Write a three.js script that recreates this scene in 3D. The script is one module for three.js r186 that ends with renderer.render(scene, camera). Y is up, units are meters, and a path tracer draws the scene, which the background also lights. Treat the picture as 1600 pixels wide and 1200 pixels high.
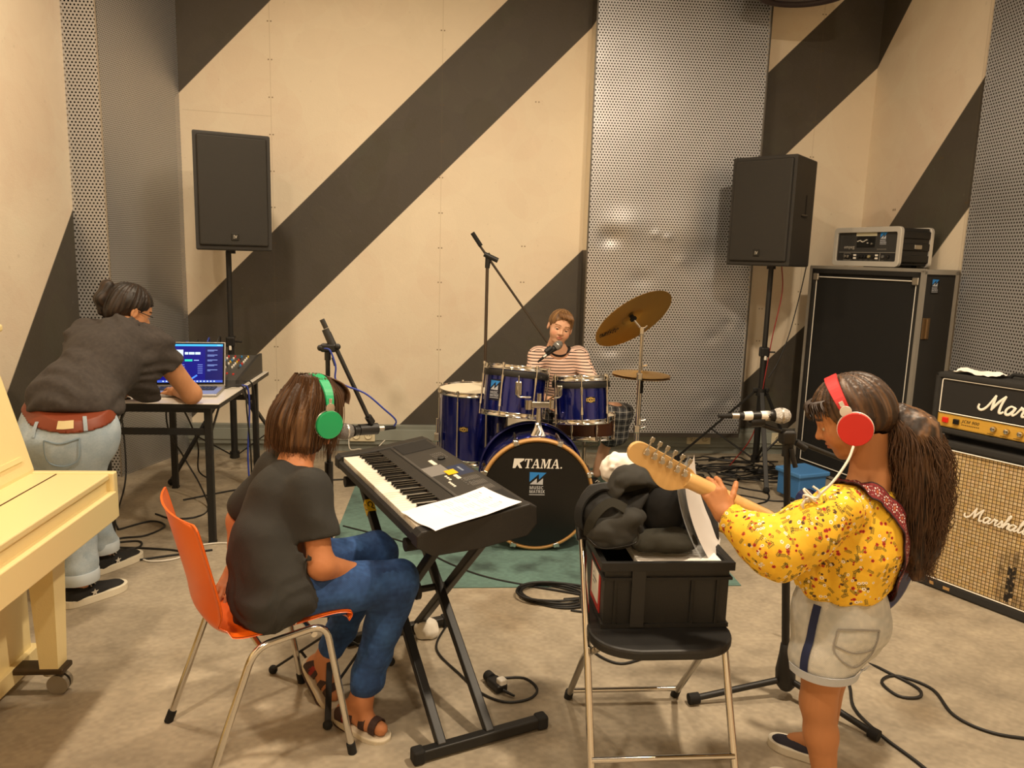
import * as THREE from 'three';
import { RoundedBoxGeometry } from 'three/addons/geometries/RoundedBoxGeometry.js';
import { mergeGeometries, mergeVertices } from 'three/addons/utils/BufferGeometryUtils.js';
import { RectAreaLightUniformsLib } from 'three/addons/lights/RectAreaLightUniformsLib.js';

// ---------------------------------------------------------------- camera, lights, exposure
const scene = new THREE.Scene();
const camera = new THREE.PerspectiveCamera(53.13, 4 / 3, 0.05, 60);
camera.position.set(0, 1.5, 0);
camera.rotation.set(-9.49 * Math.PI / 180, -5 * Math.PI / 180, 1.676 * Math.PI / 180, 'YXZ');
camera.updateMatrixWorld();
scene.add(camera);
scene.background = new THREE.Color(0x000000);
const renderer = new THREE.WebGLRenderer({ antialias: true });
renderer.toneMapping = THREE.LinearToneMapping;
renderer.toneMappingExposure = 0.96;
renderer.shadowMap.enabled = true;
RectAreaLightUniformsLib.init();
const LAMP_COLOR = new THREE.Color().setRGB(1.0, 0.81, 0.585);
// ceiling lamps: x, y (height of the glowing face), z, diameter, strength
const LAMPS = [
  [1.5, 3.62, -1.9, 0.2, 1180],
  [-1.1, 3.62, -3.6, 0.2, 430],
  [0.5, 3.62, -3.4, 0.2, 320],
  [-1.1, 3.62, -0.8, 0.2, 560],
  [0.6, 3.62, 1.1, 0.2, 470],
];

// ---------------------------------------------------------------- helpers
let seed = 7;
const rnd = () => { seed = (seed * 1664525 + 1013904223) % 4294967296; return seed / 4294967296; };
const rr = (a, b) => a + (b - a) * rnd();
const PI = Math.PI, D = PI / 180;
const V = (x, y, z) => new THREE.Vector3(x, y, z);
const taken = new Map();
function numbered(n) { const k = taken.get(n) || 0; taken.set(n, k + 1); return k ? n + '_' + String(k).padStart(3, '0') : n; }
function tag(o, label, category, group, kind) {
  o.userData.label = label; if (category) o.userData.category = category;
  if (group) o.userData.group = group; if (kind) o.userData.kind = kind;
  return o;
}
function thing(name, label, category, pos = [0, 0, 0], turn = 0, group) {
  const g = new THREE.Group(); g.name = numbered(name); g.position.set(...pos); g.rotation.y = turn;
  tag(g, label, category, group); scene.add(g); return g;
}
function flat(list) {
  const gs = list.map(g => { let q = g.index ? g.toNonIndexed() : g.clone(); for (const k of Object.keys(q.attributes)) if (!['position', 'normal', 'uv'].includes(k)) q.deleteAttribute(k);
    if (!q.attributes.uv) q.setAttribute('uv', new THREE.BufferAttribute(new Float32Array(q.attributes.position.count * 2), 2)); return q; });
  return gs.length === 1 ? gs[0] : mergeGeometries(gs, false);
}
function part(name, geo, mat, parent, label) {
  const m = new THREE.Mesh(Array.isArray(geo) ? flat(geo) : geo, mat); m.name = name; m.castShadow = m.receiveShadow = true;
  if (label) m.userData.label = label; parent.add(m); return m;
}
function single(name, geo, mat, label, category, group, kind) {
  const m = part(numbered(name), geo, mat, scene); tag(m, label, category, group, kind); return m;
}
function structure(name, geo, mat, label) { const m = part(name, geo, mat, scene); m.userData.kind = 'structure'; if (label) m.userData.label = label; return m; }
const mv = (g, x = 0, y = 0, z = 0) => g.translate(x, y, z);
const rot = (g, x = 0, y = 0, z = 0) => g.applyMatrix4(new THREE.Matrix4().makeRotationFromEuler(new THREE.Euler(x, y, z)));
const box = (w, h, d, x = 0, y = 0, z = 0) => new THREE.BoxGeometry(w, h, d).translate(x, y, z);
const rbox = (w, h, d, r = 0.006, x = 0, y = 0, z = 0, s = 2) => new RoundedBoxGeometry(w, h, d, s, Math.min(r, w / 2.01, h / 2.01, d / 2.01)).translate(x, y, z);
const cyl = (r1, r2, h, x = 0, y = 0, z = 0, s = 20) => new THREE.CylinderGeometry(r1, r2, h, s).translate(x, y, z);
const sph = (r, x = 0, y = 0, z = 0, s = 16) => new THREE.SphereGeometry(r, s, Math.max(8, s * 0.7 | 0)).translate(x, y, z);
const lathe = (pts, s = 32) => new THREE.LatheGeometry(pts.map(p => new THREE.Vector2(p[0], p[1])), s);
const A3 = a => a.isVector3 ? a : V(...a);
function along(g, a, b) { // geometry built along +y, centred, moved onto the segment a-b
  a = A3(a); b = A3(b); const d = b.clone().sub(a), q = new THREE.Quaternion().setFromUnitVectors(V(0, 1, 0), d.clone().normalize());
  return g.applyQuaternion(q).translate((a.x + b.x) / 2, (a.y + b.y) / 2, (a.z + b.z) / 2);
}
const bar = (a, b, r, r2 = r, s = 14) => along(new THREE.CylinderGeometry(r2, r, A3(a).distanceTo(A3(b)), s), a, b);
function flatBar(a, b, w, t, side) { // rectangular bar from a to b, its width w along the direction side
  a = A3(a); b = A3(b); const y = b.clone().sub(a), L = y.length(); y.normalize();
  const x = A3(side).clone(); x.addScaledVector(y, -x.dot(y)).normalize(); const z = V().crossVectors(x, y);
  return new RoundedBoxGeometry(w, L, t, 1, Math.min(w, t) * 0.18).applyMatrix4(new THREE.Matrix4().makeBasis(x, y, z)).translate((a.x + b.x) / 2, (a.y + b.y) / 2, (a.z + b.z) / 2);
}
function tube(pts, r, seg = 0, rad = 8, closed = false, tens = 0.5) {
  const c = new THREE.CatmullRomCurve3(pts.map(A3), closed, 'catmullrom', tens);
  return new THREE.TubeGeometry(c, seg || pts.length * 8, r, rad, closed);
}
function bent(pts, fillet, r, rad = 12) { // straight runs with rounded bends
  const P = pts.map(A3), c = new THREE.CurvePath(); let prev = P[0];
  for (let i = 1; i < P.length - 1; i++) {
    const a = P[i - 1].clone().sub(P[i]), b = P[i + 1].clone().sub(P[i]); const f = Math.min(fillet, a.length() * 0.48, b.length() * 0.48);
    const s = P[i].clone().addScaledVector(a.normalize(), f), e = P[i].clone().addScaledVector(b.normalize(), f);
    c.add(new THREE.LineCurve3(prev, s)); c.add(new THREE.QuadraticBezierCurve3(s, P[i].clone(), e)); prev = e;
  }
  c.add(new THREE.LineCurve3(prev, P[P.length - 1]));
  const out = []; for (const k of c.curves) { const n = k.isLineCurve3 ? 1 : 7; const q = k.getPoints(n); for (let i = out.length ? 1 : 0; i < q.length; i++) out.push(q[i]); }
  return polyTube(out, () => r, rad);
}
function polyTube(P, rf, rad = 8, flatten = 1, capped = true) { // tube through given points with per-point radius, parallel-transport frames
  P = P.map(A3); const n = P.length, pos = [], idx = [], uv = []; let N = null, len = 0;
  for (let i = 0; i < n; i++) {
    const T = P[Math.min(n - 1, i + 1)].clone().sub(P[Math.max(0, i - 1)]).normalize();
    if (!N) { N = V(0, 1, 0); if (Math.abs(T.y) > 0.9) N.set(1, 0, 0); }
    N.addScaledVector(T, -N.dot(T)).normalize(); const B = V().crossVectors(T, N);
    const r = rf(i / (n - 1), i); if (i) len += P[i].distanceTo(P[i - 1]);
    for (let j = 0; j <= rad; j++) { const a = j / rad * 2 * PI; const c = Math.cos(a) * r, s = Math.sin(a) * r * flatten;
      pos.push(P[i].x + N.x * c + B.x * s, P[i].y + N.y * c + B.y * s, P[i].z + N.z * c + B.z * s); uv.push(j / rad, len); }
  }
  const w = rad + 1;
  for (let i = 0; i < n - 1; i++) for (let j = 0; j < rad; j++) { const a = i * w + j, b = a + w; idx.push(a, a + 1, b, b, a + 1, b + 1); }
  if (capped) for (const [i, f] of [[0, 1], [n - 1, 0]]) { const c = pos.length / 3; pos.push(P[i].x, P[i].y, P[i].z); uv.push(0, 0); for (let j = 0; j < rad; j++) { const a = i * w + j; f ? idx.push(c, a + 1, a) : idx.push(c, a, a + 1); } }
  const g = new THREE.BufferGeometry(); g.setAttribute('position', new THREE.Float32BufferAttribute(pos, 3)); g.setAttribute('uv', new THREE.Float32BufferAttribute(uv, 2)); g.setIndex(idx); g.computeVertexNormals(); return g;
}
function extrude(pts, depth, bevel = 0, curve = 8) {
  const s = pts instanceof THREE.Shape ? pts : new THREE.Shape(pts.map(p => new THREE.Vector2(p[0], p[1])));
  return new THREE.ExtrudeGeometry(s, { depth, bevelEnabled: bevel > 0, bevelSize: bevel, bevelThickness: bevel, bevelSegments: 2, curveSegments: curve });
}
const slab = (shape, depth, bevel = 0, curve = 10) => extrude(shape, depth, bevel, curve).rotateX(PI / 2).translate(0, depth, 0); // plan shape (x, z) lying flat
function boxUV(g, s = 1) { // box projection, uv in metres times s
  g = g.index ? g.toNonIndexed() : g; const p = g.attributes.position, uv = new Float32Array(p.count * 2), a = V(), b = V(), c = V(), n = V();
  for (let i = 0; i < p.count; i += 3) {
    a.fromBufferAttribute(p, i); b.fromBufferAttribute(p, i + 1); c.fromBufferAttribute(p, i + 2);
    n.crossVectors(V().subVectors(b, a), V().subVectors(c, a)); const ax = Math.abs(n.x), ay = Math.abs(n.y), az = Math.abs(n.z);
    [a, b, c].forEach((q, k) => { let u, v; if (ay > ax && ay > az) { u = q.x; v = q.z; } else if (ax > az) { u = q.z; v = q.y; } else { u = q.x; v = q.y; }
      uv[(i + k) * 2] = u * s; uv[(i + k) * 2 + 1] = v * s; });
  }
  g.setAttribute('uv', new THREE.BufferAttribute(uv, 2)); return g;
}
// ---------------------------------------------------------------- noise and textures
const perm = new Uint8Array(512); { const r = [...Array(256).keys()]; let s = 99; for (let i = 255; i > 0; i--) { s = (s * 1103515245 + 12345) % 2147483648; const j = s % (i + 1); [r[i], r[j]] = [r[j], r[i]]; } for (let i = 0; i < 512; i++) perm[i] = r[i & 255]; }
const fade = t => t * t * t * (t * (t * 6 - 15) + 10), lerp = (a, b, t) => a + (b - a) * t, clamp = (x, a = 0, b = 1) => x < a ? a : x > b ? b : x;
const sstep = (a, b, x) => { const t = clamp((x - a) / (b - a)); return t * t * (3 - 2 * t); };
function vn2(x, y, per = 256) { const xi = Math.floor(x), yi = Math.floor(y), u = fade(x - xi), v = fade(y - yi); const m = k => ((k % per) + per) % per;
  const h = (i, j) => perm[perm[m(i) & 255] + (m(j) & 255)] / 255; return lerp(lerp(h(xi, yi), h(xi + 1, yi), u), lerp(h(xi, yi + 1), h(xi + 1, yi + 1), u), v); }
function vn3(x, y, z) { const xi = Math.floor(x), yi = Math.floor(y), zi = Math.floor(z), u = fade(x - xi), v = fade(y - yi), w = fade(z - zi);
  const h = (i, j, k) => perm[perm[perm[i & 255] + (j & 255)] + (k & 255)] / 255;
  return lerp(lerp(lerp(h(xi, yi, zi), h(xi + 1, yi, zi), u), lerp(h(xi, yi + 1, zi), h(xi + 1, yi + 1, zi), u), v), lerp(lerp(h(xi, yi, zi + 1), h(xi + 1, yi, zi + 1), u), lerp(h(xi, yi + 1, zi + 1), h(xi + 1, yi + 1, zi + 1), u), v), w); }
function fbm2(x, y, o, per) { let s = 0, a = 0.5, f = 1; for (let i = 0; i < o; i++) { s += a * vn2(x * f, y * f, per * f); a *= 0.5; f *= 2; } return s / (1 - Math.pow(0.5, o)); }
function dataTex(n, fn, srgb = true, m = n) { // fn(u, v) -> [r, g, b] 0..1
  const d = new Uint8Array(n * m * 4); for (let j = 0; j < m; j++) for (let i = 0; i < n; i++) { const c = fn(i / n, j / m), k = (j * n + i) * 4; d[k] = clamp(c[0]) * 255; d[k + 1] = clamp(c[1]) * 255; d[k + 2] = clamp(c[2]) * 255; d[k + 3] = 255; }
  const t = new THREE.DataTexture(d, n, m); t.magFilter = THREE.LinearFilter; t.minFilter = THREE.LinearMipmapLinearFilter; t.generateMipmaps = true; t.wrapS = t.wrapT = THREE.RepeatWrapping; if (srgb) t.colorSpace = THREE.SRGBColorSpace; t.needsUpdate = true; return t;
}
function canvasTex(w, h, draw, srgb = true) {
  const c = document.createElement('canvas'); c.width = w; c.height = h; const x = c.getContext('2d'); draw(x, w, h);
  const t = new THREE.CanvasTexture(c); if (srgb) t.colorSpace = THREE.SRGBColorSpace; t.wrapS = t.wrapT = THREE.RepeatWrapping; t.anisotropy = 8; return t;
}
const rep = (t, x, y) => { const c = t.clone(); c.repeat.set(x, y); c.needsUpdate = true; return c; };
function mat(color, rough = 0.6, metal = 0, extra = {}) { return new THREE.MeshPhysicalMaterial({ color, roughness: rough, metalness: metal, ...extra }); }
const hex = s => [parseInt(s.slice(1, 3), 16) / 255, parseInt(s.slice(3, 5), 16) / 255, parseInt(s.slice(5, 7), 16) / 255];
const grain = dataTex(256, (u, v) => { const n = 0.55 * fbm2(u * 32, v * 32, 3, 32) + 0.45 * vn2(u * 128, v * 128, 128); return [n, n, n]; }, false);
const weave = dataTex(128, (u, v) => { const a = Math.sin(u * 2 * PI * 16) * Math.sin(v * 2 * PI * 16) * 0.35 + 0.5 + 0.3 * (vn2(u * 64, v * 64, 64) - 0.5); return [a, a, a]; }, false);
function mottled(base, amp, f = 8, o = 4) { const b = hex(base); return dataTex(256, (u, v) => { const n = (fbm2(u * f, v * f, o, f) - 0.5) * 2 * amp; return [b[0] * (1 + n), b[1] * (1 + n), b[2] * (1 + n)]; }); }
// ---------------------------------------------------------------- shared materials
const M = {
  black: mat('#161514', 0.5), blackGloss: mat('#121110', 0.25), blackMetal: mat('#171615', 0.5, 0.0), rubber: mat('#151413', 0.85),
  chrome: mat('#d9d6d0', 0.14, 1), steel: mat('#a9a49b', 0.28, 1), satin: mat('#b9b4aa', 0.42, 1), whitePlastic: mat('#e8e3d8', 0.45), cable: mat('#141312', 0.5), cableBlue: mat('#2b3f9e', 0.5), cableWhite: mat('#d9d3c6', 0.5), cableRed: mat('#8e1f1c', 0.5),
  tolex: mat('#211f1c', 0.62, 0, { bumpMap: rep(grain, 8, 8), bumpScale: 0.0012 }), paper: mat('#f2eeea', 0.85), grey: mat('#5b5a57', 0.6), felt: mat('#191817', 0.95),
};
// ---------------------------------------------------------------- distance fields and a surface-nets mesher (bodies, clothes, soft things)
const cap = (a, b, ra, rb = ra) => { a = A3(a); b = A3(b); const ax = a.x, ay = a.y, az = a.z, dx = b.x - ax, dy = b.y - ay, dz = b.z - az, il = 1 / (dx * dx + dy * dy + dz * dz + 1e-12);
  return (x, y, z) => { const px = x - ax, py = y - ay, pz = z - az; let t = (px * dx + py * dy + pz * dz) * il; t = t < 0 ? 0 : t > 1 ? 1 : t; const ex = px - dx * t, ey = py - dy * t, ez = pz - dz * t; return Math.sqrt(ex * ex + ey * ey + ez * ez) - (ra + (rb - ra) * t); }; };
const ell = (c, r, fr) => { c = A3(c); const [rx, ry, rz] = r; return (x, y, z) => { let px = x - c.x, py = y - c.y, pz = z - c.z; if (fr) { const a = px * fr[0].x + py * fr[0].y + pz * fr[0].z, b = px * fr[1].x + py * fr[1].y + pz * fr[1].z, d = px * fr[2].x + py * fr[2].y + pz * fr[2].z; px = a; py = b; pz = d; }
  const k0 = Math.hypot(px / rx, py / ry, pz / rz), k1 = Math.hypot(px / (rx * rx), py / (ry * ry), pz / (rz * rz)); return k1 < 1e-9 ? -Math.min(rx, ry, rz) : k0 * (k0 - 1) / k1; }; };
const smin = (a, b, k) => { const h = Math.max(k - Math.abs(a - b), 0) / k; return Math.min(a, b) - h * h * k * 0.25; };
const smax = (a, b, k) => -smin(-a, -b, k);
const union = (list, k) => (x, y, z) => { let d = 1e9; for (let i = 0; i < list.length; i++) { const e = list[i](x, y, z); d = d > 1e8 ? e : smin(d, e, k); } return d; };
const cut = (f, p, n, k = 0.003) => { p = A3(p); n = A3(n).clone().normalize(); return (x, y, z) => smax(f(x, y, z), (x - p.x) * n.x + (y - p.y) * n.y + (z - p.z) * n.z, k); }; // keeps the side the normal points away from
const minus = (f, g, k = 0.004) => (x, y, z) => smax(f(x, y, z), -g(x, y, z), k);
const puff = (f, amp, freq, off = 0) => (x, y, z) => { const d = f(x, y, z); return Math.abs(d) > amp * 4 + 0.02 ? d : d - amp * (2 * vn3(x * freq + off + 40, y * freq + 40, z * freq + 40) - 1); };
function sdfMesh(f, lo, hi, h) {
  const nx = Math.ceil((hi[0] - lo[0]) / h) + 1, ny = Math.ceil((hi[1] - lo[1]) / h) + 1, nz = Math.ceil((hi[2] - lo[2]) / h) + 1; const val = new Float32Array(nx * ny * nz); const B = 4, rad = B * h * 0.9 * 1.25 + h;
  for (let bz = 0; bz < nz; bz += B) for (let by = 0; by < ny; by += B) for (let bx = 0; bx < nx; bx += B) {
    const c = f(lo[0] + (bx + B / 2 - 0.5) * h, lo[1] + (by + B / 2 - 0.5) * h, lo[2] + (bz + B / 2 - 0.5) * h), skip = Math.abs(c) > rad * 1.15;
    for (let z = bz; z < Math.min(nz, bz + B); z++) for (let y = by; y < Math.min(ny, by + B); y++) for (let x = bx; x < Math.min(nx, bx + B); x++) val[(z * ny + y) * nx + x] = skip ? c : f(lo[0] + x * h, lo[1] + y * h, lo[2] + z * h); }
  const vid = new Int32Array(nx * ny * nz).fill(-1), pos = [], idx = []; const I = (x, y, z) => (z * ny + y) * nx + x; const E = [[0, 1], [0, 2], [0, 4], [1, 3], [1, 5], [2, 3], [2, 6], [3, 7], [4, 5], [4, 6], [5, 7], [6, 7]]; const v = new Float32Array(8);
  for (let z = 0; z < nz - 1; z++) for (let y = 0; y < ny - 1; y++) for (let x = 0; x < nx - 1; x++) { let m = 0; const b = I(x, y, z);
    v[0] = val[b]; v[1] = val[b + 1]; v[2] = val[b + nx]; v[3] = val[b + nx + 1]; const c = b + nx * ny; v[4] = val[c]; v[5] = val[c + 1]; v[6] = val[c + nx]; v[7] = val[c + nx + 1]; for (let i = 0; i < 8; i++) if (v[i] < 0) m |= 1 << i; if (m === 0 || m === 255) continue;
    let n = 0, sx = 0, sy = 0, sz = 0; for (const [i, j] of E) { if ((v[i] < 0) === (v[j] < 0)) continue; const t = v[i] / (v[i] - v[j]); sx += (i & 1) + ((j & 1) - (i & 1)) * t; sy += (i >> 1 & 1) + ((j >> 1 & 1) - (i >> 1 & 1)) * t; sz += (i >> 2) + ((j >> 2) - (i >> 2)) * t; n++; }
    vid[b] = pos.length / 3; pos.push(lo[0] + (x + sx / n) * h, lo[1] + (y + sy / n) * h, lo[2] + (z + sz / n) * h); }
  const quad = (a, b, c, d, fl) => { if (a < 0 || b < 0 || c < 0 || d < 0) return; fl ? idx.push(a, b, c, a, c, d) : idx.push(a, c, b, a, d, c); };
  for (let z = 1; z < nz - 1; z++) for (let y = 1; y < ny - 1; y++) for (let x = 1; x < nx - 1; x++) { const b = I(x, y, z), s = val[b] < 0;
    if (s !== (val[b + 1] < 0)) quad(vid[b - nx - nx * ny], vid[b - nx * ny], vid[b], vid[b - nx], s); if (s !== (val[b + nx] < 0)) quad(vid[b - 1 - nx * ny], vid[b - 1], vid[b], vid[b - nx * ny], s); if (s !== (val[b + nx * ny] < 0)) quad(vid[b - 1 - nx], vid[b - nx], vid[b], vid[b - 1], s); }
  const g = new THREE.BufferGeometry(); g.setAttribute('position', new THREE.Float32BufferAttribute(pos, 3)); g.setIndex(idx); g.computeVertexNormals(); return g;
}
function colorBy(g, fn) { const p = g.attributes.position, c = new Float32Array(p.count * 3), o = new THREE.Color(); for (let i = 0; i < p.count; i++) { const q = fn(p.getX(i), p.getY(i), p.getZ(i)); o.setRGB(q[0], q[1], q[2], THREE.SRGBColorSpace); c[i * 3] = o.r; c[i * 3 + 1] = o.g; c[i * 3 + 2] = o.b; } g.setAttribute('color', new THREE.BufferAttribute(c, 3)); return g; }
function joinSkin(list) { return mergeGeometries(list.map(g => { const q = g.clone(); for (const k of Object.keys(q.attributes)) if (!['position', 'normal', 'color'].includes(k)) q.deleteAttribute(k); return q; }), false); }
function frame(fwd, up) { const z = A3(fwd).clone().normalize(), x = V().crossVectors(A3(up), z).normalize(), y = V().crossVectors(z, x); return [x, y, z]; } // x = the person's left
// head: local unit = head height (chin to crown); origin at eye level, +z forward, +x the person's left
const headSDF = (o = {}) => { const list = [ell([0, 0.14, -0.06], [0.355, 0.36, 0.43]), ell([0, -0.12, 0.10], [0.285, 0.36, 0.27]), cap([-0.11, -0.36, 0.16], [0.11, -0.36, 0.16], 0.085), ell([0, -0.405, 0.235], [0.08, 0.075, 0.07]), ell([0.165, -0.15, 0.2], [0.125, 0.13, 0.12]), ell([-0.165, -0.15, 0.2], [0.125, 0.13, 0.12]), cap([-0.14, 0.075, 0.30], [0.14, 0.075, 0.30], 0.055)];
  const base = union(list, 0.10), nose = union([cap([0, 0.03, 0.335], [0, -0.12, 0.425], 0.028, 0.045), ell([0.042, -0.135, 0.375], [0.036, 0.032, 0.04]), ell([-0.042, -0.135, 0.375], [0.036, 0.032, 0.04])], 0.03), lips = union([ell([0, -0.236, 0.352], [0.095, 0.024, 0.035]), ell([0, -0.277, 0.345], [0.08, 0.028, 0.036])], 0.012);
  const ear = s => minus(ell([s * 0.365, -0.03, -0.03], [0.035, 0.115, 0.07]), ell([s * 0.40, -0.02, -0.015], [0.025, 0.07, 0.04]), 0.02); const ears = union([ear(1), ear(-1)], 0.01), soc = union([ell([0.138, 0.0, 0.40], [0.085, 0.05, 0.075]), ell([-0.138, 0.0, 0.40], [0.085, 0.05, 0.075])], 0.02), neck = cap([0, -0.25, -0.10], [0, -0.75, -0.16], 0.185, 0.20);
  return (x, y, z) => { let d = smax(base(x, y, z), -soc(x, y, z), 0.06); d = smin(d, nose(x, y, z), 0.05); d = smin(d, lips(x, y, z), 0.022); d = smin(d, ears(x, y, z), 0.03); d = smax(d, -ell([0, -0.2565, 0.385], [0.085, 0.006, 0.03])(x, y, z), 0.008); return o.noNeck ? d : smin(d, neck(x, y, z), 0.10); }; };
function headToWorld(g, C, F, H) { const m = new THREE.Matrix4().makeBasis(F[0], F[1], F[2]).multiply(new THREE.Matrix4().makeScale(H, H, H)); m.setPosition(C); return g.applyMatrix4(m); }
const toLocal = (C, F, H) => (f, k = 1) => (x, y, z) => { const px = (x - C.x) / H, py = (y - C.y) / H, pz = (z - C.z) / H; return H * f(px * F[0].x + py * F[0].y + pz * F[0].z, px * F[1].x + py * F[1].y + pz * F[1].z, px * F[2].x + py * F[2].y + pz * F[2].z); };
function headMesh(C, F, H, skinCol, o = {}) {
  const g = sdfMesh(headSDF(o), [-0.46, -0.72, -0.56], [0.46, 0.56, 0.54], o.cell || 0.016); const s = hex(skinCol), lip = hex(o.lip || '#b8655a');
  colorBy(g, (x, y, z) => { const n = 1 + 0.05 * (vn3(x * 14 + 9, y * 14 + 9, z * 14 + 9) - 0.5); let c = s.map(q => q * n); const l = Math.hypot(x / 0.098, (y + 0.256) / 0.05, (z - 0.36) / 0.05); if (l < 1.15 && z > 0.3) { const t = 1 - sstep(0.75, 1.15, l); c = c.map((q, i) => lerp(q, lip[i], t * 0.8)); } const ch = Math.hypot((Math.abs(x) - 0.2) / 0.12, (y + 0.14) / 0.1, (z - 0.27) / 0.2); if (ch < 1) c = [c[0] * (1 + 0.04 * (1 - ch)), c[1] * (1 - 0.07 * (1 - ch)), c[2] * (1 - 0.08 * (1 - ch))];
    const by = y - 0.098 - 0.02 * Math.cos((Math.abs(x) - 0.15) * 14); if (o.brow && Math.abs(by) < 0.022 && Math.abs(x) > 0.055 && Math.abs(x) < 0.235 && z > 0.1) { const b = hex(o.brow), t = (1 - sstep(0.01, 0.022, Math.abs(by))) * 0.85; c = c.map((q, i) => lerp(q, b[i], t)); } return c; });
  return headToWorld(g, C, F, H);
}
function addEyes(body, C, F, H, iris = '#3a2a1c', close = 0.62) { for (const s of [-1, 1]) { const g = new THREE.SphereGeometry(0.062, 64, 48); colorBy(g, (x, y, z) => { const r = Math.hypot(x, y); return z > 0.03 && r < 0.016 ? [0.02, 0.02, 0.02] : z > 0.02 && r < 0.036 ? hex(iris) : [0.74, 0.7, 0.66]; }); g.translate(s * 0.138, 0.002, 0.292); part('eye', headToWorld(g, C, F, H), eyeMat, body); 
  const lid = new THREE.SphereGeometry(0.067, 20, 10, 0, 2 * PI, 0, PI * 0.4).rotateX(close).translate(s * 0.138, 0.002, 0.292); part('eyelid', headToWorld(lid, C, F, H), body.userData.skinMat, body); } }
const eyeMat = mat('#ffffff', 0.15, 0, { vertexColors: true }); 
// hand: y along the fingers, +x towards the thumb, +z the palm side; curls in radians per finger joint
function handList(s, curls, thumb = 0.5, spread = 0.06) { const out = [], K = [[-0.031, 0.082], [-0.0105, 0.088], [0.0105, 0.086], [0.031, 0.08]], Ls = [[0.028, 0.018, 0.015], [0.036, 0.023, 0.017], [0.039, 0.025, 0.018], [0.036, 0.021, 0.017]];
  const S = p => [p[0] * s, p[1] * s, p[2] * s]; out.push(cap(S([0, -0.02, 0]), S([0, 0.015, 0]), 0.023 * s, 0.027 * s)); for (const k of K) out.push(cap(S([k[0] * 0.6, 0.01, 0]), S([k[0], k[1], 0]), 0.0145 * s, 0.0105 * s)); out.push(cap(S([0.024, 0.02, 0.008]), S([0.034, 0.045, 0.012]), 0.016 * s, 0.013 * s));
  const fingers = []; K.forEach((k, i) => { let p = V(k[0], k[1], 0), a = curls[i][0], dx = (i - 1.5) * spread; const ch = []; for (let j = 0; j < 3; j++) { const d = V(dx, Math.cos(a), Math.sin(a)).normalize(), q = p.clone().addScaledVector(d, Ls[i][j]); ch.push(cap(S(p.toArray()), S(q.toArray()), (0.0098 - j * 0.0009) * s, (0.0092 - j * 0.001) * s)); p = q; a += curls[i][1]; } fingers.push(union(ch, 0.004 * s)); });
  { let p = V(0.03, 0.03, 0.01), a = thumb; const ch = []; for (const [L, r] of [[0.036, 0.0115], [0.028, 0.0098], [0.02, 0.0088]]) { const d = V(Math.cos(0.5) * Math.cos(a * 0.6), Math.sin(0.85), Math.sin(a)).normalize(), q = p.clone().addScaledVector(d, L); ch.push(cap(S(p.toArray()), S(q.toArray()), r * s, r * s * 0.93)); p = q; a += 0.25; } fingers.push(union(ch, 0.005 * s)); }
  const palm = union(out, 0.016 * s); return (x, y, z) => { let d = palm(x, y, z); for (const f of fingers) d = smin(d, f(x, y, z), 0.006 * s); return d; }; }
function handMesh(wrist, dir, palmN, s, curls, thumb, mirror, skinCol, spread) { const g = sdfMesh(handList(s, curls, thumb, spread), [-0.08 * s, -0.05 * s, -0.07 * s], [0.13 * s, 0.21 * s, 0.14 * s], 0.0034 * s + 0.0004); const c = hex(skinCol); colorBy(g, (x, y, z) => { const n = 1 + 0.06 * (vn3(x * 90 + 9, y * 90 + 9, z * 90 + 9) - 0.5); const k = sstep(0.1 * s, 0.17 * s, y); return [c[0] * n, c[1] * n * (1 - 0.06 * k), c[2] * n * (1 - 0.06 * k)]; });
  const y = A3(dir).clone().normalize(), z = A3(palmN).clone(); z.addScaledVector(y, -z.dot(y)).normalize(); const x = V().crossVectors(y, z); if (mirror) { g.scale(-1, 1, 1); const ix = g.index.array; for (let i = 0; i < ix.length; i += 3) { const t = ix[i]; ix[i] = ix[i + 1]; ix[i + 1] = t; } g.computeVertexNormals(); } return g.applyMatrix4(new THREE.Matrix4().makeBasis(x, y, z).setPosition(A3(wrist))); }
const fist = [[1.2, 1.3], [1.2, 1.3], [1.2, 1.3], [1.2, 1.3]], relaxed = [[0.35, 0.35], [0.3, 0.32], [0.28, 0.3], [0.25, 0.28]];
function limbs(list, lo, hi, cell, col, k = 0.03) { const g = sdfMesh(union(list, k), lo, hi, cell); const c = hex(col); return colorBy(g, (x, y, z) => { const n = 1 + 0.07 * (vn3(x * 20 + 9, y * 20 + 9, z * 20 + 9) - 0.5); return [c[0] * n, c[1] * n, c[2] * n]; }); }
function garment(name, f, lo, hi, cell, m, parent, label, uvs = 1) { return part(name, boxUV(sdfMesh(f, lo, hi, cell), uvs), m, parent, label); }
// wavy strands lying over or hanging from a head, each a thin tapering tube; merged into one lock
function strands(paths, r, rad = 5) { return flat(paths.map(p => polyTube(new THREE.CatmullRomCurve3(p.map(A3)).getPoints(p.length * 4), t => r * (0.5 + 0.5 * Math.sin(Math.min(1, t * 1.6 + 0.25) * PI * 0.5)) * (1 - 0.75 * sstep(0.75, 1, t)), rad, 1, false))); }
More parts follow.
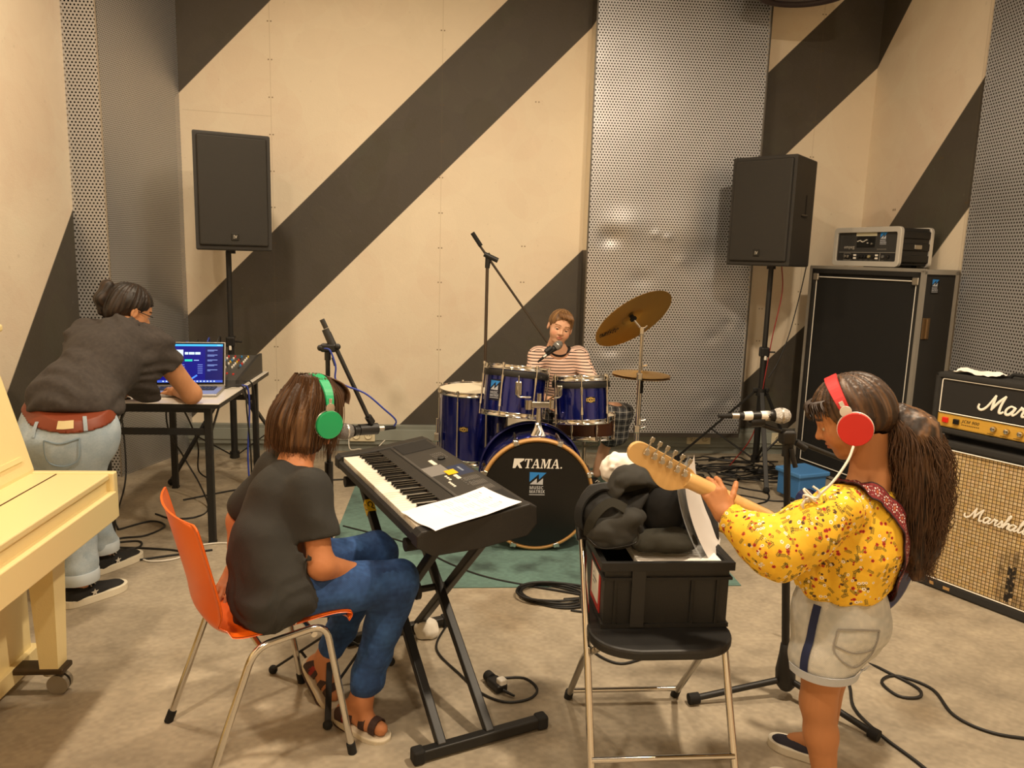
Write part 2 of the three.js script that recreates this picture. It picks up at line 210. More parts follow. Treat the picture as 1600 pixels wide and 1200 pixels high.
// headphones: band over the head, two cups; local unit as the head
function headphones(label, C, F, H, cupMat, bandMat, rimMat, tilt, padMat) {
  const g = thing('headphones', label, 'headphones', C.toArray()); const m = new THREE.Matrix4().makeBasis(F[0], F[1], F[2]); g.quaternion.setFromRotationMatrix(m); const P = (x, y, z) => V(x * H, (y * Math.cos(tilt) - z * Math.sin(tilt)) * H, (y * Math.sin(tilt) + z * Math.cos(tilt)) * H);
  const R = 0.47, top = 0.56, pts = []; for (let i = 0; i <= 28; i++) { const a = PI * i / 28; pts.push([Math.cos(a) * R * (1 - 0.0 * i), 0.16 + Math.sin(a) * (top - 0.16)]); }
  const W = 0.075, T = 0.022, pos = [], idx = []; pts.forEach(([x, y], i) => { const a = PI * i / 28, nx = Math.cos(a), ny = Math.sin(a); for (const [d, w] of [[0, -1], [0, 1], [T, 0.9], [T, -0.9]]) { const q = P(x + nx * d, y + ny * d, w * W * (0.75 + 0.35 * Math.sin(a)) - 0.03); pos.push(q.x, q.y, q.z); } if (i) for (let k = 0; k < 4; k++) { const b = i * 4, c = b - 4; idx.push(c + k, c + (k + 1) % 4, b + k, b + k, c + (k + 1) % 4, b + (k + 1) % 4); } });
  const bg = new THREE.BufferGeometry(); bg.setAttribute('position', new THREE.Float32BufferAttribute(pos, 3)); bg.setIndex(idx); const hb = bg.toNonIndexed(); hb.computeVertexNormals(); part('headband', hb, bandMat, g);
  for (const s of [-1, 1]) { const disc = (r0, r1, x0, x1, y, z, mt, name, par, label) => { const q = lathe([[0, x0], [r0 * 0.97, x0], [r0, x0 + (x1 - x0) * 0.1], [r1, x1 - (x1 - x0) * 0.15], [r1 * 0.96, x1], [0, x1]].map(p => [p[0] * H, p[1] * H]), 36).rotateZ(-s * PI / 2); const o = P(0, y, z); return part(name, q.translate(o.x, o.y, o.z), mt, par, label); };
    const yc = -0.08; const cup = disc(0.2, 0.205, 0.455, 0.525, yc, -0.03, cupMat, 'ear_cup', g, 'round ear cup'); disc(0.2, 0.21, 0.375, 0.45, yc, -0.03, padMat || M.black, 'ear_pad', cup); disc(0.213, 0.213, 0.445, 0.462, yc, -0.03, rimMat, 'rim', cup);
    disc(0.07, 0.07, 0.45, 0.5, 0.165, -0.03, rimMat, 'hinge_disc', g, 'metal hinge disc'); const a = P(s * 0.475, 0.3, -0.03), b = P(s * 0.475, 0.09, -0.03); part('slider', flatBar(a, b, 0.05 * H, 0.016 * H, F ? V(0, 0, 1) : V(0, 0, 1)), rimMat, g); }
  return g;
}
function ribbonOn(path, f, w, lift, n = 60, t = 0.003) { // band that follows a path lying on a distance field
  const C = new THREE.CatmullRomCurve3(path.map(A3)), e = 0.004, pos = [], uv = [], idx = []; const P = C.getPoints(n).map(p => { const q = p.clone(); for (let k = 0; k < 6; k++) { const d = f(q.x, q.y, q.z) - lift; const gx = f(q.x + e, q.y, q.z) - f(q.x - e, q.y, q.z), gy = f(q.x, q.y + e, q.z) - f(q.x, q.y - e, q.z), gz = f(q.x, q.y, q.z + e) - f(q.x, q.y, q.z - e), l = Math.hypot(gx, gy, gz) || 1; q.x -= gx / l * d; q.y -= gy / l * d; q.z -= gz / l * d; q.nn = V(gx / l, gy / l, gz / l); } return q; });
  let len = 0; P.forEach((p, i) => { const T = P[Math.min(n, i + 1)].clone().sub(P[Math.max(0, i - 1)]).normalize(), S = V().crossVectors(T, p.nn).normalize(); if (i) len += p.distanceTo(P[i - 1]); for (const [s, d] of [[-1, 0], [1, 0], [1, t], [-1, t]]) { const q = p.clone().addScaledVector(S, s * w / 2).addScaledVector(p.nn, d); pos.push(q.x, q.y, q.z); uv.push((s + 1) / 2, len / w); } if (i) for (let k = 0; k < 4; k++) { const b = i * 4, c = b - 4; idx.push(c + k, c + (k + 1) % 4, b + k, b + k, c + (k + 1) % 4, b + (k + 1) % 4); } });
  const g = new THREE.BufferGeometry(); g.setAttribute('position', new THREE.Float32BufferAttribute(pos, 3)); g.setAttribute('uv', new THREE.Float32BufferAttribute(uv, 2)); g.setIndex(idx); const q = g.toNonIndexed(); q.computeVertexNormals(); return q;
}
// ---------------------------------------------------------------- the room
const RX = 3.165, LX = -2.3, BZ = -5.78, FZ = 2.2, CH = 4.1;
const CREAM = '#e9dcc4', DARK = '#4a443c';
function speckle(x, w, h, n, alpha) { for (let i = 0; i < n; i++) { x.fillStyle = `rgba(${rnd() < 0.5 ? '70,55,35' : '255,250,235'},${alpha * rnd()})`; x.fillRect(rnd() * w, rnd() * h, 1 + rnd() * 3, 1 + rnd() * 3); } }
function wallPaint(W, inDark, seams, screws, px = 330) { // W metres wide, CH tall; inDark(x, y) polygons of dark paint
  return canvasTex(Math.round(W * px), Math.round(CH * px), (x, w, h) => {
    x.fillStyle = CREAM; x.fillRect(0, 0, w, h);
    for (let i = 0; i < 500; i++) { x.fillStyle = `rgba(${rnd() < 0.5 ? '190,165,125' : '250,242,226'},0.035)`; const r = rr(20, 130); x.beginPath(); x.ellipse(rnd() * w, rnd() * h, r * rr(0.4, 1), r, rnd() * 3, 0, 7); x.fill(); }
    const P = (a, b) => [a * px, h - b * px];
    x.fillStyle = DARK;
    for (const poly of inDark) { x.beginPath(); poly.forEach((q, i) => i ? x.lineTo(...P(...q)) : x.moveTo(...P(...q))); x.closePath(); x.fill(); }
    x.save(); x.beginPath(); for (const poly of inDark) poly.forEach((q, i) => i ? x.lineTo(...P(...q)) : x.moveTo(...P(...q))); x.clip();
    for (let i = 0; i < 900; i++) { x.fillStyle = `rgba(${rnd() < 0.5 ? '40,36,30' : '110,100,86'},0.05)`; const r = rr(8, 60); x.beginPath(); x.ellipse(rnd() * w, rnd() * h, r, r * rr(0.3, 1), rnd() * 3, 0, 7); x.fill(); } x.restore();
    speckle(x, w, h, 1600, 0.08);
    x.strokeStyle = 'rgba(120,98,66,0.2)'; x.lineWidth = 1.3; for (const s of seams) { x.beginPath(); x.moveTo(...P(s[0], s[1])); x.lineTo(...P(s[2], s[3])); x.stroke(); }
    for (const [a, b] of screws) for (const d of [-0.011, 0.011]) { x.fillStyle = 'rgba(92,72,44,0.75)'; x.beginPath(); x.arc(...P(a + d, b), 1.6, 0, 7); x.fill(); }
  });
}
// diagonal bands of dark paint: y - x between lo and hi (x measured along the wall from x0)
const band = (lo, hi, x0, x1) => [[x0 - x0, x0 + lo], [x1 - x0, x1 + lo], [x1 - x0, x1 + hi], [x0 - x0, x0 + hi]];
const BANDS = [[4.43, 5.19], [2.12, 2.88], [-0.21, 0.55], [-2.52, -1.76]];
const seamsFor = (x0, list) => list.map(x => [x - x0, 0, x - x0, CH]);
const screwCols = (x0, list) => list.flatMap(x => [...Array(16)].map((_, i) => [x - x0, 0.28 + i * 0.252]));
{ const x0 = LX, x1 = RX + 0.15;
  const t = wallPaint(x1 - x0, BANDS.map(([a, b]) => band(a, b, x0, x1)), [...seamsFor(x0, [-1.255, -0.056, 2.72]), [-1.86 - x0, 2.44, -1.255 - x0, 2.42]], [...screwCols(x0, [-1.255, -0.056, 2.72]), ...[[0.56, 1.57], [0.56, 1.305], [0.63, 2.6], [2.6, 2.6], [2.45, 2.95], [2.6, 1.6], [2.42, 0.9], [2.42, 1.15]].map(p => [p[0] - x0, p[1]])], 340);
  structure('wall_back', box(x1 - x0, CH, 0.15, (x0 + x1) / 2, CH / 2, BZ - 0.075), mat('#ffffff', 0.62, 0, { map: t, bumpMap: rep(grain, 9, 6), bumpScale: 0.0008 }), 'cream back wall with wide dark diagonal painted stripes'); }
{ const L = FZ - BZ, dark = BANDS.map(([a, b]) => [[0, RX + a], [L, RX + a + L], [L, RX + b + L], [0, RX + b]]);
  const t = wallPaint(L, dark, [[1.2, 0, 1.2, CH]], [[0.42, 1.9], [0.44, 1.77], [0.44, 1.5], [0.9, 2.2], [1.2, 1.9]], 200);
  // the face that shows runs along z: texture u grows with z
  const g = box(0.15, CH, L, RX + 0.075, CH / 2, (BZ + FZ) / 2); const uv = g.attributes.uv, p = g.attributes.position; for (let i = 0; i < uv.count; i++) uv.setXY(i, (p.getZ(i) - BZ) / L, p.getY(i) / CH);
  structure('wall_right', g, mat('#ffffff', 0.62, 0, { map: t, bumpMap: rep(grain, 9, 6), bumpScale: 0.0008 }), 'cream right wall with dark diagonal stripes'); }
{ const L = FZ - BZ; // left wall: one broad dark stripe running down towards the camera
  const edge = s => 1.772 - 1.159 * (s - 0.678); const dark = [[[0, edge(0)], [3, edge(3)], [3, edge(3) - 1.02], [0, edge(0) - 1.02]]];
  const t = wallPaint(L, dark, [], [], 200);
  const g = box(0.15, CH, L, LX - 0.075, CH / 2, (BZ + FZ) / 2); const uv = g.attributes.uv, p = g.attributes.position; for (let i = 0; i < uv.count; i++) uv.setXY(i, (p.getZ(i) - BZ) / L, p.getY(i) / CH);
  structure('wall_left', g, mat('#ffffff', 0.62, 0, { map: t, bumpMap: rep(grain, 9, 6), bumpScale: 0.0008 }), 'cream left wall with one dark diagonal stripe'); }
const creamWall = mat(CREAM, 0.7);
structure('wall_front', box(RX - LX + 0.3, CH, 0.15, (RX + LX) / 2, CH / 2, FZ + 0.075), creamWall);
structure('ceiling', box(RX - LX + 0.3, 0.15, FZ - BZ + 0.3, (RX + LX) / 2, CH + 0.075, (FZ + BZ) / 2), mat('#8d8578', 0.85));
{ // concrete floor: screed with worn, paler and darker patches, scrapes and a few spots
  const W = RX - LX + 0.3, L = FZ - BZ + 0.3, x0 = LX - 0.15, z0 = BZ - 0.15; const N = 1400, MM = Math.round(N * L / W);
  const base = [0.625, 0.58, 0.505];
  const blobs = []; for (let i = 0; i < 110; i++) blobs.push([rnd() * W, rnd() * L, rr(0.12, 0.7), rr(0.4, 1), rnd() * PI, rr(-0.05, 0.05)]);
  const t = dataTex(N, (u, v) => {
    const X = u * W, Z = v * L; let k = 1; const wx = X + 0.16 * (fbm2(X * 3, Z * 3, 3, 64) - 0.5), wz = Z + 0.16 * (fbm2(X * 3 + 19, Z * 3 + 7, 3, 64) - 0.5);
    for (const b of blobs) { const dx = wx - b[0], dz = wz - b[1]; if (Math.abs(dx) > b[2] * 1.2 || Math.abs(dz) > b[2] * 1.2) continue; const c = Math.cos(b[4]), s = Math.sin(b[4]); const e = Math.hypot((dx * c + dz * s) / b[2], (-dx * s + dz * c) / (b[2] * b[3])); k += b[5] * (1 - sstep(0.82, 1.0, e)); }
    k += 0.22 * (fbm2(X * 1.1, Z * 1.1, 5, 16) - 0.5) + 0.20 * (fbm2(X * 9, Z * 9, 3, 128) - 0.5) + 0.10 * (vn2(X * 70, Z * 70, 250) - 0.5);
    const st = fbm2(X * 2.2 + 5, Z * 2.2, 4, 32); const sp = st > 0.66 ? (st - 0.66) * 1.6 : 0; k -= sp * 0.55;
    return [base[0] * k, base[1] * k * (1 - 0.1 * sp), base[2] * k * (1 - 0.25 * sp)];
  }, true, MM);
  const x = mat('#ffffff', 0.62, 0, { map: t, bumpMap: rep(grain, 10, 14), bumpScale: 0.0012, specularIntensity: 0.6 });
  const g = box(W, 0.15, L, (RX + LX) / 2, -0.075, (FZ + BZ) / 2); const uv = g.attributes.uv, p = g.attributes.position; for (let i = 0; i < uv.count; i++) uv.setXY(i, (p.getX(i) - x0) / W, (p.getZ(i) - z0) / L);
  structure('floor', g, x, 'worn beige concrete floor');
}
{ // grey cable trunking at the foot of the walls, with cream sockets
  const tm = mat('#83877f', 0.55), lid = mat('#8f948c', 0.5);
  const b = structure('baseboard_back', [box(RX - LX, 0.05, 0.02, (RX + LX) / 2, 0.025, BZ + 0.01), rbox(RX - LX, 0.15, 0.045, 0.004, (RX + LX) / 2, 0.13, BZ + 0.0225)], tm, 'grey cable trunking along the back wall');
  part('trunking_lid', rbox(RX - LX, 0.085, 0.01, 0.003, (RX + LX) / 2, 0.132, BZ + 0.048), lid, b);
  structure('baseboard_right', [box(0.02, 0.05, 4, RX - 0.01, 0.025, BZ + 2), rbox(0.045, 0.15, 4, 0.004, RX - 0.0225, 0.13, BZ + 2)], tm);
  structure('baseboard_left', [box(0.02, 0.11, 4.2, LX + 0.01, 0.055, -2.9)], mat('#cfc4ae', 0.6));
  const sk = mat('#ded3b4', 0.4), holes = mat('#4a4438', 0.5);
  [[-0.62, 'double cream wall socket behind the seated child'], [1.98, 'double cream wall socket below the tall metal panel'], [-1.02, 'cream wall socket behind the folding table legs'], [2.62, 'cream wall socket beside the speaker tripod']].forEach(([x, l], i) => {
    const w = i < 2 ? 0.19 : 0.1, g = thing('wall_socket', l, 'socket', [x, 0.132, BZ + 0.0535], 0, 'wall sockets on the trunking');
    part('plate', rbox(w, 0.095, 0.014, 0.005, 0, 0, 0.007), sk, g);
    for (const s of i < 2 ? [-0.045, 0.045] : [0]) { const c = part('outlet', rot(lathe([[0.0, 0.004], [0.021, 0.004], [0.024, 0.012], [0.028, 0.012], [0.028, 0]], 24), PI / 2), sk, g); c.position.set(s, 0, 0.011); part('contacts', [-0.009, 0.009].map(k => rot(cyl(0.0028, 0.0028, 0.003, 0, 0, 0, 10), PI / 2).translate(k, 0, 0.0055)), holes, c); }
  });
}
// ---------------------------------------------------------------- perforated metal panels
const perf = dataTex(64, (u, v) => { // staggered round holes, two per tile
  const d = (a, b) => Math.hypot((((u - a + 1.5) % 1) - 0.5), (((v - b + 1.5) % 1) - 0.5) * 1.732); const r = Math.min(d(0.25, 0.25), d(0.75, 0.75)); const k = sstep(0.24, 0.28, r); return [k, k, k]; }, false);
const smear = dataTex(512, (u, v) => { const n = 0.5 * fbm2(u * 6, v * 5, 5, 8) + 0.5 * fbm2(u * 3, v * 24, 4, 32); const r = 0.30 + 0.24 * n; return [r, r, r]; }, false);
const dents = dataTex(512, (u, v) => { let h = 0.55 * fbm2(u * 4, v * 8, 3, 8); return [h, h, h]; }, false);
function perforated(tile, w, h, extra = {}) { const am = rep(perf, w / tile, h / (tile * 1.732)); return mat('#c6c7ca', 1, 0.72, { alphaMap: am, alphaTest: 0.5, roughnessMap: rep(smear, 1, 1), side: THREE.DoubleSide, ...extra }); }
const backing = mat('#2a2722', 0.9), backingPale = mat('#5a564f', 0.9);
function sheet(w, h, dent, nx = 60, ny = 120) { const g = new THREE.PlaneGeometry(w, h, nx, ny); const p = g.attributes.position; for (let i = 0; i < p.count; i++) p.setZ(i, dent(p.getX(i), p.getY(i))); g.computeVertexNormals(); return g; }
{ // tall panel in the middle of the back wall
  const g = thing('perforated_metal_panel', 'tall dented perforated metal panel on the back wall behind the cymbals', 'metal panel', [1.63, 0, -5.6]);
  const w = 1.25, y0 = 0.2, y1 = CH - 0.02, h = y1 - y0;
  const ds = []; for (let i = 0; i < 26; i++) ds.push([rr(-0.55, 0.55), rr(-1.75, -0.25), rr(0.04, 0.14), rr(-0.009, 0.009)]);
  ds.push([-0.46, -0.49, 0.11, -0.016], [-0.34, -0.40, 0.2, 0.016], [0.1, -0.42, 0.3, 0.012], [0.3, -0.62, 0.25, -0.01]);
  const s = part('perforated_sheet', sheet(w, h, (x, y) => { let z = 0; for (const d of ds) { const e = ((x - d[0]) ** 2 + ((y - d[1]) * 1.5) ** 2) / d[2] ** 2; if (e < 5) z += d[3] * Math.exp(-e * 1.6); } const fx = 1 - sstep(0.5, 0.62, Math.abs(x)); return (z + 0.004 * (vn2(x * 3 + 9, y * 2 + 9) - 0.5)) * fx; }, 110, 260), perforated(0.021, w, h), g); s.position.set(0, (y0 + y1) / 2, 0);
  part('backing_board', box(w - 0.01, h, 0.01, 0, (y0 + y1) / 2, -0.03), backing, g);
  const wallSide = (x) => { // the narrow wooden return, painted on with the wall's stripes
    const t = canvasTex(32, 1024, (c, W, H) => { c.fillStyle = CREAM; c.fillRect(0, 0, W, H); c.fillStyle = DARK; for (const [a, b] of BANDS) { const lo = clamp((1.63 + x + a - y0) / h), hi = clamp((1.63 + x + b - y0) / h); c.fillRect(0, H * (1 - hi), W, H * (hi - lo)); } speckle(c, W, H, 200, 0.1); });
    return mat('#ffffff', 0.62, 0, { map: t }); };
  for (const sx of [-1, 1]) part('side_return', box(0.012, h, 0.172, sx * (w / 2 - 0.006), (y0 + y1) / 2, -0.09), wallSide(sx * w / 2), g);
  const tr = mat('#6a6660', 0.4, 0.8); part('bottom_rail', box(w, 0.035, 0.17, 0, y0 - 0.0175, -0.09), mat('#3a332a', 0.7), g);
  for (const sx of [-1, 1]) part('edge_strip', rbox(0.012, h, 0.008, 0.002, sx * (w / 2 - 0.004), (y0 + y1) / 2, 0.004), tr, g);
}
{ // corner column on the left: slanted wide face and narrow end face
  const g = thing('perforated_metal_column', 'perforated metal corner column behind the bending adult', 'metal column', [0, 0, 0]);
  const a = V(-2.1, 0, -5.04), b = V(-1.88, 0, -5.779), L = a.distanceTo(b), y1 = CH - 0.02, ang = Math.atan2(-(b.z - a.z), b.x - a.x);
  const wide = part('perforated_sheet', sheet(L, y1, (x, y) => 0.004 * (vn2(x * 4 + 30, y * 2 + 9) - 0.5), 20, 80), perforated(0.014, L, y1), g); wide.position.set((a.x + b.x) / 2, y1 / 2, (a.z + b.z) / 2); wide.rotation.y = ang;
  const nar = part('perforated_sheet', sheet(0.2, y1, () => 0, 4, 60), perforated(0.022, 0.2, y1), g); nar.position.set(-2.2, y1 / 2, -5.04);
  const off = V(-Math.sin(ang), 0, -Math.cos(ang)).multiplyScalar(0.03);
  const bb = part('backing_board', box(L - 0.02, y1, 0.008, 0, y1 / 2, 0), backingPale, g); bb.position.set((a.x + b.x) / 2 + off.x, 0, (a.z + b.z) / 2 + off.z); bb.rotation.y = ang;
  part('backing_board', box(0.16, y1, 0.008, -2.22, y1 / 2, -5.08), backing, g);
  part('edge_strip', box(0.008, y1, 0.008, -2.1, y1 / 2, -5.038), mat('#b4b0ab', 0.35, 1), g);
}
{ // column on the right wall
  const g = thing('perforated_metal_column', 'perforated metal column on the right wall above the gold-panelled amplifier', 'metal column', [0, 0, 0]);
  const y1 = CH - 0.02, L = 2.6, z0 = -4.42;
  const s = part('perforated_sheet', sheet(L, y1, (x, y) => 0.006 * (vn2(x * 4 + 3, y * 2 + 29) - 0.5), 40, 80), perforated(0.021, L, y1), g); s.position.set(RX - 0.09, y1 / 2, z0 + L / 2); s.rotation.y = -PI / 2;
  part('backing_board', box(0.01, y1, L - 0.01, RX - 0.05, y1 / 2, z0 + L / 2), backing, g);
  for (const z of [z0, z0 + L]) part('side_return', box(0.085, y1, 0.01, RX - 0.045, y1 / 2, z), mat('#8d8a86', 0.5, 0.8), g);
}
// ---------------------------------------------------------------- ceiling lamps (all above the frame) and the round fixture that shows at the top edge
const lampGlow = new THREE.MeshStandardMaterial({ color: '#fff3dc', emissive: LAMP_COLOR, emissiveIntensity: 12, roughness: 0.6 });
LAMPS.forEach(([x, y, z, d, k], i) => {
  const g = thing('ceiling_lamp', ['round ceiling lamp above the guitarist', 'round ceiling lamp above the folding table', 'round ceiling lamp above the bass drum', 'round ceiling lamp above the piano', 'round ceiling lamp behind the camera'][i], 'lamp', [x, y, z], 0, 'ceiling lamps');
  part('housing', lathe([[0.0, 0.13], [0.06, 0.13], [d / 2 + 0.012, 0.02], [d / 2 + 0.02, 0], [d / 2 + 0.006, 0.002], [d / 2 + 0.002, 0.012], [0, 0.012]], 40), mat('#25221f', 0.5, 0.4), g);
  part('diffuser', cyl(d / 2, d / 2, 0.008, 0, 0.008, 0, 40), lampGlow, g);
  part('rod', cyl(0.008, 0.008, CH - y - 0.12, 0, 0.12 + (CH - y - 0.12) / 2, 0), M.blackMetal, g);
  const l = new THREE.RectAreaLight(LAMP_COLOR, k, d * 0.886, d * 0.886); l.position.set(0, -0.004, 0); l.rotation.x = -PI / 2; g.add(l); l.name = 'lamp_light';
});
{ const g = thing('round_ceiling_fixture', 'unlit round grey ceiling fixture with a dark rim at the top edge', 'ceiling fixture', [2.28, 3.255, -5.15]);
  part('rim', rot(new THREE.TorusGeometry(0.3, 0.024, 10, 48), PI / 2), mat('#3a2f33', 0.5), g);
  part('underside', cyl(0.295, 0.295, 0.012, 0, 0.012, 0, 48), mat('#6f6a6a', 0.6), g);
  part('drum', lathe([[0.3, 0], [0.3, 0.16], [0.05, 0.2], [0, 0.2]], 40), mat('#3a3536', 0.5), g);
  part('rod', cyl(0.01, 0.01, CH - 3.455, 0, 0.2 + (CH - 3.455) / 2, 0), M.blackMetal, g);
}
{ // teal paint-coated mat under the drums
  const W = 1.97, L = 2.0, t = dataTex(512, (u, v) => { const n = 0.30 * (fbm2(u * 5, v * 5, 5, 8) - 0.5) + 0.12 * (vn2(u * 120, v * 120, 120) - 0.5), s = fbm2(u * 9 + 3, v * 9, 4, 16); const k = 1 + n - (s > 0.64 ? (s - 0.64) * 1.5 : 0); return [0.36 * k, 0.475 * k, 0.445 * k]; });
  const g = box(W, 0.004, L, 0.412, 0.002, -3.3 - L / 2);
  single('drum_rug', g, mat('#ffffff', 0.8, 0, { map: t, bumpMap: rep(grain, 6, 6), bumpScale: 0.001 }), 'flat teal mat on the floor under the drum kit', 'rug');
}
// ---------------------------------------------------------------- lettering helpers
function scriptLogo(w) { // flowing white script, baseline at y = 0, total width w
  const a = dx => [[3.0, 0.9], [2.62, 1.0], [2.3, 0.6], [2.38, 0.13], [2.7, 0.12], [3.0, 0.6], [3.06, 0.98], [2.97, 0.35], [3.1, 0.08], [3.35, 0.3]].map(p => [p[0] + dx, p[1]]);
  const l = dx => [[0, 0.3], [0.4, 1.3], [0.6, 2.0], [0.45, 2.15], [0.25, 1.5], [0.2, 0.3], [0.4, 0.08], [0.65, 0.3]].map(p => [p[0] + dx, p[1]]);
  const S = [[[-0.55, 0.75], [-0.5, 0.3], [-0.1, 0.12], [0.35, 0.6], [0.75, 1.95]], [[0.75, 1.95], [0.8, 1.0], [0.85, 0.25]], [[0.85, 0.25], [1.25, 1.2], [1.75, 2.0]], [[1.75, 2.0], [1.62, 1.0], [1.68, 0.2], [1.9, 0.1], [2.12, 0.3]], a(0),
    [[3.35, 0.3], [3.58, 0.85], [3.66, 1.1], [3.76, 0.86], [4.05, 0.98], [3.95, 0.5], [3.98, 0.14], [4.2, 0.15]], [[4.2, 0.15], [4.52, 0.7], [4.66, 1.1], [4.76, 0.7], [4.86, 0.3], [4.65, 0.06], [4.4, 0.14]],
    [[4.82, 0.2], [5.28, 1.2], [5.55, 2.0], [5.42, 2.15], [5.25, 1.6], [5.08, 0.06]], [[5.08, 0.06], [5.35, 0.75], [5.65, 0.97], [5.72, 0.6], [5.67, 0.18], [5.88, 0.12]], a(3.6), l(6.95), l(7.6)];
  const k = w / 8.8; const gs = S.map(s => { const pts = new THREE.CatmullRomCurve3(s.map(p => V((p[0] + 0.55 + p[1] * 0.28) * k, p[1] * k, 0)), false, 'catmullrom', 0.5).getPoints(s.length * 5);
    return polyTube(pts, t => k * (0.10 + 0.045 * Math.sin(t * PI)), 6).scale(1, 1, 0.35); });
  return flat(gs);
}
function matrixMark(c, x, y, s, ink = '#b9bcc4') { // blue and grey jagged square with two lines of text below; s = width of the whole mark
  c.save(); c.translate(x, y); c.scale(s / 124, s / 124);
  c.fillStyle = '#2f86d6'; c.beginPath(); c.moveTo(0, 0); c.lineTo(124, 4); c.lineTo(70, 57); c.lineTo(68, 15); c.lineTo(0, 76); c.closePath(); c.fill();
  c.fillStyle = ink; c.beginPath(); c.moveTo(2, 94); c.lineTo(54, 47); c.lineTo(55, 86); c.lineTo(100, 46); c.lineTo(100, 96); c.closePath(); c.fill();
  c.textBaseline = 'alphabetic'; c.textAlign = 'left'; c.font = 'bold 33px sans-serif'; c.fillText('MUSIC', 0, 131, 112); c.fillText('MATRIX', 0, 161, 116); c.fillRect(0, 170, 116, 6); c.restore();
}
const stickerMat = (bg, s = 0.86) => mat('#ffffff', 0.4, 0, { map: canvasTex(256, 384, (c, w, h) => { c.fillStyle = bg; c.fillRect(0, 0, w, h); matrixMark(c, 18, 22, 226); }) });
const printed = (w, h, draw, rough = 0.5, extra = {}) => mat('#ffffff', rough, 0, { map: canvasTex(w, h, draw), ...extra });
// map a texture onto the +z face only: thin plate with a printed front
function plate(name, w, h, t, m, parent, x, y, z, label) { const g = new THREE.PlaneGeometry(w, h).translate(x, y, z + t); const p = part(name, g, m, parent, label); return p; }
function knob(r, h, mt, parent, x, y, z, name = 'knob') { const p = part(name, rot(lathe([[0, h], [r * 0.8, h], [r * 0.95, h * 0.85], [r, 0], [0, 0]], 18), PI / 2), mt, parent); p.position.set(x, y, z); return p; }

// ---------------------------------------------------------------- guitar amplifier: 4x12 cabinet and head, both with script logos
const MA = [2.263, -3.361], MU = [0.446, 0.895], MN = [-0.895, 0.446], MT = -63.5 * D;
const onM = (s, d) => [MA[0] + MU[0] * s + MN[0] * d, MA[1] + MU[1] * s + MN[1] * d];
{ const [cx, cz] = onM(0.38, -0.18);
  const g = thing('speaker_cabinet', 'large guitar speaker cabinet with beige checked grille cloth and white script logo', 'amplifier', [cx, 0, cz], MT);
  const W = 0.76, H = 0.715, Dp = 0.36;
  part('case', [rbox(W, 0.035, Dp, 0.014, 0, H - 0.0175, 0, 3), rbox(W, 0.045, Dp, 0.012, 0, 0.0235, 0, 3), rbox(0.035, H, Dp, 0.014, -W / 2 + 0.0175, H / 2, 0, 3), rbox(0.035, H, Dp, 0.014, W / 2 - 0.0175, H / 2, 0, 3), box(W - 0.03, H - 0.03, Dp - 0.06, 0, H / 2, -0.03)], M.tolex, g);
  const cloth = printed(1024, 960, (c, w, h) => {
    c.fillStyle = '#c3a873'; c.fillRect(0, 0, w, h); const n = 41, s = w / n;
    for (let j = 0; j < h / s; j++) for (let i = 0; i < n; i++) { c.fillStyle = `hsl(${38 + rr(-3, 3)},${rr(34, 46)}%,${rr(58, 72)}%)`; c.fillRect(i * s + s * 0.18, j * s + s * 0.18, s * 0.66, s * 0.66); c.fillStyle = 'rgba(52,36,18,0.85)'; c.fillRect(i * s, j * s, s, s * 0.17); c.fillRect(i * s, j * s, s * 0.17, s); c.fillStyle = 'rgba(90,66,34,0.5)'; c.fillRect(i * s + s * 0.46, j * s, s * 0.08, s); }
    for (let k = 0; k < 260; k++) { c.fillStyle = `rgba(44,34,20,${rr(0.05, 0.16)})`; c.beginPath(); c.ellipse(w * rr(0.5, 0.78), h * rr(0.62, 0.99), rr(3, 22), rr(5, 40), 0, 0, 7); c.fill(); }
    c.fillStyle = 'rgba(30,24,16,0.85)'; for (let k = 0; k < 70; k++) { c.beginPath(); c.ellipse(w * (0.585 + rr(-0.02, 0.02)), h * rr(0.72, 0.985), rr(4, 11), rr(6, 20), 0, 0, 7); c.fill(); }
  }, 0.92);
  part('grille_cloth', new THREE.PlaneGeometry(W - 0.07, H - 0.085).translate(0, H / 2 + 0.005, Dp / 2 - 0.012), cloth, g, 'beige checked grille cloth with a dark worn patch');
  const pp = M.whitePlastic, y0 = 0.05, y1 = H - 0.04, x1 = W / 2 - 0.036; part('piping', bent([[-x1, y0, 0], [x1, y0, 0], [x1, y1, 0], [-x1, y1, 0], [-x1, y0, 0]], 0.01, 0.003, 6).translate(0, 0, Dp / 2 - 0.006), pp, g, 'thin white piping');
  const lg = part('logo', scriptLogo(0.262), mat('#f4efe2', 0.35), g, 'white script lettering'); lg.position.set(-0.168, 0.383, Dp / 2 - 0.004);
  for (const sx of [-1, 1]) for (const sz of [-1, 1]) part('corner_cap', rbox(0.05, 0.045, 0.05, 0.016, sx * (W / 2 - 0.022), H - 0.02, sz * (Dp / 2 - 0.022), 3), mat('#141413', 0.45), g);
  for (let k = 0; k < 3; k++) part('bare_wood_patch', rbox(rr(0.02, 0.04), rr(0.008, 0.016), 0.002, 0.001, -0.34 + k * 0.07, 0.03 - k * 0.003, Dp / 2 + 0.0005), mat('#b08a55', 0.8), g);
  for (const sx of [-1, 1]) for (const sz of [-1, 1]) part('foot', cyl(0.018, 0.015, 0.012, sx * 0.3, 0.0, sz * 0.13), M.rubber, g).position.y = 0.006;
}
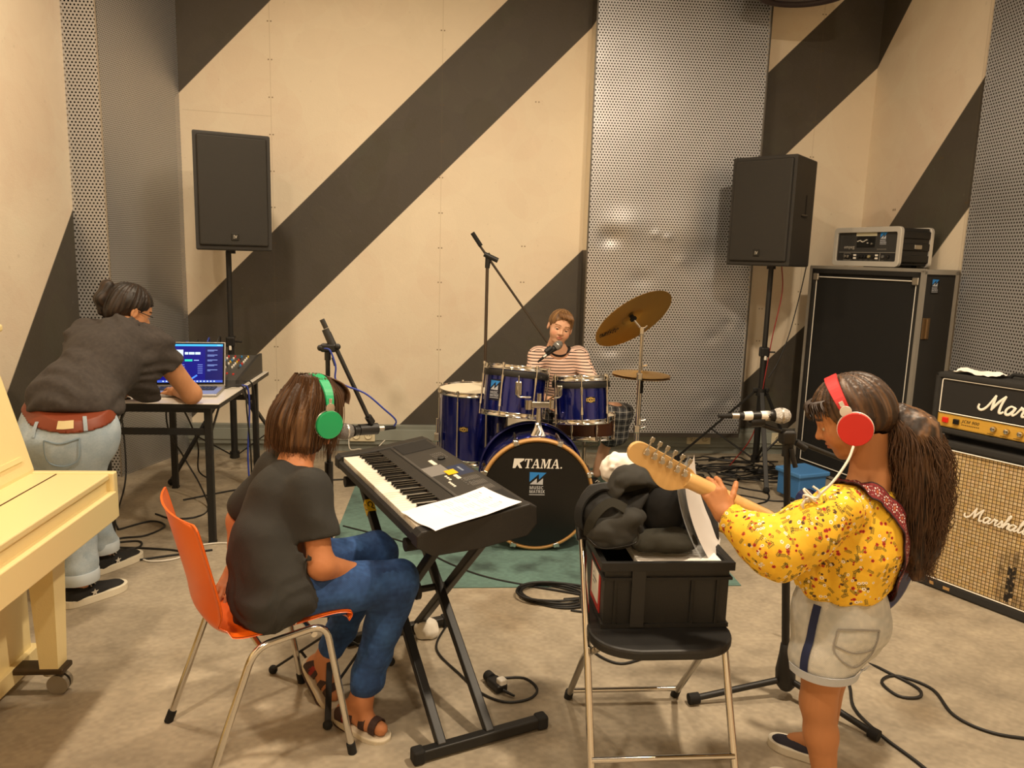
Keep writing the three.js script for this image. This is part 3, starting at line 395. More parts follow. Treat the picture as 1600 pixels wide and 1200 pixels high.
{ const [cx, cz] = onM(0.375, -0.14); const y0 = 0.742, W = 0.75, H = 0.283, Dp = 0.25;
  const g = thing('amplifier_head', 'black amplifier head with gold control panel and white script logo', 'amplifier', [cx, y0, cz], MT);
  part('case', [rbox(W, 0.03, Dp, 0.014, 0, H - 0.015, 0, 3), rbox(W, 0.03, Dp, 0.012, 0, 0.015, 0, 3), rbox(0.03, H, Dp, 0.014, -W / 2 + 0.015, H / 2, 0, 3), rbox(0.03, H, Dp, 0.014, W / 2 - 0.015, H / 2, 0, 3), box(W - 0.03, H - 0.02, Dp - 0.05, 0, H / 2, -0.02)], M.tolex, g);
  part('front_board', rbox(W - 0.06, 0.155, 0.012, 0.003, 0, 0.182, Dp / 2 - 0.016), mat('#1b1917', 0.75), g);
  const x1 = W / 2 - 0.035; part('piping', bent([[-x1, 0.1, 0], [x1, 0.1, 0], [x1, 0.255, 0], [-x1, 0.255, 0], [-x1, 0.1, 0]], 0.012, 0.0028, 6).translate(0, 0, Dp / 2 - 0.007), M.whitePlastic, g, 'thin white piping');
  const lg = part('logo', scriptLogo(0.36), mat('#f6f1e4', 0.35), g, 'white script lettering'); lg.position.set(-0.175, 0.135, Dp / 2 - 0.008);
  const gold = printed(1024, 96, (c, w, h) => { c.fillStyle = '#c79a3c'; c.fillRect(0, 0, w, h); for (let i = 0; i < 400; i++) { c.fillStyle = `rgba(${rnd() < 0.5 ? '235,205,120' : '130,95,30'},0.1)`; c.fillRect(rnd() * w, rnd() * h, rr(10, 90), 1.5); } c.fillStyle = '#2a2010'; c.font = 'italic bold 30px sans-serif'; c.fillText('JCM 900', 165, 44); c.fillStyle = 'rgba(42,32,16,0.7)'; for (let i = 0; i < 10; i++) c.fillRect(166 + i * 12, 56, 8, 9); for (let i = 0; i < 8; i++) c.fillRect(336 + i * 82, 82, 40, 5); c.strokeStyle = '#2a2010'; c.lineWidth = 2; c.strokeRect(4, 4, w - 8, h - 8); }, 0.35);
  part('control_panel', new THREE.PlaneGeometry(W - 0.064, 0.06).translate(0, 0.064, Dp / 2 - 0.006), gold, g, 'gold control panel');
  const rk = part('rocker_switch', rbox(0.026, 0.024, 0.012, 0.003, -0.305, 0.066, Dp / 2 - 0.002), new THREE.MeshStandardMaterial({ color: '#a3140e', roughness: 0.3, emissive: '#ff2a14', emissiveIntensity: 0.35 }), g, 'glowing red rocker switch');
  part('rocker_switch', rbox(0.026, 0.024, 0.012, 0.003, -0.255, 0.066, Dp / 2 - 0.002), M.blackGloss, g);
  for (let i = 0; i < 8; i++) knob(0.0115, 0.016, M.chrome, g, -0.09 + i * 0.055, 0.066, Dp / 2 - 0.005);
  for (const sx of [-1, 1]) for (const sz of [-1, 1]) part('foot', cyl(0.016, 0.013, 0.02, sx * 0.3, -0.01, sz * 0.09), M.rubber, g);
  part('carry_handle', bent([[-0.11, H - 0.002, 0], [-0.1, H + 0.018, 0], [0.1, H + 0.018, 0], [0.11, H - 0.002, 0]], 0.012, 0.008, 8), M.rubber, g);
}
{ // crumpled papers on the amplifier head
  const [cx, cz] = onM(0.16, -0.11); const g = new THREE.PlaneGeometry(0.2, 0.14, 26, 18); const p = g.attributes.position; for (let i = 0; i < p.count; i++) { const x = p.getX(i), y = p.getY(i); p.setZ(i, 0.004 + 0.02 * Math.max(0, vn2(x * 22 + 5, y * 22 + 5) - 0.35) + 0.008 * vn2(x * 60, y * 60)); }
  g.rotateX(-PI / 2); g.computeVertexNormals(); const m = single('crumpled_paper', g, mat('#ece6da', 0.85, 0, { side: THREE.DoubleSide }), 'crumpled white paper lying on the gold-panelled amplifier head', 'paper'); m.position.set(cx, 0.742 + 0.283, cz); m.rotation.y = MT + 0.1;
}
// ---------------------------------------------------------------- tall bass cabinet and the rack amplifier on it
const BA = [2.608, -5.403], BF = 74 * D, BU = [Math.cos(BF), Math.sin(BF)], BN = [-Math.sin(BF), Math.cos(BF)];
const onB = (s, d) => [BA[0] + BU[0] * s + BN[0] * d, BA[1] + BU[1] * s + BN[1] * d];
{ const W = 0.97, H = 1.49, Dp = 0.29, [cx, cz] = onB(W / 2, -Dp / 2);
  const g = thing('bass_cabinet', 'tall black bass cabinet with worn aluminium edges and white piping', 'amplifier', [cx, 0, cz], -BF);
  part('case', [rbox(W, 0.05, Dp, 0.006, 0, H - 0.025, 0), rbox(W, 0.05, Dp, 0.006, 0, 0.035, 0), rbox(0.05, H - 0.01, Dp, 0.006, -W / 2 + 0.025, H / 2 + 0.005, 0), rbox(0.05, H - 0.01, Dp, 0.006, W / 2 - 0.025, H / 2 + 0.005, 0), box(W - 0.04, H - 0.05, Dp - 0.08, 0, H / 2, -0.03)], M.tolex, g);
  part('grille_cloth', new THREE.PlaneGeometry(W - 0.1, H - 0.1).translate(0, H / 2, Dp / 2 - 0.02), mat('#151412', 0.9, 0, { bumpMap: rep(weave, 10, 16), bumpScale: 0.001 }), g, 'black grille cloth');
  const x1 = W / 2 - 0.06, y0 = 0.075, y1 = H - 0.075; part('piping', bent([[-x1, y0, 0], [x1, y0, 0], [x1, y1, 0], [-x1, y1, 0], [-x1, y0, 0]], 0.02, 0.004, 6).translate(0, 0, Dp / 2 - 0.012), M.whitePlastic, g, 'white piping');
  const al = mat('#a8a297', 0.45, 0.4, { bumpMap: rep(grain, 2, 20), bumpScale: 0.002 });
  for (const sx of [-1, 1]) part('edge_trim', [box(0.022, H - 0.02, 0.003, sx * (W / 2 - 0.011), H / 2, Dp / 2 + 0.0015), box(0.003, H - 0.02, 0.022, sx * (W / 2 + 0.0015), H / 2, Dp / 2 - 0.009)], al, g, 'aluminium edge trim');
  part('edge_trim', [box(W, 0.018, 0.003, 0, H - 0.009, Dp / 2 + 0.0015), box(W, 0.003, 0.02, 0, H + 0.0015, Dp / 2 - 0.008)], al, g, 'aluminium edge trim');
  part('edge_trim', [box(W, 0.018, 0.003, 0, 0.02, Dp / 2 + 0.0015)], al, g, 'aluminium edge trim');
  part('edge_trim', [box(0.003, H - 0.02, 0.03, W / 2 + 0.0015, H / 2, -Dp / 2 + 0.015), box(0.003, 0.03, Dp, W / 2 + 0.0015, H - 0.015, 0)], al, g, 'aluminium edge trim');
  for (const sx of [-1, 1]) part('corner_cap', rbox(0.05, 0.05, 0.02, 0.008, sx * (W / 2 - 0.06), H - 0.075, Dp / 2 - 0.006), M.satin, g, 'metal corner cap');
  part('side_handle', [rbox(0.006, 0.13, 0.06, 0.003, W / 2 + 0.004, H - 0.36, 0.09), bar([W / 2 + 0.012, H - 0.42, 0.09], [W / 2 + 0.012, H - 0.30, 0.09], 0.008)], mat('#6b5233', 0.55, 0.4), g, 'worn brown side handle');
  const st = part('sticker', new THREE.PlaneGeometry(0.062, 0.093).rotateY(PI / 2).translate(W / 2 + 0.0045, H - 0.1, 0.05), stickerMat('#1c1a18'), g, 'blue and grey logo sticker');
}
{ const y0 = 1.4965, W = 0.56, H = 0.25, Dp = 0.26, [cx, cz] = onB(0.47, -0.155);
  const g = thing('rack_amplifier', 'rack-cased bass amplifier with bright metal frame on top of the tall cabinet', 'amplifier', [cx, y0, cz], -BF);
  const dk = mat('#23211f', 0.6);
  part('case', [rbox(W - 0.03, 0.02, Dp, 0.006, 0, H - 0.012, 0), rbox(W - 0.03, 0.02, Dp, 0.006, 0, 0.022, 0), rbox(0.025, H - 0.04, Dp, 0.006, -W / 2 + 0.022, H / 2 + 0.005, 0), rbox(0.025, H - 0.04, Dp, 0.006, W / 2 - 0.022, H / 2 + 0.005, 0), box(W - 0.06, H - 0.04, 0.02, 0, H / 2 + 0.005, -Dp / 2 + 0.012)], dk, g);
  for (let i = 0; i < 3; i++) part('side_rib', rbox(0.014, 0.045, Dp - 0.03, 0.005, W / 2 - 0.006, 0.055 + i * 0.075, 0), mat('#1b1917', 0.55), g);
  part('latch', rbox(0.012, 0.028, 0.06, 0.004, W / 2 + 0.004, 0.13, -0.01), M.satin, g, 'metal latch');
  const fr = mat('#d6d1c7', 0.35, 0.35), R = 0.03;
  const ring = (z, d) => { const o = new THREE.Shape(), x = W / 2, y = H + 0.003; const rrct = (s, x, y0, y1, r) => { s.moveTo(-x + r, y0); s.lineTo(x - r, y0); s.quadraticCurveTo(x, y0, x, y0 + r); s.lineTo(x, y1 - r); s.quadraticCurveTo(x, y1, x - r, y1); s.lineTo(-x + r, y1); s.quadraticCurveTo(-x, y1, -x, y1 - r); s.lineTo(-x, y0 + r); s.quadraticCurveTo(-x, y0, -x + r, y0); }; rrct(o, x, 0.004, y, R); const h = new THREE.Path(); rrct(h, x - 0.024, 0.03, y - 0.028, R * 0.6); o.holes.push(h); return extrude(o, d, 0.003).translate(0, 0, z); };
  part('metal_frame', ring(Dp / 2 - 0.012, 0.02), fr, g, 'bright rounded metal frame'); part('metal_frame', ring(-Dp / 2 - 0.008, 0.02), fr, g, 'bright rounded metal frame');
  const face = printed(1024, 400, (c, w, h) => {
    c.fillStyle = '#3a3937'; c.fillRect(0, 0, w, h); c.fillStyle = '#8e8a82'; c.fillRect(0, 270, w, 7); c.fillRect(0, 388, w, 12); c.fillStyle = '#2a2928'; c.fillRect(0, 277, w, 111);
    c.fillStyle = '#c7c0a2'; c.fillRect(310, 6, 350, 48); c.fillStyle = '#141413'; c.fillRect(330, 62, 310, 148); c.font = 'bold 58px sans-serif'; c.fillStyle = '#a9a49a'; c.fillText('ampeg', 108, 222);
    c.fillStyle = '#67635c'; for (let i = 0; i < 7; i++) c.fillRect(680 + i * 22, 222, 16, 18);
    for (let i = 0; i < 9; i++) { c.fillStyle = '#3f3d3a'; c.fillRect(352 + i * 21, 80, 3, 112); }
    matrixMark(c, 716, 8, 112); c.fillStyle = '#77726a'; c.font = '14px sans-serif'; for (let i = 0; i < 8; i++) c.fillRect(130 + i * 90, 372, 46, 4); c.strokeStyle = '#8e8a82'; c.lineWidth = 5; c.strokeRect(120, 288, 118, 92); c.strokeRect(735, 284, 4, 100);
  }, 0.45);
  part('front_panel', new THREE.PlaneGeometry(W - 0.045, H - 0.055).translate(0, H / 2 + 0.003, Dp / 2 - 0.008), face, g);
  const px = x => -(W - 0.045) / 2 + x / 1024 * (W - 0.045), py = y => H / 2 + 0.003 + (H - 0.055) * (0.5 - y / 400);
  [96, 88, 84, 98, 104, 96, 84, 76, 118].forEach((y, i) => part('slider', rbox(0.008, 0.005, 0.008, 0.001, px(353 + i * 21), py(y + 30), Dp / 2 - 0.004), M.whitePlastic, g));
  knob(0.008, 0.01, M.satin, g, px(590), py(160), Dp / 2 - 0.008);
  [[150, M.satin], [205, M.satin], [262, M.black], [400, M.black], [450, M.black], [500, M.black], [570, mat('#9b8f6a', 0.4)], [640, M.black], [800, M.grey], [880, M.black]].forEach(([x, m]) => knob(0.0105, 0.014, m, g, px(x), py(330), Dp / 2 - 0.008));
  for (const x of [322, 690]) part('rocker_switch', [rbox(0.018, 0.012, 0.01, 0.002, px(x), py(312), Dp / 2 - 0.004), rbox(0.018, 0.012, 0.01, 0.002, px(x), py(352), Dp / 2 - 0.004)], M.whitePlastic, g);
  part('carry_handle', rbox(0.14, 0.014, 0.03, 0.006, -0.07, H + 0.008, 0), mat('#2a2522', 0.7), g);
  for (const sx of [-1, 1]) for (const sz of [-1, 1]) part('foot', cyl(0.014, 0.014, 0.012, sx * 0.2, 0.006, sz * 0.09), M.rubber, g);
}
// ---------------------------------------------------------------- PA loudspeakers on tripod stands
function paSpeaker(x, z, turn, label) {
  const y0 = 1.48, W = 0.43, H = 0.71, Dp = 0.4, g = thing('loudspeaker', label, 'loudspeaker', [x, y0, z], turn, 'black loudspeakers on tripod stands');
  const sh = new THREE.Shape(); sh.moveTo(-W / 2, Dp / 2); sh.lineTo(W / 2, Dp / 2); sh.lineTo(W * 0.36, -Dp / 2); sh.lineTo(-W * 0.36, -Dp / 2); sh.closePath();
  part('cabinet', slab(sh, H - 0.02, 0.01).translate(0, 0.01, 0), mat('#292622', 0.6, 0, { bumpMap: rep(grain, 5, 5), bumpScale: 0.0008, side: THREE.DoubleSide }), g);
  const gr = new RoundedBoxGeometry(W - 0.02, H - 0.05, 0.03, 3, 0.012).translate(0, H / 2 + 0.004, Dp / 2 + 0.012);
  part('grille', gr, mat('#2e2b26', 0.62, 0.15, { bumpMap: rep(perf, 60, 56), bumpScale: 0.001 }), g, 'dark perforated grille');
  const b = part('badge', rbox(0.045, 0.045, 0.006, 0.004, 0.0, 0.085, Dp / 2 + 0.029), mat('#17150f', 0.4), g, 'small square logo badge');
  part('badge_print', new THREE.PlaneGeometry(0.034, 0.034).translate(0, 0.085, Dp / 2 + 0.0328), printed(64, 64, (c) => { c.fillStyle = '#17150f'; c.fillRect(0, 0, 64, 64); c.strokeStyle = '#cfc8ba'; c.lineWidth = 5; c.beginPath(); c.moveTo(14, 16); c.lineTo(30, 16); c.moveTo(14, 30); c.lineTo(27, 30); c.moveTo(14, 46); c.lineTo(30, 46); c.moveTo(32, 16); c.lineTo(42, 46); c.lineTo(53, 14); c.stroke(); }, 0.4), b);
  for (const s of [-1, 1]) { const h = part('handle_recess', rbox(0.01, 0.15, 0.1, 0.004, s * 0.186, H * 0.56, 0.0), mat('#0d0c0b', 0.8), g); h.rotation.y = 0; part('handle_bar', bar([s * 0.193, H * 0.47, -0.045], [s * 0.193, H * 0.47, 0.045], 0.011), M.blackGloss, h); }
  part('pole_socket', cyl(0.03, 0.03, 0.03, 0, -0.005, 0), M.black, g);
  return g;
}
function tripod(x, z, dirs, label) {
  const g = thing('speaker_stand', label, 'stand', [x, 0, z], 0, 'black tripod speaker stands'); const m = M.blackMetal;
  part('pole', [cyl(0.0175, 0.0175, 0.62, 0, 1.165, 0), cyl(0.022, 0.022, 0.82, 0, 0.5, 0)], m, g);
  part('clamp', [rbox(0.06, 0.07, 0.06, 0.012, 0, 0.885, 0), bar([0.02, 0.885, 0], [0.075, 0.885, 0.01], 0.006)], M.black, g);
  part('safety_pin', rbox(0.016, 0.03, 0.012, 0.004, 0.0, 0.845, 0.026), M.whitePlastic, g);
  part('upper_collar', [cyl(0.034, 0.034, 0.05, 0, 0.6, 0), rbox(0.11, 0.03, 0.03, 0.008, 0, 0.615, 0)], M.black, g);
  part('lower_collar', cyl(0.032, 0.032, 0.045, 0, 0.115, 0), M.black, g);
  dirs.forEach(([dx, dz, R]) => { const a = V(dx * 0.04, 0.6, dz * 0.04), b = V(dx * R, 0.03, dz * R); const l = part('leg', flatBar(a, b, 0.03, 0.016, V(dz, 0, -dx)), m, g); part('foot', sph(0.022, b.x, 0.022, b.z), M.rubber, l); const q = a.clone().lerp(b, 0.55); part('brace', flatBar(V(dx * 0.03, 0.12, dz * 0.03), q, 0.018, 0.008, V(dz, 0, -dx)), m, g); });
  return g;
}
paSpeaker(-1.405, -5.2, 22 * D, 'black loudspeaker on a stand above the folding table');
tripod(-1.42, -5.2, [[-0.66, 0.74, 0.46], [0.95, 0.1, 0.44], [-0.25, -0.96, 0.42]], 'black tripod stand behind the folding table');
paSpeaker(2.22, -5.18, -50 * D, 'black loudspeaker on a stand beside the tall bass cabinet');
tripod(2.22, -5.18, [[-0.22, 0.975, 0.47], [-0.8, -0.6, 0.58], [0.99, -0.1, 0.33]], 'black tripod stand in front of the tall metal panel');
// ---------------------------------------------------------------- drum kit
const drumBlue = mat('#101f80', 0.2, 0.75, { clearcoat: 1, clearcoatRoughness: 0.06 });
const skin = mat('#e9dfc6', 0.55), maple = mat('#c6975a', 0.4, 0, { clearcoat: 0.6 }), gold = mat('#caa14f', 0.3, 1);
const badgeMat = printed(128, 72, (c) => { c.fillStyle = '#1a1712'; c.fillRect(0, 0, 128, 72); c.strokeStyle = '#d8b25a'; c.lineWidth = 7; c.beginPath(); c.ellipse(64, 36, 34, 30, 0, 0, 7); c.stroke(); c.strokeRect(6, 22, 116, 28); c.fillStyle = '#d8b25a'; c.font = 'bold 30px sans-serif'; c.textAlign = 'center'; c.fillText('S', 64, 47); }, 0.35);
const markMat = stickerMat('#0b0e22');
function curvedPlate(R, w, h, y, az) { return new THREE.CylinderGeometry(R, R, h, 12, 1, true, az - w / R / 2, w / R).translate(0, y, 0); }
function drumShell(g, R, H, mt, lugs, o = {}) { // standing drum, bottom at y = 0, az measured from +z towards +x
  const s = part('shell', lathe([[0, 0.012], [R - 0.004, 0.012], [R, 0.016], [R, H - 0.016], [R - 0.004, H - 0.012], [0, H - 0.012]], 56), mt, g);
  const hoop = y => lathe([[R + 0.002, y - 0.014], [R + 0.012, y - 0.014], [R + 0.013, y - 0.008], [R + 0.007, y - 0.004], [R + 0.007, y + 0.010], [R + 0.010, y + 0.014], [R + 0.003, y + 0.014], [R + 0.002, y - 0.014]], 56);
  part('hoop', hoop(H - 0.012), M.chrome, g, 'chrome rim'); part('hoop', hoop(0.014), M.chrome, g, 'chrome rim');
  part('drum_head', cyl(R + 0.002, R + 0.002, 0.004, 0, H - 0.008, 0, 56), o.skin || skin, g);
  part('drum_head', cyl(R + 0.002, R + 0.002, 0.004, 0, 0.008, 0, 56), skin, g);
  for (let i = 0; i < lugs; i++) { const a = (o.az0 || 0) + i / lugs * 2 * PI, x = Math.sin(a), z = Math.cos(a), r = R + 0.012; const l = part('lug', o.long ? [bar([x * r, 0.05, z * r], [x * r, H - 0.05, z * r], 0.006, 0.006, 8)] : [bar([x * r, 0.055, z * r], [x * r, 0.095, z * r], 0.009, 0.007, 8), bar([x * r, H - 0.095, z * r], [x * r, H - 0.055, z * r], 0.007, 0.009, 8), bar([x * r, 0.09, z * r], [x * r, H - 0.09, z * r], 0.005, 0.005, 8)], M.chrome, g);
    part('tension_rod', [bar([x * (r + 0.002), 0.0, z * (r + 0.002)], [x * (r + 0.002), 0.06, z * (r + 0.002)], 0.0035, 0.0035, 6), bar([x * (r + 0.002), H - 0.06, z * (r + 0.002)], [x * (r + 0.002), H + 0.004, z * (r + 0.002)], 0.0035, 0.0035, 6), bar([x * (r + 0.002), H - 0.004, z * (r + 0.002)], [x * (r + 0.002), H + 0.010, z * (r + 0.002)], 0.007, 0.007, 8)], M.chrome, l); }
  return s;
}
{ // bass drum
  const R = 0.278, L = 0.42, g = thing('bass_drum', 'large bass drum with black front head lettered in white', 'drum', [0.468, 0.3, -3.735], -2 * D);
  const ax = geo => geo.rotateX(PI / 2); // lathe axis y -> z
  part('shell', ax(lathe([[0, -L + 0.02], [R, -L + 0.02], [R, -0.03], [0, -0.03]], 64)), drumBlue, g, 'glossy blue shell');
  for (const z of [-0.018, -L + 0.01]) part('hoop', ax(lathe([[R - 0.004, z - 0.02], [R + 0.014, z - 0.02], [R + 0.016, z], [R + 0.014, z + 0.02], [R - 0.004, z + 0.02], [R - 0.004, z - 0.02]], 64)), z > -0.1 ? maple : drumBlue, g, z > -0.1 ? 'natural maple hoop' : 'glossy blue rear hoop');
  part('hoop_inlay', ax(lathe([[R + 0.0135, -0.028], [R + 0.0165, -0.018], [R + 0.0135, -0.008]], 64)), mat('#2a2019', 0.3), g);
  const face = printed(1024, 1024, (c, w) => { c.fillStyle = '#0e0d0c'; c.fillRect(0, 0, w, w); c.fillStyle = '#f0ece4'; 
    c.save(); c.translate(275, 248); c.transform(1, 0, -0.14, 1, 0, 0); c.font = 'bold 128px serif'; c.fillText('TAMA', 104, 0, 340); c.beginPath(); c.moveTo(0, 0); c.lineTo(0, -94); c.lineTo(96, -94); c.lineTo(96, -78); c.lineTo(58, -50); c.lineTo(92, 0); c.lineTo(64, 0); c.lineTo(40, -34); c.lineTo(26, 0); c.closePath(); c.fill(); c.beginPath(); c.arc(462, -8, 8, 0, 7); c.fill(); c.restore();
    matrixMark(c, 440, 285, 160, '#bfc1c6'); }, 0.28);
  const fd = new THREE.CircleGeometry(R - 0.006, 64); part('drum_head', fd.translate(0, 0, 0.006), face, g, 'black head with white lettering and blue logo');
  part('batter_head', new THREE.CircleGeometry(R - 0.006, 48).rotateY(PI).translate(0, 0, -L + 0.02), skin, g);
  for (let i = 0; i < 8; i++) { const a = (i + 0.5) / 8 * 2 * PI, x = Math.sin(a), y = Math.cos(a); const k = part('claw', [along(rbox(0.03, 0.05, 0.014, 0.005), [x * (R + 0.018), y * (R + 0.018), -0.045], [x * (R + 0.018), y * (R + 0.018), 0.002]), along(rbox(0.03, 0.022, 0.012, 0.004), [x * (R + 0.02), y * (R + 0.02), 0.004], [x * (R - 0.002), y * (R - 0.002), 0.006])], M.chrome, g); part('tension_rod', bar([x * (R + 0.022), y * (R + 0.022), -0.02], [x * (R + 0.022), y * (R + 0.022), -0.15], 0.0045, 0.0045, 8), M.chrome, k); part('lug', bar([x * (R + 0.014), y * (R + 0.014), -0.15], [x * (R + 0.014), y * (R + 0.014), -0.2], 0.011, 0.008, 10), M.chrome, k); }
  for (const s of [-1, 1]) part('spur', [bar([s * 0.26, -0.1, -0.1], [s * 0.36, -0.285, -0.02], 0.008), sph(0.013, s * 0.36, -0.286, -0.02)], M.chrome, g);
  part('mount_plate', lathe([[0.045, 0], [0.045, 0.012], [0.022, 0.05], [0.018, 0.075], [0, 0.075]], 4).rotateY(PI / 4).scale(1.15, 1, 1).translate(0.01, R - 0.008, -0.15), M.chrome, g, 'chrome tom mount base');
  part('mount_post', [cyl(0.0135, 0.0135, 0.24, 0.01, R + 0.1, -0.15), rbox(0.1, 0.035, 0.03, 0.006, 0.02, R + 0.16, -0.15), cyl(0.02, 0.02, 0.05, -0.045, R + 0.16, -0.15), cyl(0.018, 0.018, 0.045, 0.075, R + 0.165, -0.15)], M.chrome, g, 'chrome double tom post');
}
function rackTom(pos, R, H, tilt, roll, az, label, badgeAz, markAz) {
  const g = thing('rack_tom', label, 'drum', pos); g.rotation.set(-tilt, 0, roll, 'YXZ'); const q = new THREE.Group(); q.name = 'tom_body';
  drumShell(g, R, H, drumBlue, 6, { az0: az });
  part('suspension_band', lathe([[R + 0.004, H - 0.062], [R + 0.012, H - 0.06], [R + 0.013, H - 0.03], [R + 0.004, H - 0.028]], 56), mat('#1d1c1b', 0.5), g, 'black suspension band');
  part('badge', curvedPlate(R + 0.0022, 0.05, 0.03, H * 0.52, badgeAz), badgeMat, g, 'gold rimmed badge');
  part('sticker', curvedPlate(R + 0.002, 0.075, 0.112, H * 0.5, markAz), markMat, g, 'blue and grey logo sticker');
  return g;
}
rackTom([0.362, 0.632, -4.08], 0.165, 0.275, 9 * D, -5 * D, 0.55, 'blue rack tom carrying the logo sticker on its front, nearer the floor tom', 2.4, -0.78);
rackTom([0.742, 0.605, -4.06], 0.146, 0.255, 8 * D, 2 * D, 0.9, 'blue rack tom with the gold oval badge facing front, nearer the hi-hat', 0.18, 1.25);
part('tom_arm', [bent([[0.435, 0.775, -3.885], [0.365, 0.775, -3.885], [0.365, 0.83, -3.885]], 0.02, 0.006)], M.chrome, scene.getObjectByName('bass_drum')).position.set(-0.468, -0.3, 3.735);
part('tom_bracket', [rbox(0.035, 0.075, 0.03, 0.008, 0.37, 0.82, -3.9), bar([0.37, 0.85, -3.89], [0.37, 0.885, -3.885], 0.006, 0.003)], M.chrome, scene.getObjectByName('bass_drum')).position.set(-0.468, -0.3, 3.735);
part('tom_arm', [bent([[0.555, 0.775, -3.885], [0.59, 0.775, -3.9], [0.6, 0.82, -3.96]], 0.02, 0.006), rbox(0.03, 0.06, 0.035, 0.008, 0.592, 0.8, -3.965)], M.chrome, scene.getObjectByName('bass_drum')).position.set(-0.468, -0.3, 3.735);
{ const R = 0.2, H = 0.42, g = thing('floor_tom', 'blue floor tom on chrome legs beside the bass drum', 'drum', [0.168, 0.305, -4.45]);
  drumShell(g, R, H, drumBlue, 8, { az0: 0.3, long: true }); part('badge', curvedPlate(R + 0.0022, 0.05, 0.03, H * 0.5, -0.32), badgeMat, g, 'gold rimmed badge');
  for (const a of [-1.2, 0.6, 2.9]) { const x = Math.sin(a), z = Math.cos(a), r = R + 0.03; part('leg', [bar([x * r, -0.295, z * r], [x * r, 0.25, z * r], 0.0065), cyl(0.013, 0.013, 0.03, x * r, -0.29, z * r), rbox(0.03, 0.05, 0.03, 0.006, x * r, 0.14, z * r)], M.chrome, g); } }
{ const R = 0.175, H = 0.14, g = thing('snare_drum', 'chrome-rimmed snare drum half hidden behind the badge-fronted rack tom', 'drum', [0.835, 0.435, -4.45], 0, null); g.rotation.set(-4 * D, 0, 0);
  drumShell(g, R, H, mat('#4a2a1a', 0.3, 0.2), 8, { az0: 0.2 });
  part('stand', [cyl(0.012, 0.012, 0.4, 0, -0.22, 0), ...[0.5, 2.6, 4.7].map(a => bar([0, -0.22, 0], [Math.sin(a) * 0.2, -0.42, Math.cos(a) * 0.2], 0.008)), ...[0.3, 2.4, 4.5].map(a => bent([[0, -0.06, 0], [Math.sin(a) * 0.19, -0.02, Math.cos(a) * 0.19], [Math.sin(a) * 0.2, 0.03, Math.cos(a) * 0.2]], 0.03, 0.007))], M.steel, g); }
const bronze = mat('#d0a556', 0.42, 1, { roughnessMap: null, bumpMap: rep(grain, 1, 1), bumpScale: 0.0004 });
function cymbalGeo(R, bell, rise) { const pr = []; const P = [[0.006, rise], [bell * 0.5, rise * 0.96], [bell * 0.85, rise * 0.72], [bell, rise * 0.5], [R * 0.6, rise * 0.3], [R * 0.9, rise * 0.07], [R, 0]]; for (const p of P) pr.push([p[0], p[1]]); for (const p of P.slice().reverse()) pr.push([p[0], p[1] - 0.0016]); return lathe(pr, 64); }
function tripodFeet(g, h0, R, n0, mt = M.chrome, rr_ = 0.007) { [0, 1, 2].forEach(i => { const a = n0 + i * 2.094, x = Math.sin(a), z = Math.cos(a); const l = part('leg', flatBar([x * 0.012, h0, z * 0.012], [x * R, 0.018, z * R], 0.02, 0.008, V(z, 0, -x)), mt, g); part('foot', sph(0.016, x * R, 0.016, z * R, 12), M.rubber, l); part('brace', bar([x * 0.012, h0 - 0.2, z * 0.012], [x * R * 0.5, h0 * 0.5 + 0.01, z * R * 0.5], 0.005, 0.005, 8), mt, g); }); }
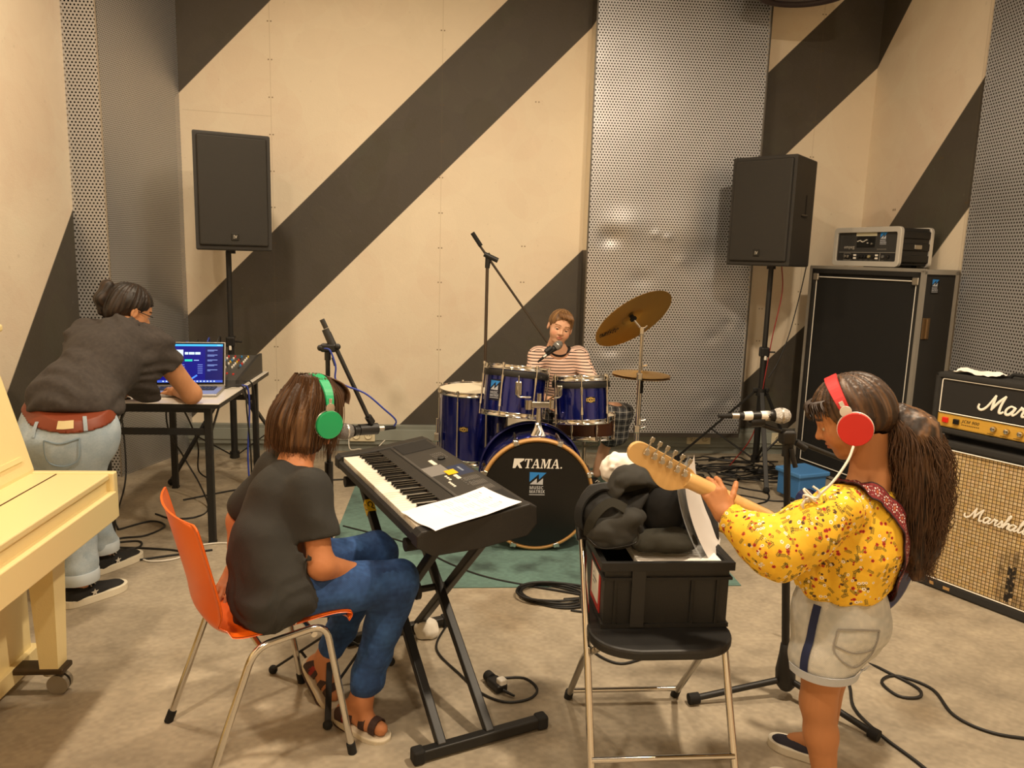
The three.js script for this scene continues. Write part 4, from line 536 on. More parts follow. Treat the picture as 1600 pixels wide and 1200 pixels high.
{ // crash cymbal, tilted towards the drummer
  const c = V(1.052, 1.169, -4.3), n = V(-0.40, 0.70, -0.56).normalize();
  const st = thing('cymbal_stand', 'straight chrome cymbal stand next to the hi-hat', 'stand', [1.112, 0, -4.3]);
  part('pole', [cyl(0.0125, 0.0125, 0.5, 0, 0.27, 0), cyl(0.0105, 0.0105, 0.35, 0, 0.66, 0), cyl(0.008, 0.008, 0.28, 0, 0.95, 0)], M.chrome, st);
  part('clamp', [rbox(0.034, 0.045, 0.034, 0.006, 0, 0.52, 0), bar([0.01, 0.52, 0], [0.05, 0.535, 0.01], 0.006), rbox(0.03, 0.04, 0.03, 0.006, 0, 0.83, 0), rbox(0.026, 0.045, 0.028, 0.006, -0.002, 1.095, 0)], M.chrome, st);
  part('tilter', [bar([0, 1.1, 0], c.clone().sub(V(1.112, 0, -4.3)).addScaledVector(n, -0.012), 0.006), bar([0.0, 1.1, 0], [0.028, 1.125, 0], 0.006)], M.chrome, st); tripodFeet(st, 0.3, 0.27, 0.3);
  const g = thing('crash_cymbal', 'large bronze cymbal tilted on its stand, underside lettering showing', 'cymbal', c.toArray()); g.quaternion.setFromUnitVectors(V(0, 1, 0), n);
  part('plate', cymbalGeo(0.245, 0.075, 0.028).translate(0, -0.014, 0), bronze, g);
  part('sleeve', [cyl(0.013, 0.013, 0.045, 0, 0.0, 0), cyl(0.02, 0.02, 0.012, 0, -0.012, 0)], M.rubber, g);
  // black lettering printed near the edge of the underside
  const tm = mat('#1a130a', 0.5, 0, { map: canvasTex(256, 96, (x) => { x.fillStyle = '#000'; x.fillRect(0, 0, 256, 96); }), alphaMap: canvasTex(256, 96, (x) => { x.fillStyle = '#000'; x.fillRect(0, 0, 256, 96); x.fillStyle = '#fff'; x.font = 'italic bold 72px serif'; x.textAlign = 'center'; x.fillText('paiste', 128, 66, 240); }, false), alphaTest: 0.5, side: THREE.DoubleSide });
  const q = g.quaternion.clone().invert(), dir = V(0.826 - 1.052, 1.025 - 1.169, 0).applyQuaternion(q); dir.y = 0; dir.normalize(); // towards the low edge
  const up = V(-dir.z, 0, dir.x); const pl = part('lettering', new THREE.PlaneGeometry(0.15, 0.1), tm, g, 'black lettering'); const zz = V(0, -1, 0); const basis = new THREE.Matrix4();
  const right = V(1, 0, 0).applyQuaternion(q); right.y = 0; right.normalize(); const upv = V().crossVectors(zz, right); basis.makeBasis(right, upv, zz); pl.quaternion.setFromRotationMatrix(basis); pl.position.copy(dir.multiplyScalar(0.165)).setY(-0.0135);
}
{ // hi-hat
  const x = 1.2, y = 0.792, z = -4.6, st = thing('hi_hat_stand', 'slim chrome hi-hat stand with pull rod', 'stand', [x, 0, z]);
  part('pole', [cyl(0.0125, 0.0125, 0.68, 0, 0.36, 0), cyl(0.0035, 0.0035, 0.5, 0, 0.94, 0)], M.chrome, st); part('seat_cup', [cyl(0.02, 0.014, 0.03, 0, 0.755, 0), cyl(0.018, 0.018, 0.06, 0, 0.71, 0)], M.rubber, st); part('clamp', [rbox(0.03, 0.045, 0.03, 0.006, 0, 0.5, 0), bar([0, 0.5, 0], [0.045, 0.51, 0], 0.006)], M.chrome, st); tripodFeet(st, 0.28, 0.25, 0.9);
  part('pedal', [flatBar([0, 0.02, 0.02], [0.0, 0.02, -0.28], 0.09, 0.012, V(1, 0, 0)), flatBar([0, 0.03, -0.26], [0, 0.1, 0.0], 0.075, 0.01, V(1, 0, 0))], M.steel, st);
  for (const [k, dy, l] of [[1, 0.006, 'upper hi-hat cymbal'], [-1, -0.008, 'lower hi-hat cymbal']]) { const g = thing('hi_hat_cymbal', l + ' on the slim stand', 'cymbal', [x, y + dy, z]); part('plate', cymbalGeo(0.178, 0.055, 0.02).rotateX(k > 0 ? 0 : PI), bronze, g); if (k > 0) part('clutch', [cyl(0.009, 0.009, 0.05, 0, 0.045, 0), bar([0, 0.05, 0], [0.03, 0.06, 0.01], 0.005), cyl(0.016, 0.016, 0.01, 0, 0.022, 0)], M.chrome, g); g.rotation.z = -1.5 * D; } }
{ const g = thing('drum_throne', 'round black drum stool under the drummer', 'stool', [0.78, 0, -4.95]); part('seat', lathe([[0, 0.42], [0.13, 0.42], [0.15, 0.435], [0.15, 0.46], [0.13, 0.475], [0, 0.478]], 32), M.black, g); part('post', cyl(0.014, 0.014, 0.4, 0, 0.22, 0), M.chrome, g); tripodFeet(g, 0.2, 0.22, 0.5); }
// ---------------------------------------------------------------- microphones and boom stands
function microphone(name, label, tail, head, col = '#1b1a19', opts = {}) { // from cable end to grille
  const a = A3(tail), b = A3(head), L = a.distanceTo(b), g = thing(name, label, 'microphone', a.toArray()); g.quaternion.setFromUnitVectors(V(0, 1, 0), b.clone().sub(a).normalize());
  part('body', lathe([[0, 0.03], [0.011, 0.03], [0.0115, 0.05], [0.0175, L - 0.065], [0.0205, L - 0.055], [0, L - 0.055]], 20), mat(col, 0.45, 0.2), g);
  part('grille', lathe([[0.019, L - 0.055], [0.0245, L - 0.046], [0.0265, L - 0.032], [0.0255, L - 0.02], [0.019, L - 0.006], [0.01, L], [0, L + 0.001]], 24), mat(opts.grille || '#8d8a86', 0.45, 0.7, { bumpMap: rep(weave, 2, 1), bumpScale: 0.003 }), g, 'wire mesh ball');
  part('grille_ring', cyl(0.0272, 0.0272, 0.005, 0, L - 0.033, 0, 24), mat('#b5b1aa', 0.35, 0.8), g);
  part('plug', [cyl(0.0095, 0.0095, 0.028, 0, 0.02, 0, 14)], M.satin, g, 'metal plug collar'); part('plug_boot', cyl(0.0085, 0.006, 0.045, 0, -0.016, 0, 14), M.rubber, g);
  for (const [y0, y1] of opts.tape || []) part('tape_wrap', lathe([[0.0125 + 0.006 * y0, L * y0], [0.0125 + 0.006 * y1 + 0.0006, L * y1]], 18), M.whitePlastic, g, 'white tape');
  return g;
}
{ // boom stand for the drummer
  const g = thing('microphone_stand', 'boom microphone stand reaching over to the drummer', 'stand', [0.23, 0, -4.5], 0, 'boom microphone stands'); const L = p => V(p[0] - 0.23, p[1], p[2] + 4.5);
  part('pole', [cyl(0.0095, 0.0095, 0.9, 0.0, 0.98, 0), cyl(0.0125, 0.0125, 0.55, 0, 0.28, 0)], mat('#5a4f45', 0.35, 0.7), g); part('boom', [bar(L([0.155, 1.585, -4.49]), L([0.6, 0.99, -4.52]), 0.007)], mat('#4c443c', 0.4, 0.6), g); part('counterweight', bar(L([0.139, 1.618, -4.485]), L([0.19, 1.545, -4.49]), 0.0125), M.rubber, g);
  part('boom_clutch', [bar([0, 1.42, 0], [0.005, 1.49, 0], 0.014, 0.018), bar([-0.02, 1.5, 0.01], [0.06, 1.465, 0.01], 0.015), bar(L([0.225, 1.5, -4.5]), L([0.245, 1.47, -4.5]), 0.018)], M.black, g);
  tripodFeet(g, 0.2, 0.3, 2.6, M.blackMetal); part('mic_clip', bar(L([0.59, 0.935, -4.51]), L([0.625, 0.96, -4.52]), 0.016, 0.018), M.black, g);
  microphone('vocal_microphone', 'black microphone at the drummer\'s chin', [0.572, 0.9, -4.5], [0.688, 0.992, -4.54]);
}
{ // boom stand for the keyboard player
  const X = -0.381, Z = -2.5, g = thing('microphone_stand', 'boom microphone stand in front of the child with green headphones', 'stand', [X, 0, Z], 0, 'boom microphone stands'); const L = p => V(p[0] - X, p[1], p[2] - Z);
  part('pole', [cyl(0.0075, 0.0075, 0.5, 0, 0.94, 0), cyl(0.011, 0.011, 0.72, 0, 0.40, 0), cyl(0.014, 0.014, 0.1, 0, 0.76, 0)], M.blackMetal, g); part('boom', bar(L([-0.377, 1.24, -2.5]), L([-0.252, 0.967, -2.49]), 0.007), M.blackMetal, g);
  part('counterweight', [bar(L([-0.398, 1.281, -2.5]), L([-0.385, 1.253, -2.5]), 0.008), bar(L([-0.388, 1.25, -2.5]), L([-0.364, 1.196, -2.5]), 0.0115, 0.013)], mat('#2a2928', 0.6), g);
  part('boom_clutch', [bar([0, 1.15, 0], [0, 1.185, 0], 0.01), rbox(0.05, 0.027, 0.03, 0.007, 0.003, 1.19, 0), sph(0.01, -0.022, 1.19, 0.008), sph(0.01, 0.033, 1.195, 0.008), bar([0.017, 1.16, 0.008], [0.025, 1.133, 0.008], 0.0045)], M.black, g);
  part('mic_clip', [bar(L([-0.252, 0.967, -2.49]), L([-0.24, 0.945, -2.5]), 0.012), bar(L([-0.28, 0.924, -2.482]), L([-0.225, 0.921, -2.518]), 0.0185, 0.0195)], M.black, g); tripodFeet(g, 0.2, 0.24, 0.1, M.blackMetal);
  microphone('vocal_microphone', 'silver-headed microphone at the mouth of the child with green headphones', [-0.2, 0.919, -2.534], [-0.347, 0.926, -2.438], '#201f1d');
  single('microphone_cable', tube([[-0.392, 1.19, -2.488], [-0.371, 1.183, -2.485], [-0.354, 1.133, -2.485], [-0.354, 1.09, -2.483], [-0.321, 1.07, -2.48], [-0.258, 1.045, -2.478], [-0.2, 0.99, -2.5], [-0.165, 0.945, -2.54], [-0.172, 0.92, -2.551]], 0.003, 60), M.cableBlue, 'blue cable looping from the boom to the keyboard microphone', 'cable');
}
{ // boom stand of the guitarist
  const X = 1.205, Z = -2.39, g = thing('microphone_stand', 'black microphone stand in front of the guitarist', 'stand', [X, 0, Z], 0, 'boom microphone stands');
  part('pole', [cyl(0.011, 0.011, 0.42, -0.062, 0.72, 0.004).translate(0.062, 0, 0), cyl(0.0135, 0.0135, 0.6, 0, 0.33, 0), lathe([[0.02, 0.03], [0.034, 0.05], [0.034, 0.1], [0.022, 0.16], [0.016, 0.2], [0, 0.2]], 20), cyl(0.015, 0.02, 0.14, 0, 0.62, 0)], M.blackMetal, g);
  g.children[0].geometry.applyMatrix4(new THREE.Matrix4().makeShear(0, 0, -0.085, 0, 0, 0)); // the pole leans slightly towards the drums
  part('boom_clutch', [rbox(0.05, 0.05, 0.045, 0.012, -0.078, 0.935, 0), cyl(0.016, 0.016, 0.06, -0.075, 0.9, 0), bar([-0.05, 0.92, 0.01], [-0.02, 0.9, 0.02], 0.012), bar([-0.07, 0.9, 0.02], [-0.055, 0.84, 0.03], 0.008)], M.black, g);
  part('boom', bar([-0.075, 0.945, 0.0], [-0.215, 0.99, 0.0], 0.008), M.blackMetal, g); part('mic_clip', bar([-0.21, 0.985, 0], [-0.165, 0.99, 0], 0.018, 0.02), M.black, g);
  part('boom_rear', bar([-0.07, 0.93, 0.0], [0.28, 0.8, -0.02], 0.008), M.blackMetal, g);
  for (const [dx, dz] of [[-0.36, 0.035], [0.19, 0.265], [0.2, -0.3]]) { const l = part('leg', bar([0, 0.07, 0], [dx * 0.93, 0.022, dz * 0.93], 0.011), M.blackMetal, g); part('foot', bar([dx * 0.9, 0.022, dz * 0.9], [dx, 0.02, dz], 0.019, 0.019), M.rubber, l); }
  microphone('vocal_microphone', 'silver-headed microphone with white tape in front of the guitarist', [0.925, 1.005, -2.385], [1.128, 1.008, -2.385], '#1d1c1b', { grille: '#c9c6c1', tape: [[0.22, 0.36], [0.5, 0.66]] });
}
// ---------------------------------------------------------------- folding table with laptop, mixer and small things
{ const g = thing('folding_table', 'white-topped folding table with black square legs', 'table', [-1.43, 0, -4.34]);
  const W = 0.64, L = 1.06; part('tabletop', rbox(W, 0.024, L, 0.004, 0, 0.728, 0), mat('#d5cfc3', 0.4), g, 'pale laminate top'); part('edge_band', [box(W + 0.004, 0.02, 0.004, 0, 0.726, L / 2), box(W + 0.004, 0.02, 0.004, 0, 0.726, -L / 2), box(0.004, 0.02, L, W / 2, 0.726, 0), box(0.004, 0.02, L, -W / 2, 0.726, 0)], M.black, g, 'black edge band');
  for (const sx of [-1, 1]) for (const sz of [-1, 1]) part('leg', [rbox(0.034, 0.71, 0.034, 0.004, sx * 0.25, 0.36, sz * 0.47), box(0.036, 0.012, 0.036, sx * 0.25, 0.006, sz * 0.47)], M.blackMetal, g);
  for (const sz of [-1, 1]) part('crossbar', [rbox(0.47, 0.034, 0.02, 0.004, 0, 0.585, sz * 0.47), rbox(0.47, 0.03, 0.03, 0.004, 0, 0.7, sz * 0.47)], M.blackMetal, g);
  for (const sx of [-1, 1]) { part('apron_rail', rbox(0.025, 0.03, 0.94, 0.004, sx * 0.25, 0.7, 0), M.blackMetal, g); for (const sz of [-1, 1]) part('folding_brace', flatBar([sx * 0.235, 0.5, sz * 0.46], [sx * 0.235, 0.69, sz * 0.2], 0.018, 0.006, V(0, 1, 0)), M.blackMetal, g); }
}
{ // laptop, screen towards the camera
  const g = thing('laptop', 'open silver laptop with a glowing dark blue screen', 'laptop', [-1.36, 0.742, -4.09], 6 * D);
  part('base', [rbox(0.36, 0.014, 0.25, 0.007, 0, 0.007, 0, 3)], mat('#b9b8b6', 0.4, 0.8), g, 'silver base');
  const kb = part('keyboard', rbox(0.29, 0.002, 0.105, 0.001, 0, 0.0145, -0.045), mat('#161618', 0.6), g); const kc = rbox(0.017, 0.003, 0.015, 0.0012, 0, 0, 0, 1), km = mat('#1d1d20', 0.5); for (let j = 0; j < 5; j++) for (let i = 0; i < 14; i++) { const k = part('key', kc, km, kb); k.position.set(-0.133 + i * 0.0205, 0.0165, -0.085 + j * 0.02); }
  part('trackpad', rbox(0.1, 0.001, 0.065, 0.0004, 0, 0.0145, 0.07), mat('#a7a6a5', 0.35, 0.6), g);
  const lid = part('lid', rbox(0.36, 0.24, 0.008, 0.004, 0, 0.12, 0, 3), mat('#b0afad', 0.4, 0.8), g); lid.position.set(0, 0.013, -0.122); lid.rotation.x = -14 * D;
  part('bezel', box(0.348, 0.226, 0.001, 0, 0.122, 0.0045), M.blackGloss, lid);
  const ui = canvasTex(768, 480, (c, w, h) => {
    c.fillStyle = '#080a70'; c.fillRect(0, 0, w, h); c.fillStyle = '#0a0f55'; c.fillRect(560, 30, 208, 420); c.fillStyle = '#3cb0f0'; c.fillRect(0, 0, w, 26); c.fillStyle = '#9fd0ee'; c.fillRect(40, 8, 90, 8); c.fillRect(700, 8, 40, 8);
    c.fillStyle = '#cfd9e6'; c.fillRect(150, 70, 150, 150); c.fillStyle = '#5c7f9a'; c.beginPath(); c.ellipse(230, 165, 52, 18, -0.5, 0, 7); c.fill(); c.fillStyle = '#cfe4ff'; for (const [x, q] of [[318, 40], [366, 66], [440, 62]]) c.fillRect(x, 100, q, 30); c.fillStyle = '#23c9a9'; c.fillRect(318, 190, 90, 26); c.fillStyle = '#8fa8d8'; c.fillRect(425, 196, 60, 12);
    for (let i = 0; i < 5; i++) { c.fillStyle = 'rgba(150,175,230,0.8)'; c.fillRect(150, 255 + i * 26, 120 + 60 * rnd(), 7); c.fillRect(470, 255 + i * 26, 60, 7); c.fillRect(585, 70 + i * 62, 120, 8); c.fillRect(585, 84 + i * 62, 80 * rnd() + 30, 6); }
    c.fillStyle = '#e8c7d8'; c.fillRect(220, 380, 110, 70); c.fillStyle = '#4b86e6'; c.save(); c.translate(420, 420); c.rotate(-0.6); c.fillRect(-55, -10, 110, 20); c.restore(); c.fillStyle = '#3b56b8'; c.fillRect(0, 452, w, 28); c.fillStyle = '#cfe0ff'; for (let i = 0; i < 16; i++) c.fillRect(60 + i * 40, 458, 18, 14);
  });
  part('screen', new THREE.PlaneGeometry(0.332, 0.208).translate(0, 0.124, 0.0055), new THREE.MeshStandardMaterial({ color: '#05060a', roughness: 0.3, emissive: '#ffffff', emissiveMap: ui, emissiveIntensity: 1.5 }), lid, 'screen showing a blue music page');
  const sl = new THREE.RectAreaLight(new THREE.Color().setRGB(0.25, 0.45, 1), 0.8, 0.33, 0.2); sl.position.set(0, 0.124, 0.007); sl.rotation.y = PI; sl.name = 'screen_light'; lid.add(sl);
}
{ const g = thing('mixing_desk', 'grey audio mixer with coloured knobs behind the laptop', 'mixer', [-1.4, 0.74, -4.55]);
  const prof = [[-0.26, 0], [0.26, 0], [0.26, 0.035], [0.2, 0.045], [-0.2, 0.105], [-0.26, 0.105]];
  part('chassis', extrude(prof.map(p => [-p[0], p[1]]), 0.5, 0.004).rotateY(PI / 2).translate(-0.25, 0, 0).scale(1, 1, -1).scale(1, 1, -1), mat('#4a4a49', 0.5, 0.2, { side: THREE.DoubleSide }), g);
  for (const s of [-1, 1]) part('end_cheek', extrude(prof.map(p => [-p[0] * 1.03, p[1] * 1.12]), 0.014, 0.002).rotateY(PI / 2).translate(s * 0.258 - 0.007, 0, 0), mat('#2c2b2a', 0.55), g);
  const cols = ['#c9352b', '#e8e4da', '#2f7fb8', '#d8b23a', '#e8e4da', '#3a3a3a', '#e8e4da', '#c9352b'].map(c => mat(c, 0.45)); const kg = lathe([[0, 0.014], [0.005, 0.014], [0.006, 0], [0, 0]], 10); const fg = rbox(0.009, 0.01, 0.018, 0.002);
  for (let i = 0; i < 12; i++) { for (let j = 0; j < 7; j++) { const z = -0.17 + j * 0.036, y = 0.045 + (0.2 - z) / 0.4 * 0.06 + 0.003; const k = part('knob', kg, cols[(i < 10 ? j : (i + j * 3)) % 8], g); k.position.set(-0.21 + i * 0.038, y, z); } const f = part('fader', fg, i > 9 ? cols[0] : cols[1], g); const z = 0.11 + 0.06 * rnd(); f.position.set(-0.21 + i * 0.038, 0.045 + (0.2 - z) / 0.4 * 0.06 + 0.006, z); }
}
{ const g = thing('audio_interface', 'small black box beside the laptop', 'audio device', [-1.615, 0.74, -4.2], 0.1); part('case', rbox(0.11, 0.15, 0.14, 0.01, 0, 0.075, 0), M.black, g); part('front_grille', rbox(0.095, 0.13, 0.006, 0.003, 0, 0.076, 0.071), mat('#202020', 0.8), g); }
{ const g = thing('ballpoint_pen', 'white pen with red tip lying left of the laptop', 'pen', [-1.585, 0.745, -4.02], 0.9); part('barrel', rot(cyl(0.0045, 0.0045, 0.12, 0, 0, 0, 10), 0, 0, PI / 2), M.whitePlastic, g); part('cap', rot(cyl(0.005, 0.0048, 0.04, 0, 0, 0, 10), 0, 0, PI / 2).translate(0.07, 0, 0), mat('#c2241d', 0.4), g); }
single('smartphone', rbox(0.07, 0.009, 0.14, 0.004, 0, 0, 0, 2).rotateY(0.7).translate(-1.63, 0.7445, -3.93), M.blackGloss, 'black phone lying at the table corner', 'phone');
{ const g = single('paper_sheet', rbox(0.12, 0.0015, 0.17, 0.0005).rotateY(0.5).translate(-1.56, 0.741, -4.08), M.paper, 'white paper under the pen on the folding table', 'paper'); }
// ---------------------------------------------------------------- cream upright piano, cut by the left edge of the frame
{ const cream = mat('#ecd9a0', 0.38, 0, { clearcoat: 0.35, clearcoatRoughness: 0.25, bumpMap: rep(grain, 3, 3), bumpScale: 0.0004 }); const z1 = -2.66, z0 = -1.2, L = z1 - z0;
  const g = thing('upright_piano', 'cream-painted upright piano with closed lid', 'piano', [-1.42, 0, (z0 + z1) / 2]); const h = Math.abs(L) / 2;
  part('keybed', rbox(0.34, 0.1, 2 * h, 0.006, 0.122, 0.61, 0), cream, g);
  part('key_slip', [rbox(0.26, 0.05, 2 * h - 0.02, 0.004, 0.135, 0.681, 0)], cream, g, 'front rail');
  part('key_lid', [rbox(0.17, 0.022, 2 * h - 0.03, 0.006, 0.192, 0.713, 0, 3)], cream, g, 'closed front lid flap'); part('key_lid', rbox(0.115, 0.022, 2 * h - 0.03, 0.006, 0.046, 0.713, 0, 3), cream, g, 'closed rear lid flap');
  part('hinge', bar([0.1055, 0.721, -h + 0.02], [0.1055, 0.721, h - 0.02], 0.0035, 0.0035, 8), mat('#6a4d2a', 0.45, 0.6), g, 'dark hinge line');
  part('end_cheek', rbox(0.33, 0.166, 0.03, 0.006, 0.125, 0.643, -h - 0.004, 3), cream, g);
  // upper panel leans back
  const prof = [[0.02, 0.7], [0.02, 0.735], [-0.012, 0.86], [-0.07, 1.08], [-0.07, 1.2], [-0.42, 1.2], [-0.42, 0.7]]; part('upper_case', extrude(prof, 2 * h, 0.004).translate(0, 0, -h), cream, g); part('panel_moulding', extrude([[0, 0], [0.012, 0.004], [0.012, 0.02], [0, 0.02]], 2 * h - 0.1).rotateZ(0.27).translate(0.009, 0.77, -h + 0.05), cream, g);
  part('lid_top', rbox(0.39, 0.025, 2 * h + 0.03, 0.008, -0.24, 1.215, 0, 3), cream, g);
  part('lower_panel', rbox(0.03, 0.5, 2 * h - 0.05, 0.004, -0.03, 0.325, 0), cream, g); part('lower_case', box(0.36, 0.55, 2 * h - 0.02, -0.24, 0.335, 0), cream, g); part('plinth', rbox(0.05, 0.06, 2 * h, 0.004, -0.02, 0.07, 0), cream, g);
  for (const s of [-1, 1]) { const zz = s * (h - 0.15); const lg = new THREE.CylinderGeometry(0.062, 0.042, 0.48, 4, 1).toNonIndexed(); lg.computeVertexNormals(); lg.rotateY(PI / 4).translate(0.118, 0.335, zz); part('leg', lg, cream, g, 'tapered square leg');
    const t = part('toe_block', rbox(0.2, 0.02, 0.07, 0.006, 0.065, 0.088, zz), mat('#4a3d2c', 0.45, 0.5), g, 'dark metal castor plate'); part('castor', [rot(cyl(0.034, 0.034, 0.016, 0, 0, 0, 24), PI / 2).translate(0.135, 0.034, zz - 0.013), rot(cyl(0.034, 0.034, 0.016, 0, 0, 0, 24), PI / 2).translate(0.135, 0.034, zz + 0.013), rbox(0.03, 0.045, 0.012, 0.004, 0.125, 0.06, zz), cyl(0.022, 0.024, 0.014, 0.11, 0.074, zz)], M.satin, t, 'metal castor'); }
}
// ---------------------------------------------------------------- orange moulded chair
{ const org = mat('#e8620c', 0.36, 0, { clearcoat: 0.3, clearcoatRoughness: 0.3 });
  const th = Math.atan2(0.87, -0.49); // local +z turned to the facing direction
  const g = thing('moulded_chair', 'orange plastic shell chair with chrome tube legs', 'chair', [-0.545, 0, -2.245], th);
  // shell surface: param u across, v from front lip over the seat to the top of the back
  const prof = v => { const P = [[0.19, 0.415], [0.2, 0.435], [0.15, 0.445], [0.04, 0.437], [-0.08, 0.428], [-0.145, 0.432], [-0.185, 0.47], [-0.2, 0.55], [-0.225, 0.66], [-0.25, 0.765], [-0.258, 0.785]]; const f = v * (P.length - 1), i = Math.min(P.length - 2, Math.floor(f)), t = f - i; const q = k => P[clamp(k, 0, P.length - 1)]; const cr = (a, b, c, d) => 0.5 * ((2 * b) + (-a + c) * t + (2 * a - 5 * b + 4 * c - d) * t * t + (-a + 3 * b - 3 * c + d) * t * t * t); return [cr(q(i - 1)[0], q(i)[0], q(i + 1)[0], q(i + 2)[0]), cr(q(i - 1)[1], q(i)[1], q(i + 1)[1], q(i + 2)[1])]; };
  const NU = 24, NV = 48, mk = off => { const P = []; for (let j = 0; j <= NV; j++) { const v = j / NV, [z, y] = prof(v), [z2, y2] = prof(Math.min(1, v + 0.01)), [z1, y1] = prof(Math.max(0, v - 0.01)); const tl = Math.hypot(z2 - z1, y2 - y1) || 1, ny = (z1 - z2) / tl * -1, nz = (y2 - y1) / tl * -1; for (let i = 0; i <= NU; i++) { const u = i / NU * 2 - 1; const waist = 0.205 + 0.012 * Math.cos(v * 6.28) - 0.035 * Math.exp(-Math.pow((v - 0.56) / 0.09, 2)) - 0.02 * sstep(0.9, 1, v); const dish = 0.03 * u * u * u * u * (v < 0.55 ? 1 : 0.8); const lip = Math.abs(u) > 0.9 ? (Math.abs(u) - 0.9) * 0.16 * (v < 0.5 ? -1 : 0) : 0;
      const back = sstep(0.5, 0.66, v); P.push(V(u * waist * (1 - 0.05 * sstep(0.93, 1, v) * u * u), y + (1 - back) * (dish + lip) + ny * off * (1 - back), z + back * (0.035 * u * u) + nz * off - back * off * 0.5)); } } return P; };
  const A = mk(0), B = A.map((p, k) => { const v = Math.floor(k / (NU + 1)) / NV; const back = sstep(0.45, 0.62, v); return p.clone().add(V(0, -0.006 * (1 - back), -0.006 * back)); }); const pos = [], idx = []; for (const p of [...A, ...B]) pos.push(p.x, p.y, p.z); const W = NU + 1, N = A.length;
  for (let j = 0; j < NV; j++) for (let i = 0; i < NU; i++) { const a = j * W + i, b = a + W; idx.push(a, a + 1, b, b, a + 1, b + 1, N + a, N + b, N + a + 1, N + b, N + b + 1, N + a + 1); }
  const edge = (a, b) => idx.push(a, N + a, b, b, N + a, N + b); for (let i = 0; i < NU; i++) { edge(i + 1, i); edge(NV * W + i, NV * W + i + 1); } for (let j = 0; j < NV; j++) { edge(j * W, (j + 1) * W); edge((j + 1) * W + NU, j * W + NU); }
  const sg = new THREE.BufferGeometry(); sg.setAttribute('position', new THREE.Float32BufferAttribute(pos, 3)); sg.setIndex(idx); sg.computeVertexNormals(); org.side = THREE.DoubleSide; part('seat_shell', sg, org, g, 'orange moulded shell');
  for (const s of [-1, 1]) { const x = s * 0.215; const f = part('leg_frame', bent([[s * 0.225, 0.02, -0.235], [x, 0.415, -0.085], [x, 0.432, 0.12], [s * 0.228, 0.02, 0.19]], 0.05, 0.0105), M.chrome, g, 'bent chrome leg frame'); part('foot_cap', bar([s * 0.2252, 0.0, -0.243], [s * 0.2245, 0.035, -0.229], 0.0135), M.rubber, f); part('foot_cap', bar([s * 0.2283, 0.0, 0.193], [s * 0.2275, 0.035, 0.187], 0.0135), M.rubber, f); }
  part('cross_tube', [bar([-0.2, 0.395, -0.06], [0.2, 0.395, -0.06], 0.009), bar([-0.2, 0.4, 0.09], [0.2, 0.4, 0.09], 0.009)], M.chrome, g);
}
// ---------------------------------------------------------------- electronic keyboard on its X stand
const KP = [-0.072, 0, -2.571], KT = -67.9 * D;
{ const g = thing('keyboard_stand', 'black double X-frame keyboard stand', 'stand', KP, KT); const m = M.blackMetal, Y = V(0, 0, 1);
  for (const z of [0.1, -0.06]) part('leg', flatBar([0.45, 0.03, z], [-0.40, 0.615, z], 0.03, 0.03, Y), m, g);
  for (const z of [0.06, -0.1]) part('leg', flatBar([-0.315, 0.03, z], [0.3, 0.61, z], 0.03, 0.03, Y), m, g);
  part('pivot', [rot(cyl(0.012, 0.012, 0.2, 0, 0, 0, 24), PI / 2).translate(0.0, 0.33, 0), rot(cyl(0.034, 0.034, 0.014, 0, 0, 0, 24), PI / 2).translate(0.0, 0.33, 0.02)], M.black, g); part('locking_knob', rot(lathe([[0, 0.03], [0.02, 0.028], [0.024, 0], [0, 0]], 12), PI / 2).translate(0.0, 0.33, 0.115), M.black, g);
  for (const [x, a, b] of [[0.45, 0.19, -0.255], [-0.315, 0.19, -0.235]]) { const f = part('foot_bar', flatBar([x, 0.024, a], [x, 0.024, b], 0.034, 0.034, V(1, 0, 0)), m, g); for (const q of [a, b]) part('foot_cap', flatBar([x, 0.024, q - Math.sign(q) * 0.032], [x, 0.024, q + Math.sign(q) * 0.006], 0.042, 0.044, V(1, 0, 0)), M.rubber, f); }
  for (const x of [0.3, -0.4]) { const f = part('support_bar', bar([x, 0.628, 0.165], [x, 0.628, -0.165], 0.016), m, g); for (const q of [1, -1]) part('foam_sleeve', bar([x, 0.628, q * 0.1], [x, 0.628, q * 0.17], 0.021), M.rubber, f); }
  const tp = printed(96, 128, (c) => { c.fillStyle = '#d8b822'; c.fillRect(0, 0, 96, 128); c.strokeStyle = '#161410'; c.lineWidth = 13; c.beginPath(); c.arc(48, 56, 26, 2.2, 7.3); c.stroke(); c.beginPath(); c.moveTo(48, 82); c.lineTo(84, 108); c.stroke(); }, 0.5); const t = part('tape_label', new THREE.BoxGeometry(0.0315, 0.055, 0.0315), tp, g, 'yellow tape with a black mark'); t.position.set(-0.302, 0.5476, 0.1); t.rotation.z = Math.atan2(0.85, 0.585);
}
